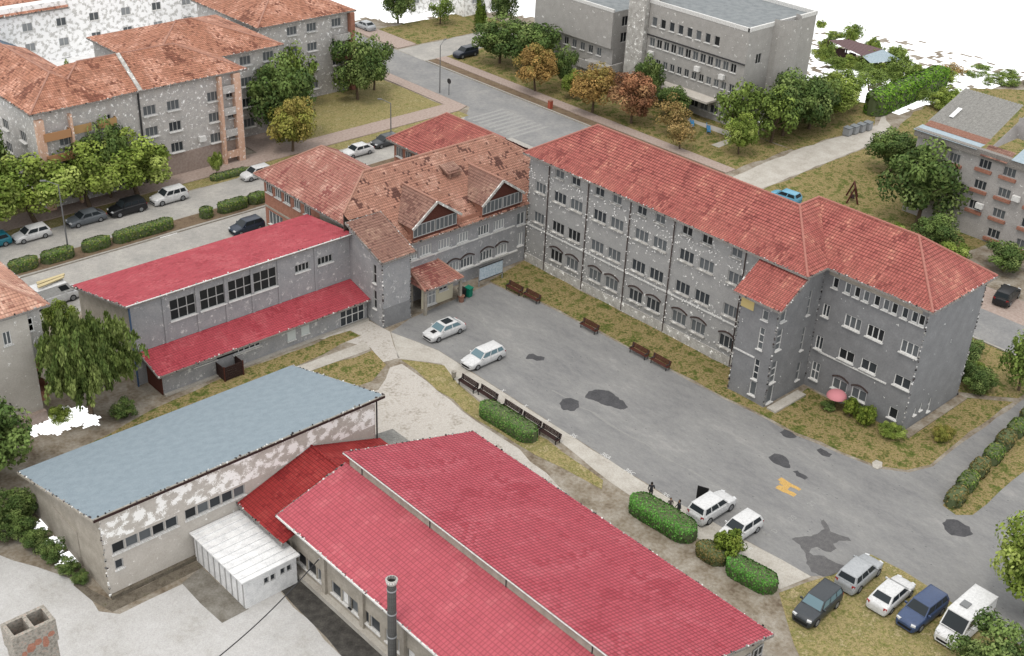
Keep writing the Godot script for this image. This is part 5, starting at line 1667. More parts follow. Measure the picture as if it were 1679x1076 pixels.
	for i in 6:
		for s in [-1, 1]:
			m = MB.new()
			m.box(Vector3(0, 0.2 + i * 0.24, s * 0.8), Vector3(2.0, 0.2, 0.05))
			obj("slat", m, M.wood_dark, kb)
			m = MB.new()
			m.box(Vector3(s * 1.0, 0.2 + i * 0.24, 0), Vector3(0.05, 0.2, 1.55))
			obj("slat", m, M.wood_dark, kb)
	for q in [[-1, -1], [-1, 1], [1, -1], [1, 1]]:
		m = MB.new()
		m.box(Vector3(q[0] * 1.0, 0.8, q[1] * 0.82), Vector3(0.1, 1.6, 0.1))
		obj("corner_post", m, M.wood, kb)
	m = MB.new()
	m.box(Vector3(0.1, 1.9, -0.5), Vector3(1.9, 0.06, 1.4), Basis(Vector3.RIGHT, -0.9))
	obj("lid", m, M.dark, kb)
	# stovepipe beside the red hall and the double brick flue, with the wire
	var sp := thing("flue_pipe", "tall grey steel flue pipe with soot streaks beside the red hall", "flue", Vector3(36.6, 0, -47.9))
	m = MB.new()
	m.tube(Vector3.ZERO, Vector3(0, 8.6, 0), 0.3, 0.3, 14, false)
	obj("pipe", m, textured(mottle(256, 72, 0.05, [alb(48, 48, 48, 1.12), alb(84, 84, 83, 1.12), alb(116, 116, 114, 1.12)], 0.0, Color.WHITE, 0.1, alb(26, 26, 26, 1.12)), 2.0), sp)
	for k2 in 4:
		m = MB.new()
		m.tube(Vector3(0, 1.9 + k2 * 2.0, 0), Vector3(0, 2.0 + k2 * 2.0, 0), 0.33, 0.33, 14)
		obj("band", m, M.steel, sp)
	m = MB.new()
	m.tube(Vector3(0, 8.5, 0), Vector3(0, 8.8, 0), 0.36, 0.42, 14, false)
	m.tube(Vector3(0, 8.8, 0), Vector3(0, 8.85, 0), 0.42, 0.3, 14, false)
	obj("collar", m, M.plinth, sp)
	var bc := thing("twin_flue_chimney", "square chimney of stained render and brick with two open flues", "chimney", Vector3(17.4, 0, -58.7))
	m = MB.new()
	m.box(Vector3(0, 3.7, 0), Vector3(2.5, 7.4, 1.55))
	obj("stack", m, M.mortar, bc)
	m = MB.new()
	for q in [[0, -0.72, 2.7, 0.24], [0, 0.72, 2.7, 0.24], [-1.22, 0, 0.26, 1.2], [1.22, 0, 0.26, 1.2], [0, 0, 0.26, 1.2]]:
		m.box(Vector3(q[0], 8.2, q[1]), Vector3(q[2], 1.64, q[3]))
	obj("crown", m, M.mortar, bc)
	for s in [-0.62, 0.62]:
		m = MB.new()
		m.box(Vector3(s, 7.6, 0), Vector3(0.9, 0.1, 1.1))
		obj("flue", m, M.brick, bc)
	m = MB.new()
	for q in [[-0.35, 7.75, 0.55, 0.7], [0.1, 7.95, 0.5, 0.5], [0.55, 7.7, 0.4, 0.9], [0.95, 8.1, 0.45, 0.4], [-0.8, 7.5, 0.35, 0.45]]:
		var k3 := Vector3(q[0], q[1], 0.848)
		m.poly([k3 + Vector3(-q[2] * 0.5, -q[3] * 0.35, 0), k3 + Vector3(q[2] * 0.1, -q[3] * 0.5, 0), k3 + Vector3(q[2] * 0.5, -q[3] * 0.2, 0), k3 + Vector3(q[2] * 0.35, q[3] * 0.4, 0), k3 + Vector3(-q[2] * 0.2, q[3] * 0.5, 0), k3 + Vector3(-q[2] * 0.45, q[3] * 0.15, 0)])
	obj("bare_brick", m, M.brick, bc)
	var wr := thing("overhead_wire", "black overhead wire sagging across the pale yard to the hall", "wire", Vector3(36, 0, -56))
	m = MB.new()
	var w0 := Vector3(37.6, 3.4, -57.8) - wr.position
	var w1 := gp(330, 1100, 3.0) - wr.position
	var prev := w0
	for i in range(1, 15):
		var s := i / 14.0
		var p := w0.lerp(w1, s) - Vector3(0, 0.5 * sin(PI * s), 0)
		m.tube(prev, p, 0.045, 0.045, 5, false)
		prev = p
	obj("cable", m, M.iron, wr)
	m = MB.new()
	m.tube(w0, w0 + Vector3(0.3, 0, 0), 0.06, 0.06, 6)
	obj("insulator", m, M.white, wr)
	# pale slab on the corner grass, kerb stones
	var sl := thing("concrete_slab", "pale broken concrete slab lying on the lawn corner", "slab", gp(1438, 763), 0.3)
	sl.scale = Vector3(0.75, 0.6, 0.75)
	m = MB.new()
	m.poly([Vector3(-0.9, 0.14, 0.3), Vector3(-0.2, 0.16, 0.65), Vector3(0.8, 0.15, 0.4), Vector3(0.9, 0.14, -0.35), Vector3(0.1, 0.16, -0.6), Vector3(-0.8, 0.15, -0.3)])
	var rim := [Vector3(-0.9, 0.14, 0.3), Vector3(-0.2, 0.16, 0.65), Vector3(0.8, 0.15, 0.4), Vector3(0.9, 0.14, -0.35), Vector3(0.1, 0.16, -0.6), Vector3(-0.8, 0.15, -0.3)]
	for i in 6:
		var a: Vector3 = rim[i]
		var b: Vector3 = rim[(i + 1) % 6]
		m.quad(Vector3(a.x, 0, a.z), Vector3(b.x, 0, b.z), b, a)
	obj("slab", m, M.concrete, sl)
	# pink parasol by the end wing
	var ps := thing("pink_parasol", "round pink parasol standing by the shrubs under the grey wall", "parasol", Vector3(88.9, 0, -48.1))
	m = MB.new()
	var rows := []
	for i in 6:
		var w := PI * 0.5 * i / 5.0
		var line := []
		for j in 17:
			var v := TAU * j / 16.0
			line.append(Vector3(cos(v) * cos(w) * 0.95, 1.35 + sin(w) * 0.62, -sin(v) * cos(w) * 0.95))
		rows.append(line)
	m.grid(rows)
	obj("canopy", m, mat(alb(224, 150, 158, 1.6)), ps)
	m = MB.new()
	m.tube(Vector3.ZERO, Vector3(0, 1.95, 0), 0.03, 0.025, 6)
	obj("pole", m, M.iron, ps)
	# swing seats on the right lawn
	var sg := thing("garden_swing", "small dark timber garden swing frame standing on the open lawn", "swing", gp(1397, 328), 0.6)
	for s in [-1, 1]:
		for q in [-1, 1]:
			m = MB.new()
			m.tube(Vector3(s * 1.3, 0, q * 0.7), Vector3(s * 1.1, 2.1, 0), 0.12, 0.1, 6)
			obj("post", m, M.wood, sg)
	m = MB.new()
	m.tube(Vector3(-1.3, 2.1, 0), Vector3(1.3, 2.1, 0), 0.09, 0.09, 6)
	obj("beam", m, M.wood, sg)
	m = MB.new()
	m.box(Vector3(0, 0.5, 0), Vector3(1.3, 0.08, 0.5))
	m.box(Vector3(0, 0.8, -0.25), Vector3(1.3, 0.5, 0.06))
	obj("seat", m, M.wood_dark, sg)
	# blue benches in the office garden
	for q in [[1133, 207, "bright blue garden bench on the pale path under the trees"], [1160, 216, "bright blue garden bench at the path end by the lawn"]]:
		var bb := thing("garden_bench", q[2], "bench", gp(q[0], q[1]), 0.7, "blue benches in the office garden")
		bench_mesh(bb, mat(alb(60, 150, 210, 1.6), 0.5), M.steel, 2.6)
	M.lamp_grey = mat(alb(112, 113, 114, 1.3), 0.6)
	# street lamps and a sign
	lamp_post(gp(721, 152), 7.4, 0.4, "tall grey street lamp on the verge of the cross street")
	lamp_post(gp(641, 228), 5.2, 2.4, "grey street lamp between the roofs and the lawn pavement")
	lamp_post(gp(112, 412), 8.0, 2.6, "grey street lamp in the planted median of the boulevard")
	var rs := thing("round_sign", "dark round road sign on a post beside the cross street lamp", "sign", gp(736, 156))
	m = MB.new()
	m.tube(Vector3.ZERO, Vector3(0, 2.6, 0), 0.05, 0.05, 6)
	obj("post", m, M.iron, rs)
	m = MB.new()
	m.tube(Vector3(-0.04, 2.2, 0), Vector3(0.04, 2.2, 0), 0.42, 0.42, 14)
	obj("disc", m, M.iron, rs)
	var ub := thing("utility_box", "small brick red utility box on the pavement by autumn trees", "box", gp(902, 178))
	m = MB.new()
	m.box(Vector3(0, 0.6, 0), Vector3(0.6, 1.2, 0.5))
	obj("cabinet", m, mat(alb(160, 84, 66, 1.12)), ub)
	m = MB.new()
	m.box(Vector3(0, 1.23, 0), Vector3(0.7, 0.06, 0.6))
	obj("lid", m, M.rust, ub)

func wheelie(t: Node3D, m: Material) -> void:
	var b := MB.new()
	var rows := []
	for q in [[0.0, 0.5], [0.05, 0.52], [0.95, 0.62], [1.0, 0.66]]:
		var h: float = q[0]
		var s: float = q[1] * 0.5
		rows.append([Vector3(-s, h, s), Vector3(s, h, s), Vector3(s, h, -s), Vector3(-s, h, -s), Vector3(-s, h, s)])
	for i in rows.size() - 1:
		for j in 4:
			b.quad(rows[i][j], rows[i][j + 1], rows[i + 1][j + 1], rows[i + 1][j])
	obj("body", b, m, t)
	b = MB.new()
	b.box(Vector3(0, 1.08, 0.0), Vector3(0.72, 0.1, 0.74), Basis(Vector3.RIGHT, 0.12))
	obj("lid", b, m, t)
	for s in [-0.28, 0.22]:
		b = MB.new()
		b.tube(Vector3(s, 0.12, -0.3), Vector3(s + 0.06, 0.12, -0.3), 0.12, 0.12, 10)
		obj("wheel", b, M.dark, t)

func car(label: String, at: Vector3, turn: float, paint: Material, kind: String, group := "parked cars", glass: Material = null, parts := true) -> Node3D:
	var t := thing("parked_car" if kind != "van" else "parked_van", label, "car" if kind != "van" else "van", at, turn, group)
	var L := 4.5
	var W := 1.8
	var H := 1.46
	var st := [[-0.5, 0.8, 0.62], [-0.49, 0.92, 0.84], [-0.45, 0.98, 0.96], [-0.3, 1.0, 0.98], [0.0, 1.0, 0.96], [0.2, 1.0, 0.94], [0.3, 0.99, 0.9], [0.42, 0.95, 0.8], [0.48, 0.86, 0.68], [0.5, 0.74, 0.52]]
	var cab := [-0.42, 0.24, -0.27, 0.09]     # base rear, base front, top rear, top front (shares of the length)
	if kind == "hatch":
		L = 4.1; W = 1.72; H = 1.5
		st[1][2] = 0.9; st[2][2] = 1.0
		cab = [-0.485, 0.25, -0.40, 0.08]
	elif kind == "wagon":
		L = 4.6; H = 1.5
		cab = [-0.485, 0.22, -0.41, 0.08]
	elif kind == "suv":
		L = 4.5; W = 1.84; H = 1.7
		for s in st:
			s[2] = float(s[2]) + 0.14
		cab = [-0.485, 0.23, -0.42, 0.09]
	elif kind == "van":
		L = 5.4; W = 2.0; H = 2.3
		for s in st:
			s[2] = float(s[2]) + 0.25
		cab = [-0.495, 0.37, -0.485, 0.24]
	var glassm: Material = glass if glass else M.car_glass
	var w2 := W * 0.5
	var rows := []
	for s in st:
		var x: float = s[0] * L
		var w: float = s[1] * w2
		var b: float = s[2]
		var half := [[0.9, 0.2], [1.0, 0.36], [1.0, 0.58], [0.985, b - 0.14], [0.9, b - 0.015], [0.5, b + 0.02]]
		var line := []
		for q in half:
			line.append(Vector3(x, minf(q[1], b), -w * q[0]))
		line.append(Vector3(x, b + 0.03, 0))
		for i in range(half.size() - 1, -1, -1):
			line.append(Vector3(x, minf(half[i][1], b), w * half[i][0]))
		rows.append(line)
	var mb := MB.new()
	mb.grid(rows)
	mb.poly(rows[0])
	var fr: Array = rows[-1].duplicate()
	fr.reverse()
	mb.poly(fr)
	var body := obj("body", mb, paint, t)
	# cabin
	var belt: float = st[4][2] - 0.02
	var wt := w2 * 0.76 if kind != "van" else w2 * 0.9
	var wb := w2 * 0.93
	var yt := H - 0.05
	var bx0: float = cab[0] * L
	var bx1: float = cab[1] * L
	var tx0: float = cab[2] * L
	var tx1: float = cab[3] * L
	var P := [Vector3(bx1, belt, -wb), Vector3(bx1, belt, wb), Vector3(bx0, belt, wb), Vector3(bx0, belt, -wb), Vector3(tx1, yt, -wt), Vector3(tx1, yt, wt), Vector3(tx0, yt, wt), Vector3(tx0, yt, -wt)]
	mb = MB.new()
	var front := [P[1], P[0], P[4], P[5]]
	var back := [P[3], P[2], P[6], P[7]]
	var right := [P[2], P[1], P[5], P[6]]
	var left := [P[0], P[3], P[7], P[4]]
	for f in [front, back, right, left]:
		mb.quad(f[0], f[1], f[2], f[3])
	obj("cabin_frame", mb, paint, body)
	mb = MB.new()
	var rr := []
	for i in 7:
		var s := i / 6.0
		var x := lerpf(tx0 - 0.04, tx1 + 0.04, s)
		var line := []
		for j in 7:
			var v := j / 6.0 * 2.0 - 1.0
			var edge := maxf(absf(v), absf(s * 2.0 - 1.0))
			line.append(Vector3(x, yt - 0.02 + 0.075 * (1.0 - pow(edge, 3.0)), v * (wt + 0.03)))
		rr.append(line)
	mb.grid(rr)
	obj("roof", mb, paint, t)
	var pane := func(called: String, f: Array, u0: float, u1: float, v0: float, v1: float) -> void:
		var n: Vector3 = (f[1] - f[0]).cross(f[3] - f[0]).normalized() * 0.014
		var at2 := func(u: float, v: float) -> Vector3:
			return f[0].lerp(f[1], u).lerp(f[3].lerp(f[2], u), v) + n
		var m := MB.new()
		m.quad(at2.call(u0, v0), at2.call(u1, v0), at2.call(u1, v1), at2.call(u0, v1))
		obj(called, m, glassm, t)
	pane.call("windscreen", front, 0.05, 0.95, 0.06, 0.93)
	if kind != "van":
		pane.call("rear_window", back, 0.08, 0.92, 0.2, 0.9)
	if kind == "van":
		pane.call("side_window", right, 0.72, 0.93, 0.25, 0.85)
		pane.call("side_window", left, 0.07, 0.28, 0.25, 0.85)
	else:
		var cuts := [[0.07, 0.3], [0.34, 0.62], [0.66, 0.95]] if kind in ["suv", "wagon"] else [[0.08, 0.46], [0.51, 0.93]]
		for q in cuts:
			pane.call("side_window", right, q[0], q[1], 0.14, 0.88)
			pane.call("side_window", left, 1.0 - q[1], 1.0 - q[0], 0.14, 0.88)
	# wheels
	var wr := 0.31 if kind in ["sedan", "hatch", "wagon"] else 0.36
	for x in [-0.3 * L, 0.31 * L]:
		for s in [-1, 1]:
			var wh := MB.new()
			var z0: float = s * (w2 - 0.2)
			var z1: float = s * (w2 + 0.012)
			wh.tube(Vector3(x, wr, z0), Vector3(x, wr, z1), wr, wr, 16)
			var wn := obj("wheel", wh, M.tyre, t)
			var rm := MB.new()
			rm.tube(Vector3(x, wr, z1), Vector3(x, wr, z1 + s * 0.012), wr * 0.66, wr * 0.6, 12)
			obj("rim", rm, M.rim, wn)
	if not parts:
		return t
	for s in [-1, 1]:
		var hl := MB.new()
		hl.box(Vector3(0.472 * L, st[8][2] - 0.04, s * w2 * 0.66), Vector3(0.2, 0.14, 0.34), Basis(Vector3.UP, -s * 0.35))
		obj("headlight", hl, M.lamp, t)
		var tl := MB.new()
		tl.box(Vector3(-0.482 * L, st[2][2] - 0.2, s * w2 * 0.78), Vector3(0.1, 0.2, 0.26), Basis(Vector3.UP, s * 0.3))
		obj("tail_light", tl, M.tail, t)
		var mi := MB.new()
		mi.box(Vector3(0.17 * L, belt + 0.1, s * (w2 + 0.06)), Vector3(0.1, 0.14, 0.2))
		obj("mirror", mi, paint, t)
	var gr := MB.new()
	gr.box(Vector3(0.495 * L, 0.4, 0), Vector3(0.06, 0.2, W * 0.6))
	obj("grille", gr, M.dark, t)
	var bp := MB.new()
	bp.box(Vector3(-0.492 * L, 0.42, 0), Vector3(0.1, 0.22, W * 0.84))
	obj("rear_bumper", bp, paint, t)
	return t

func paint(r: float, g: float, b: float, spots := true) -> Material:
	var m: StandardMaterial3D
	if spots:
		m = textured(mottle(256, int(r + g * 3 + b * 7), 0.03, [alb(r * 0.92, g * 0.92, b * 0.92, 1.6), alb(r, g, b, 1.6), alb(minf(r * 1.06, 255), minf(g * 1.06, 255), minf(b * 1.06, 255), 1.6)], 0.0, Color.WHITE, 0.015, alb(r * 0.45, g * 0.45, b * 0.45, 1.6)), 2.5, 0.35)
	else:
		m = mat(alb(r, g, b, 1.6), 0.35)
	m.metallic_specular = 0.5
	return m

func make_cars() -> void:
	M.car_glass = mat(alb(44, 50, 54, 1.3), 0.12)
	M.screen_blue = mat(alb(116, 142, 152, 1.6), 0.15)
	M.tyre = mat(Color(0.02, 0.02, 0.021), 0.8)
	M.rim = mat(alb(120, 122, 124, 1.2), 0.4)
	M.lamp = mat(alb(206, 208, 210, 1.3), 0.2)
	M.tail = mat(alb(150, 40, 40, 1.2), 0.3)
	var white := paint(226, 227, 228)
	var silver := paint(178, 182, 186)
	var black := paint(34, 36, 40)
	var navy := paint(62, 82, 120)
	var dark := paint(56, 62, 68)
	var a := car("white sedan with black sunroof parked near the entrance porch", Vector3(69.1, 0.01, -81.4), PI, white, "sedan", "cars in the school yard", M.screen_blue)
	var sr := MB.new()
	sr.box(Vector3(-0.35, 1.475, 0), Vector3(1.0, 0.02, 0.9))
	obj("sunroof", sr, M.car_glass, a)
	var sc := MB.new()
	sc.box(Vector3(1.45, 0.945, -0.1), Vector3(0.5, 0.02, 0.5), Basis(Vector3(0, 0, 1), -0.12))
	obj("bonnet_scoop", sc, M.dark, a)
	car("white estate car parked beside the sunroof sedan", Vector3(68.7, 0.01, -75.0), PI, white, "wagon", "cars in the school yard", M.screen_blue)
	var b := car("white off-roader with a dark door standing open", Vector3(67.6, 0.01, -45.5), 0.0, white, "suv", "cars in the school yard")
	var door := MB.new()
	door.box(Vector3(0.35, 1.0, -1.35), Vector3(0.06, 1.3, 0.95), Basis(Vector3.UP, 0.4))
	obj("door", door, M.dark, b)
	car("white hatchback behind the round clipped tree", Vector3(67.2, 0.01, -42.3), PI, white, "hatch", "cars in the school yard")
	car("charcoal off-roader parked alone by the red hall corner", Vector3(64.5, 0.02, -33.0), PI + 0.06, dark, "suv", "cars in the school yard", M.screen_blue)
	car("silver off-roader first in the row on the dry grass", Vector3(70.0, 0.02, -33.0), 0.05, silver, "suv", "cars in the school yard")
	car("white saloon between the silver and the blue car", Vector3(69.9, 0.02, -30.1), 0.03, white, "sedan", "cars in the school yard")
	car("navy blue off-roader beside the white van", Vector3(70.0, 0.02, -27.6), PI - 0.03, navy, "suv", "cars in the school yard")
	var v := car("tall white van with roof hatch under the corner tree", Vector3(71.2, 0.02, -24.9), PI, paint(236, 237, 238), "van", "cars in the school yard")
	var vh := MB.new()
	vh.box(Vector3(0.1, 2.36, 0.2), Vector3(0.7, 0.08, 0.6))
	obj("roof_hatch", vh, M.rim, v)
	# boulevard
	car("white hatchback at the far kerb near the street lamp", Vector3(46.5, 0.01, -127.0), PI, white, "hatch", "cars along the boulevard")
	car("grey saloon half hidden under the street trees", Vector3(53.2, 0.01, -127.3), PI, paint(110, 116, 122), "sedan", "cars along the boulevard")
	car("black off-roader parked under the street trees", Vector3(58.2, 0.01, -127.0), PI, black, "suv", "cars along the boulevard")
	car("white off-roader parked past the last street tree", Vector3(63.7, 0.01, -127.0), PI, white, "suv", "cars along the boulevard")
	car("white car peeping out behind the old block roof", Vector3(76.0, 0.01, -127.0), PI, white, "hatch", "cars along the boulevard", null, false)
	car("dark blue car between sports hall and old block", Vector3(66.6, 0.01, -114.2), PI, paint(48, 60, 78), "hatch", "cars along the boulevard")
	car("white saloon in the bay behind the old block", Vector3(90.9, 0.015, -125.6), PI, white, "sedan", "cars along the boulevard")
	car("dark grey car beside the white saloon in the bay", Vector3(96.0, 0.015, -126.2), PI, paint(72, 76, 80), "hatch", "cars along the boulevard")
	car("turquoise small car at the end of the boulevard row", Vector3(42.2, 0.01, -127.6), PI, paint(40, 130, 150), "hatch", "cars along the boulevard", null, false)
	var vn := car("white van with yellow planks on its roof rack behind the corner house", Vector3(41.9, 0.01, -111.4), 0.05, white, "van", "cars along the boulevard")
	for i in 4:
		var pl := MB.new()
		pl.box(Vector3(0.3 - i * 0.15, 2.5 + 0.05 * (i % 2), -0.5 + i * 0.3), Vector3(3.0, 0.12, 0.22), Basis(Vector3.UP, 0.05 * i))
		obj("roof_plank", pl, mat(alb(216, 200, 158, 1.7)), vn)
	car("silver car at the head of the cross street", Vector3(127.0, 0.02, -172.5), PI * 0.5, silver, "sedan", "cars on the side streets", null, false)
	car("dark blue car nosed into the big bush", Vector3(131.2, 0.02, -150.2), PI, paint(42, 50, 66), "suv", "cars on the side streets", null, false)
	car("sky blue car parked behind the school roof ridge", Vector3(125.2, 0.02, -80.5), PI * 0.5 + 0.1, paint(110, 176, 206), "hatch", "cars on the side streets", null, false)
	car("black off-roader on the pink paved strip", Vector3(122.6, 0.02, -48.6), 0.15, black, "suv", "cars on the side streets")

func leaf_mat() -> StandardMaterial3D:
	var m := StandardMaterial3D.new()
	m.vertex_color_use_as_albedo = true
	m.roughness = 0.75
	m.metallic_specular = 0.2
	m.cull_mode = BaseMaterial3D.CULL_DISABLED
	m.backlight_enabled = true
	m.backlight = Color(0.12, 0.16, 0.05)
	return m

func leaf(mb: MB, p: Vector3, n: Vector3, s: float, col: Color, r: RandomNumberGenerator) -> void:
	var a := n.cross(Vector3(r.randf() - 0.5, r.randf() - 0.5, r.randf() - 0.5)).normalized()
	var b := n.cross(a)
	var q := [p - a * s * 0.5, p + b * s * 0.32 + n * s * 0.08, p + a * s * 0.5, p - b * s * 0.32 + n * s * 0.08]
	for i in [0, 1, 2, 0, 2, 3]:
		mb.v.append(q[i]); mb.n.append(n); mb.c.append(col); mb.t.append(Vector2.ZERO)

func pal_pick(pal: Array, r: RandomNumberGenerator) -> Color:
	var c: Color = pal[r.randi() % pal.size()]
	return c * r.randf_range(0.66, 1.3)

# a crown of leaf clumps round the origin: half-sizes rx, ry
func crown(sd: int, rx: float, ry: float, clumps: int, per: int, size: float, pal: Array, shape := "round") -> ArrayMesh:
	var r := RandomNumberGenerator.new()
	r.seed = sd
	var mb := MB.new()
	for k in clumps:
		var d := Vector3(r.randfn(), r.randfn(), r.randfn()).normalized()
		var rad := pow(r.randf(), 0.4) * r.randf_range(0.74, 0.98)
		var c := d * rad
		if shape == "cone":
			var yy := r.randf_range(-1, 1)
			var w := (1.0 - (yy + 1.0) * 0.5) * 0.85 + 0.08
			var an := r.randf() * TAU
			c = Vector3(cos(an) * w, yy, sin(an) * w) * Vector3(0.8, 1, 0.8)
		elif shape == "box":
			c = Vector3(r.randf_range(-1, 1), r.randf_range(-1, 1), r.randf_range(-1, 1)) * 0.85
		if c.y < -0.7 and shape == "round":
			c.y *= 0.7
		var ctr := Vector3(c.x * rx, c.y * ry, c.z * rx)
		var cr := (0.19 + r.randf() * 0.19) * minf(rx, ry)
		var tone: Color = pal_pick(pal, r)
		if shape == "willow":
			# hanging strands
			for q in 5:
				var p0 := ctr + Vector3(r.randfn(), r.randfn() * 0.4, r.randfn()) * cr * 0.7
				var len := r.randf_range(0.7, 1.9)
				var n := int(per / 5.0)
				for i in n:
					var s := float(i) / n
					var p := p0 + Vector3(r.randfn() * 0.12 + c.x * s * 0.5, -len * s, r.randfn() * 0.12 + c.z * s * 0.5)
					var a := Vector3(r.randfn() * 0.25, -1, r.randfn() * 0.25) * 0.42
					var b := Vector3(r.randfn(), r.randfn() * 0.2, r.randfn()).normalized() * 0.09
					var nn := b.cross(a).normalized()
					if nn.y < 0:
						nn = -nn
						b = -b
					var col := tone.lerp(pal_pick(pal, r), 0.4)
					var q4 := [p - a * 0.5, p - b, p + a * 0.5, p + b]
					for w in [0, 1, 2, 0, 2, 3]:
						mb.v.append(q4[w]); mb.n.append(nn); mb.c.append(col); mb.t.append(Vector2.ZERO)
			continue
		for i in per:
			var e := Vector3(r.randfn(), r.randfn() + 0.25, r.randfn()).normalized()
			var p := ctr + e * cr * r.randf_range(0.75, 1.1)
			var n := (e + Vector3(r.randfn(), r.randfn() + 0.4, r.randfn()) * 0.45).normalized()
			leaf(mb, p, n, size * r.randf_range(0.7, 1.25), tone.lerp(pal_pick(pal, r), 0.35), r)
	return mb.mesh()

func trunk(sd: int, h: float, rad: float, spread: float) -> ArrayMesh:
	var r := RandomNumberGenerator.new()
	r.seed = sd
	var mb := MB.new()
	var bend := Vector3(r.randfn() * 0.1, 0, r.randfn() * 0.1)
	var a := Vector3.ZERO
	for i in 4:
		var b := Vector3(bend.x * (i + 1), h * (i + 1) / 4.0, bend.z * (i + 1))
		mb.tube(a, b, rad * (1.0 - i * 0.17), rad * (1.0 - (i + 1) * 0.17), 8, false)
		a = b
	for i in 6:
		var an := TAU * i / 6.0 + r.randf()
		var s := Vector3(bend.x * 2.5, h * r.randf_range(0.5, 0.85), bend.z * 2.5)
		var e := s + Vector3(cos(an) * spread * 0.7, h * r.randf_range(0.22, 0.5), sin(an) * spread * 0.7)
		mb.tube(s, e, rad * 0.42, rad * 0.1, 6, false)
	return mb.mesh()

var proto := {}

func tree(kind: String, at: Vector3, h: float, rad: float, label: String, group := "", called := "tree") -> Node3D:
	var p: Dictionary = proto[kind]
	var t := thing(called, label, "tree", at, rng.randf() * TAU, group)
	var k: int = rng.randi() % p.crowns.size()
	var trk := put("trunk", p.trunk, M.bark, t)
	var cr := put("crown", p.crowns[k], M.leaf, t)
	# crowns are made with half-size 1 x 1 in units of 'rad' 4, 'half height' 3.4
	var low: float = p.low
	var hh := (h - h * low) * 0.5
	cr.scale = Vector3(rad / 4.0, hh / 3.4, rad / 4.0)
	cr.position.y = h * low + hh
	trk.scale = Vector3(rad / 4.0, (h * (low + 0.35)) / 4.0, rad / 4.0)
	return t

func make_kind(kind: String, sd: int, pal: Array, clumps: int, per: int, size: float, low: float, shape := "round", n := 2) -> void:
	var cs := []
	for i in n:
		cs.append(crown(sd + i * 7, 4.0, 3.4, clumps, per, size, pal, shape))
	proto[kind] = {"crowns": cs, "trunk": trunk(sd, 4.0, 0.24, 3.0), "low": low}

func shrub(kind: String, at: Vector3, h: float, rad: float, label: String, group := "", category := "shrub") -> Node3D:
	var p: Dictionary = proto[kind]
	var t := thing("shrub", label, category, at, rng.randf() * TAU, group)
	var cr := put("foliage", p.crowns[rng.randi() % p.crowns.size()], M.leaf, t)
	cr.scale = Vector3(rad / 4.0, h * 0.5 / 3.4, rad / 4.0)
	cr.position.y = h * 0.5
	var trk := put("stem", p.trunk, M.bark, t)
	trk.scale = Vector3(0.25, h * 0.5 / 4.0, 0.25)
	return t

func K(r: float, g: float, b: float) -> Color:
	return alb(r, g, b, 1.0)

# a clipped hedge from a to b: dark twiggy inside, leaves set into its faces
func hedge(a: Vector3, b: Vector3, w: float, h: float, pal: Array, label: String, group := "", dens := 60.0, size := 0.19) -> Node3D:
	var mid := (a + b) * 0.5
	var d := b - a
	var L := d.length()
	var t := thing("hedge", label, "hedge", mid, atan2(-d.z, d.x), group)
	var r := RandomNumberGenerator.new()
	r.seed = int(absf(a.x * 131 + a.z * 17)) + 3
	var core := MB.new()
	var rows := []
	var prof := [[-0.5, 0.02], [-0.5, 0.3], [-0.5, 0.7], [-0.46, 0.9], [-0.34, 0.98], [0.0, 1.0], [0.34, 0.98], [0.46, 0.9], [0.5, 0.7], [0.5, 0.3], [0.5, 0.02]]
	var ns := maxi(int(L / 0.5), 4)
	for i in ns + 1:
		var s := float(i) / ns
		var e := minf(s, 1.0 - s) * L / (w * 0.5)
		var k := sqrt(clampf(1.0 - pow(1.0 - clampf(e, 0, 1), 2.0), 0.06, 1.0))
		var line := []
		for q in prof:
			line.append(Vector3((s - 0.5) * L, q[1] * h * lerpf(0.85, 1.0, k) + r.randfn() * 0.02, q[0] * w * k + r.randfn() * 0.02))
		rows.append(line)
	core.grid(rows)
	core.poly(rows[0])
	var last: Array = rows[-1].duplicate()
	last.reverse()
	core.poly(last)
	obj("twigs", core, M.twig, t)
	var lm := MB.new()
	var n := int((L * (w + 2 * h) + 2 * w * h) * dens)
	for i in n:
		var fi := r.randf() * ns
		var i0 := mini(int(fi), ns - 1)
		var fj := r.randf() * (prof.size() - 1)
		var j0 := mini(int(fj), prof.size() - 2)
		var p: Vector3 = rows[i0][j0].lerp(rows[i0 + 1][j0], fi - i0).lerp(rows[i0][j0 + 1].lerp(rows[i0 + 1][j0 + 1], fi - i0), fj - j0)
		var nn := Vector3(0, p.y - h * 0.45, p.z).normalized()
		nn = (nn + Vector3(r.randfn(), r.randfn(), r.randfn()) * 0.35).normalized()
		leaf(lm, p + nn * 0.03, nn, size * r.randf_range(0.7, 1.3), pal_pick(pal, r), r)
	obj("leaves", lm, M.leaf, t)
	return t

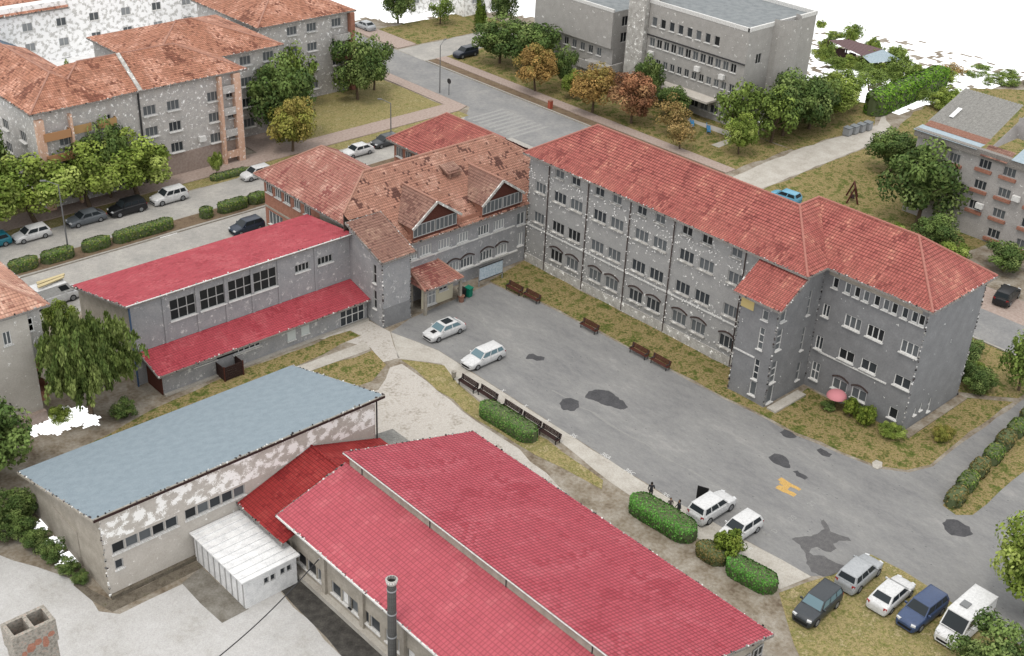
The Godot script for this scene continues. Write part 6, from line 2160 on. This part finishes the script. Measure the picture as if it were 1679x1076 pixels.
func make_hedges() -> void:
	M.leaf = leaf_mat()
	M.twig = mat(Color(0.075, 0.095, 0.045), 1.0)
	M.bark = textured(mottle(256, 81, 0.05, [alb(70, 58, 48, 1.2), alb(98, 84, 70, 1.2), alb(122, 108, 92, 1.2)]), 1.2)
	var lush := [K(78, 112, 56), K(90, 124, 62), K(66, 98, 48), K(106, 126, 72)]
	var vivid := [K(78, 122, 56), K(90, 136, 64), K(66, 106, 48)]
	var dull := [K(74, 96, 44), K(96, 116, 56), K(58, 78, 36), K(112, 116, 66)]
	var brown := [K(96, 92, 58), K(116, 104, 68), K(76, 80, 42)]
	hedge(Vector3(62.95, 0, -68.6), Vector3(63.25, 0, -61.9), 1.9, 1.25, lush, "flat topped green hedge behind the dark bench row")
	hedge(Vector3(63.3, 0, -50.4), Vector3(63.6, 0, -44.0), 2.2, 1.35, vivid, "bright green rounded hedge beside the standing people")
	hedge(Vector3(63.2, 0, -43.3), Vector3(63.3, 0, -40.6), 1.7, 0.95, brown, "thin brownish hedge before the white hatchback")
	hedge(Vector3(63.3, 0, -40.4), Vector3(63.8, 0, -36.2), 1.9, 1.2, vivid, "bright green hedge end nearest the charcoal car")
	# planted median
	var i := 0
	var names := ["low green median hedge by the street lamp foot", "long green median hedge opposite the white hatchback", "short round median hedge after the gap", "long median hedge opposite the white off-roader", "median hedge stretch past the lamp", "median hedge stretch behind the sports hall roof", "small median hedge tuft near the old block"]
	for q in [[41.0, 44.2], [44.6, 48.3], [64.0, 65.6], [66.4, 70.4], [49.3, 52.6], [53.0, 60.4], [70.6, 73.0]]:
		hedge(Vector3(q[0], 0.1, -120.2), Vector3(q[1], 0.1, -120.2), 1.5, 1.2, dull, names[i], "hedges in the boulevard median", 26.0, 0.24)
		i += 1
	hedge(Vector3(66.8, 0.0, -134.8), Vector3(72.4, 0.0, -134.9), 1.3, 0.8, [K(110, 128, 50), K(130, 146, 62), K(88, 108, 42)], "yellow green hedge at the foot of the boulevard flats", "", 24.0, 0.24)
	hedge(Vector3(70.8, 0.0, -129.4), Vector3(76.2, 0.0, -129.2), 1.2, 0.7, dull, "low hedge beside the small pavement tree", "", 24.0, 0.24)
	hedge(Vector3(162.5, 0, -92.2), Vector3(185.4, 0, -93.4), 3.2, 3.4, [K(84, 118, 40), K(104, 136, 48), K(66, 98, 34)], "tall lush hedge along the far lawn edge", "", 12.0, 0.5)
	# shrubs on the island by the right-hand road
	i = 0
	for q in [[84.9, -33.2, 1.0], [87.4, -33.6, 1.2], [90.2, -34.0, 1.1], [93.0, -34.2, 1.2], [95.8, -34.6, 1.3], [98.6, -34.9, 1.2], [101.6, -35.2, 1.3]]:
		hedge(Vector3(q[0] - 1.3, 0, q[1] + 0.1), Vector3(q[0] + 1.3, 0, q[1] - 0.2), 1.4, q[2], dull if i % 2 else brown, ["first", "second", "third", "fourth", "fifth", "sixth", "seventh"][i] + " rounded shrub hedge on the traffic island counted from its grassy tip", "island hedges", 26.0, 0.24)
		i += 1

func make_trees() -> void:
	make_kind("lime", 101, [K(108, 124, 56), K(130, 146, 68), K(84, 102, 44), K(152, 164, 92)], 58, 153, 0.38, 0.16)
	make_kind("dark", 131, [K(76, 96, 52), K(96, 114, 62), K(60, 78, 44), K(116, 130, 78)], 60, 153, 0.38, 0.12)
	make_kind("olive", 151, [K(118, 122, 58), K(136, 136, 70), K(98, 104, 48), K(148, 134, 76)], 64, 153, 0.38, 0.12)
	make_kind("autumn", 171, [K(146, 118, 70), K(168, 136, 84), K(122, 100, 60), K(130, 120, 68)], 62, 136, 0.38, 0.2)
	make_kind("rust", 191, [K(134, 94, 70), K(156, 112, 84), K(108, 78, 60), K(140, 112, 80)], 62, 144, 0.38, 0.16)
	make_kind("tan", 211, [K(136, 114, 72), K(160, 136, 92), K(110, 100, 60)], 40, 50, 0.45, 0.2)
	make_kind("willow", 231, [K(92, 108, 58), K(112, 128, 68), K(74, 90, 48), K(130, 142, 84)], 130, 260, 0.36, 0.3, "willow", 1)
	make_kind("cypress", 251, [K(82, 100, 42), K(104, 120, 50), K(64, 82, 36)], 60, 80, 0.5, 0.04, "cone", 1)
	make_kind("sparse", 271, [K(104, 122, 62), K(124, 142, 72), K(84, 102, 50)], 40, 52, 0.5, 0.12)
	make_kind("ball", 291, [K(96, 112, 46), K(116, 128, 56), K(74, 92, 38)], 60, 70, 0.62, 0.05)
	# row before the boulevard flats
	var i := 0
	var st := ["broad green street tree beside the white hatchback", "broad green street tree over the grey saloon", "broad green street tree over the black off-roader", "broad green street tree nearest the boulevard flats corner"]
	for q in [[42.0, -130.4, 8.4, 5.2], [48.6, -130.8, 8.2, 5.2], [55.4, -131.0, 8.6, 4.8], [61.6, -131.0, 8.0, 5.0]]:
		tree("lime" if i < 2 else ("olive" if i == 9 else "lime"), Vector3(q[0], 0, q[1]), q[2], q[3], st[i], "boulevard street trees")
		i += 1
	tree("dark", Vector3(45.8, 0, -138.2), 11, 4.6, "dark tree filling the gap beside the apartment wing")
	tree("dark", Vector3(58.6, 0, -132.0), 9.6, 3.0, "darker street tree behind the bright boulevard row")
	tree("dark", Vector3(86.4, 0, -136.8), 11.0, 4.8, "dense dark green tree at the lawn corner by the set back block")
	tree("olive", Vector3(84.6, 0, -131.6), 7.6, 3.5, "yellow green tree in front of the dense dark one")
	tree("dark", Vector3(104.0, 0, -143.4), 9.4, 4.0, "leaning dark tree on the lawn by the cross street")
	tree("dark", Vector3(108.6, 0, -145.4), 8.0, 3.0, "smaller dark tree behind the leaning one")
	tree("sparse", Vector3(95.0, 0, -145.6), 9.6, 3.4, "thin airy tree before the brick balcony block")
	tree("lime", Vector3(72.3, 0, -130.4), 3.4, 0.9, "young pavement tree before the boulevard flats")
	# far side of the cross street
	tree("dark", Vector3(134.0, 0, -172.0), 8.0, 3.6, "dark tree at the far head of the street")
	tree("sparse", Vector3(140.0, 0, -167.4), 5.4, 2.6, "light shrubby tree on the far lawn")
	tree("cypress", Vector3(143.6, 0, -160.6), 7.4, 1.4, "slim cypress at the far lawn corner")
	tree("dark", Vector3(147.6, 0, -158.8), 8.6, 2.6, "dark conifer next to the slim cypress")
	tree("dark", Vector3(133.4, 0, -144.2), 7.6, 4.4, "large dark bush tree over the blue car")
	tree("dark", Vector3(135.6, 0, -138.4), 8.2, 4.8, "second large dark bush tree toward the office")
	tree("autumn", Vector3(128.4, 0, -130.4), 7.0, 3.5, "ochre autumn tree nearest the big dark bush")
	tree("dark", Vector3(133.4, 0, -129.0), 6.4, 2.0, "narrow dark tree between ochre trees")
	tree("lime", Vector3(131.0, 0, -124.6), 4.4, 2.0, "low fresh green tree between the ochre trees")
	tree("autumn", Vector3(128.8, 0, -118.4), 7.2, 3.6, "ochre autumn tree by the utility box")
	tree("rust", Vector3(130.2, 0, -111.8), 7.4, 3.8, "rust red autumn tree in the office garden")
	tree("tan", Vector3(131.8, 0, -105.2), 5.6, 3.0, "pale tan thinning tree in the office garden")
	tree("tan", Vector3(128.0, 0, -100.6), 4.0, 2.4, "bare looking tan tree behind the school ridge")
	tree("dark", Vector3(137.4, 0, -115.4), 7.6, 2.4, "dark tree against the office stair tower")
	tree("dark", Vector3(136.8, 0, -109.6), 5.0, 2.6, "dark low tree under the office canopy")
	tree("sparse", Vector3(137.6, 0, -98.8), 9.4, 3.6, "green tree at the office corner by the blue benches")
	tree("lime", Vector3(133.4, 0, -94.4), 5.8, 2.4, "bright fresh green tree on the office lawn")
	tree("dark", Vector3(144.4, 0, -95.0), 9.2, 4.6, "tall green tree before the office side wall")
	tree("sparse", Vector3(140.8, 0, -94.4), 8.4, 3.8, "loose leaved tree beside the lane")
	tree("dark", Vector3(150.0, 0, -94.4), 8.4, 4.4, "dark tree at the office end over the containers")
	tree("lime", Vector3(155.4, 0, -95.4), 6.4, 4.4, "lush bushy tree behind the containers")
	tree("lime", Vector3(160.6, 0, -97.4), 5.4, 4.4, "lush low tree joining the far hedge")
	tree("sparse", Vector3(166.0, 0, -99.4), 4.6, 3.2, "ragged tree near the open shed")
	tree("sparse", Vector3(173.0, 0, -99.0), 3.6, 3.0, "ragged bush tree beyond the far hedge")
	tree("sparse", Vector3(180.0, 0, -97.4), 4.0, 3.0, "ragged bush tree past the shed awning")
	tree("tan", Vector3(190.0, 0, -94.0), 2.6, 2.8, "thin scrubby bush at the edge of the land")
	tree("sparse", Vector3(186.0, 0, -103.0), 4.0, 2.8, "scrubby tree behind the open shed")
	var rs := RandomNumberGenerator.new()
	rs.seed = 77
	for k in 46:
		var px := rs.randf_range(1345, 1560)
		var py := lerpf(70, 150, (px - 1345) / 215.0) + rs.randf_range(-28, 36)
		var q := gp(px, py)
		shrub("sparse" if k % 3 else "lime", q, rs.randf_range(1.2, 3.4), rs.randf_range(1.0, 2.4), "ragged green scrub at the broken edge of the land", "scrub at the edge of the land")
	for k in 14:
		var q := gp(rs.randf_range(1540, 1690), rs.randf_range(112, 146))
		shrub("sparse", q, rs.randf_range(0.8, 1.8), rs.randf_range(1.0, 2.2), "low olive scrub along the far field rim", "scrub along the far field")
	# right side
	tree("dark", Vector3(145.4, 0, -77.6), 6.0, 3.8, "round dark shrub tree on the right lawn corner")
	tree("dark", Vector3(133.0, 0, -66.0), 10.4, 5.2, "big leafy tree shading the worn apartment block")
	tree("dark", Vector3(128.2, 0, -60.6), 4.2, 3.0, "low dark tree under the big leafy tree")
	tree("lime", Vector3(124.6, 0, -57.2), 3.2, 2.4, "low green tree by the pink paved strip")
	tree("lime", Vector3(125.8, 0, -65.4), 2.2, 1.8, "small green bush tree peeping over the school roof")
	tree("dark", Vector3(129.2, 0, -52.4), 3.6, 2.6, "dark bush at the worn block entrance")
	tree("sparse", Vector3(105.9, 0, -38.4), 6.6, 2.6, "young open tree beside the right-hand road")
	tree("lime", Vector3(76.6, 0, -22.6), 9.2, 3.5, "tall green tree at the corner over the white van")
	tree("dark", Vector3(67.6, 0, -21.0), 5.0, 3.0, "loose green tree before the white van")
	# left side
	tree("willow", Vector3(35.6, 0, -90.2), 10.4, 4.0, "weeping willow between the corner house and sports hall")
	tree("dark", Vector3(24.6, 0, -86.0), 8.6, 4.2, "dark tree at the corner house foot")
	tree("dark", Vector3(20.6, 0, -79.6), 5.0, 3.0, "dark low tree beside the store hall yard")
	tree("lime", Vector3(39.6, 0, -104.6), 4.0, 1.6, "small tree between the van and the sports hall")
	tree("lime", Vector3(66.6, 0, -158.0), 8.6, 1.8, "green tree top behind the slate roofed house")
	tree("sparse", Vector3(71.6, 0, -156.6), 9.6, 3.0, "tree top showing between the orange roofs")
	i = 0
	for q in [[25.0, -70.2, 0.9, 0.7], [24.8, -71.8, 1.2, 0.9], [24.6, -73.8, 1.8, 1.1], [24.2, -75.9, 1.5, 1.2], [23.8, -78.0, 2.2, 1.5], [24.6, -79.8, 2.8, 1.7]]:
		shrub("dark", Vector3(q[0], 0, q[1]), q[2], q[3], ["first", "second", "third", "fourth", "fifth", "sixth"][i] + " dark straggling bush along the store hall side wall from its yard corner", "bushes along the store hall wall")
		i += 1
	# clipped round tree between the hedges
	shrub("ball", Vector3(64.4, 0, -41.2), 2.4, 1.25, "round clipped green tree before the white hatchback")
	shrub("ball", Vector3(88.9, 0, -46.4), 1.9, 0.85, "clipped ball shrub beside the pink parasol", "clipped ball shrubs")
	shrub("ball", Vector3(88.9, 0, -44.7), 2.0, 0.9, "clipped ball shrub by the square cellar window", "clipped ball shrubs")
	shrub("lime", Vector3(89.0, 0, -42.1), 1.3, 1.25, "spreading fresh green bush at the end wing corner")
	shrub("dark", Vector3(88.3, 0, -48.4), 0.8, 0.8, "dark low bush under the pink parasol")
	shrub("olive", Vector3(92.0, 0, -38.9), 1.5, 0.9, "rounded olive shrub at the bend of the road", "shrubs at the road bend")
	shrub("olive", Vector3(93.0, 0, -38.6), 1.2, 0.7, "smaller olive shrub at the bend of the road", "shrubs at the road bend")
	shrub("dark", Vector3(102.6, 0, -41.0), 2.6, 1.7, "taller dark bush at the back corner of the end wing", "bushes behind the end wing")
	shrub("dark", Vector3(103.6, 0, -43.4), 2.2, 1.6, "lower dark bush behind the taller one by the end wing", "bushes behind the end wing")
	shrub("lime", Vector3(105.6, 0, -42.6), 1.2, 0.9, "bright small bush by the street behind the end wing")
	shrub("dark", Vector3(107.8, 0, -45.4), 1.8, 2.2, "long dark bush row along the street verge")
	shrub("dark", Vector3(37.6, 0, -88.0), 1.6, 1.3, "dark bush at the willow foot by the brick end")
	shrub("lime", Vector3(33.0, 0, -90.6), 1.6, 1.1, "lighter bush between the willow and the corner house")

# one continuous figure: the distance to a set of tapered bones, joined smoothly, meshed as surface nets
func figure(bones: Array, cell: float, lo: Vector3, hi: Vector3) -> MB:
	var nx := int((hi.x - lo.x) / cell) + 2
	var ny := int((hi.y - lo.y) / cell) + 2
	var nz := int((hi.z - lo.z) / cell) + 2
	var f := PackedFloat32Array()
	f.resize(nx * ny * nz)
	for i in nx:
		for j in ny:
			for k in nz:
				var p := lo + Vector3(i, j, k) * cell
				var d := 9.0
				for b in bones:
					var a: Vector3 = b[0]
					var e: Vector3 = b[1] - a
					var s := clampf((p - a).dot(e) / e.length_squared(), 0.0, 1.0)
					var q := p.distance_to(a + e * s) - lerpf(b[2], b[3], s)
					if q > d + 0.05:
						continue
					var h := clampf(0.5 + 0.5 * (d - q) / 0.035, 0.0, 1.0)
					d = lerpf(d, q, h) - 0.035 * h * (1.0 - h)
				f[(i * ny + j) * nz + k] = d
	var vid := {}
	var pts := PackedVector3Array()
	var off := [Vector3i(0, 0, 0), Vector3i(1, 0, 0), Vector3i(0, 1, 0), Vector3i(1, 1, 0), Vector3i(0, 0, 1), Vector3i(1, 0, 1), Vector3i(0, 1, 1), Vector3i(1, 1, 1)]
	var edges := [[0, 1], [2, 3], [4, 5], [6, 7], [0, 2], [1, 3], [4, 6], [5, 7], [0, 4], [1, 5], [2, 6], [3, 7]]
	for i in nx - 1:
		for j in ny - 1:
			for k in nz - 1:
				var g := []
				var neg := 0
				for o in off:
					var val := f[((i + o.x) * ny + j + o.y) * nz + k + o.z]
					g.append(val)
					if val < 0:
						neg += 1
				if neg == 0 or neg == 8:
					continue
				var acc := Vector3.ZERO
				var n := 0
				for e in edges:
					if (g[e[0]] < 0) != (g[e[1]] < 0):
						acc += Vector3(off[e[0]]).lerp(Vector3(off[e[1]]), g[e[0]] / (g[e[0]] - g[e[1]]))
						n += 1
				vid[(i * ny + j) * nz + k] = pts.size()
				pts.append(lo + (Vector3(i, j, k) + acc / n) * cell)
	var mb := MB.new()
	for key in vid:
		var k: int = key % nz
		var j: int = (key / nz) % ny
		var i: int = key / (nz * ny)
		for ax in 3:
			var o := [Vector3i(1, 0, 0), Vector3i(0, 1, 0), Vector3i(0, 0, 1)][ax] as Vector3i
			var f0 := f[(i * ny + j) * nz + k]
			var f1 := f[((i + o.x) * ny + j + o.y) * nz + k + o.z]
			if (f0 < 0) == (f1 < 0):
				continue
			var b := [Vector3i(0, 1, 0), Vector3i(0, 0, 1), Vector3i(1, 0, 0)][ax] as Vector3i
			var c := [Vector3i(0, 0, 1), Vector3i(1, 0, 0), Vector3i(0, 1, 0)][ax] as Vector3i
			var q := []
			for w in [Vector3i.ZERO, b, b + c, c]:
				var kk: int = ((i - w.x) * ny + j - w.y) * nz + k - w.z
				if vid.has(kk):
					q.append(pts[vid[kk]])
			if q.size() == 4:
				if f0 < 0:
					mb.quad(q[0], q[1], q[2], q[3])
				else:
					mb.quad(q[3], q[2], q[1], q[0])
	return mb

func person(label: String, at: Vector3, turn: float, scl: float, stride: float, arm: float, top: Color, legs: Color) -> void:
	var t := thing("person", label, "person", at, turn, "people beside the hedge")
	t.scale = Vector3.ONE * scl
	var B := []
	var hip := 0.92
	for s in [-1, 1]:
		var fx: float = s * stride
		var knee := Vector3(fx * 0.55 + 0.03, 0.5, s * 0.1)
		var ank := Vector3(fx, 0.09, s * 0.11)
		B.append([Vector3(0, hip, s * 0.09), knee, 0.095, 0.062])
		B.append([knee, ank, 0.062, 0.042])
		B.append([ank + Vector3(-0.05, -0.045, 0), ank + Vector3(0.17, -0.05, s * 0.02), 0.042, 0.036])
		var sh := Vector3(0, 1.43, s * 0.19)
		var el := Vector3(s * arm * 0.1 - 0.02, 1.14, s * 0.26)
		var wr := Vector3(s * arm * 0.22 + 0.14, 0.9 + absf(arm) * 0.12, s * 0.22)
		B.append([sh, el, 0.055, 0.045])
		B.append([el, wr, 0.045, 0.03])
		B.append([wr, wr + Vector3(0.03, -0.09, 0), 0.035, 0.03])
	B.append([Vector3(0, hip, 0), Vector3(0.0, 1.1, 0), 0.14, 0.13])
	B.append([Vector3(0, 1.1, 0), Vector3(0, 1.38, 0), 0.13, 0.12])
	B.append([Vector3(0, 1.4, -0.14), Vector3(0, 1.4, 0.14), 0.08, 0.08])
	B.append([Vector3(0, 1.42, 0), Vector3(0.01, 1.56, 0), 0.055, 0.052])
	B.append([Vector3(0.01, 1.6, 0), Vector3(0.0, 1.68, 0), 0.085, 0.095])
	B.append([Vector3(0.09, 1.62, 0), Vector3(0.108, 1.605, 0), 0.018, 0.014])
	for s in [-1, 1]:
		B.append([Vector3(0, 1.645, s * 0.09), Vector3(0, 1.61, s * 0.09), 0.018, 0.014])
	var mb := figure(B, 0.034, Vector3(-0.5, -0.02, -0.42), Vector3(0.55, 1.82, 0.42))
	# five fingers on each hand
	for s in [-1, 1]:
		var wr := Vector3(s * arm * 0.22 + 0.17, 0.9 + absf(arm) * 0.12 - 0.1, s * 0.22)
		for i in 4:
			var a := wr + Vector3(-0.02 + i * 0.017, 0, 0)
			var k := a + Vector3(0.006, -0.045 + 0.006 * absf(i - 1.5), -s * 0.006)
			mb.tube(a, k, 0.009, 0.009, 5)
			mb.tube(k, k + Vector3(0.002, -0.032, -s * 0.016), 0.009, 0.007, 5)
		mb.tube(wr + Vector3(0.03, 0.05, 0), wr + Vector3(0.06, -0.005, -s * 0.01), 0.011, 0.009, 5)
	var skin := Color(0.30, 0.17, 0.11)
	for i in mb.v.size():
		var p := mb.v[i]
		var hand := p.y < 0.9 + absf(arm) * 0.12 and absf(p.z) > 0.17 and p.y > 0.6
		mb.c[i] = skin if p.y > 1.5 or hand else (legs if p.y < 0.94 else top)
		if p.y < 0.1:
			mb.c[i] = Color(0.015, 0.015, 0.015)
	var m := StandardMaterial3D.new()
	m.vertex_color_use_as_albedo = true
	m.roughness = 0.9
	obj("body", mb, m, t)
	var hair := MB.new()
	var rows := []
	for i in 6:
		var w := PI * 0.5 * i / 5.0
		var line := []
		for j in 13:
			var v := TAU * j / 12.0
			line.append(Vector3(cos(v) * cos(w) * 0.105 - 0.014, 1.665 + sin(w) * 0.125 - (0.06 if cos(v) < 0.2 and i == 0 else 0.0), -sin(v) * cos(w) * 0.105))
		rows.append(line)
	hair.grid(rows)
	obj("hair", hair, mat(Color(0.015, 0.012, 0.01), 0.8), t)

func make_people() -> void:
	var black := Color(0.018, 0.018, 0.02)
	person("person in black striding along the concrete path by the hedge end", gp(1066, 819) + Vector3(0, 0.012, 0), 0.7, 1.0, 0.2, 0.9, black, black)
	person("smaller person in dark top standing close behind the hedge", gp(1096, 842) + Vector3(0.1, 0.012, 0), -2.2, 0.86, 0.04, 0.25, Color(0.06, 0.05, 0.05), black)
	person("person in black standing upright beside the smaller one", gp(1111, 849) + Vector3(0, 0.012, 0), 2.6, 1.02, 0.05, 0.35, black, black)
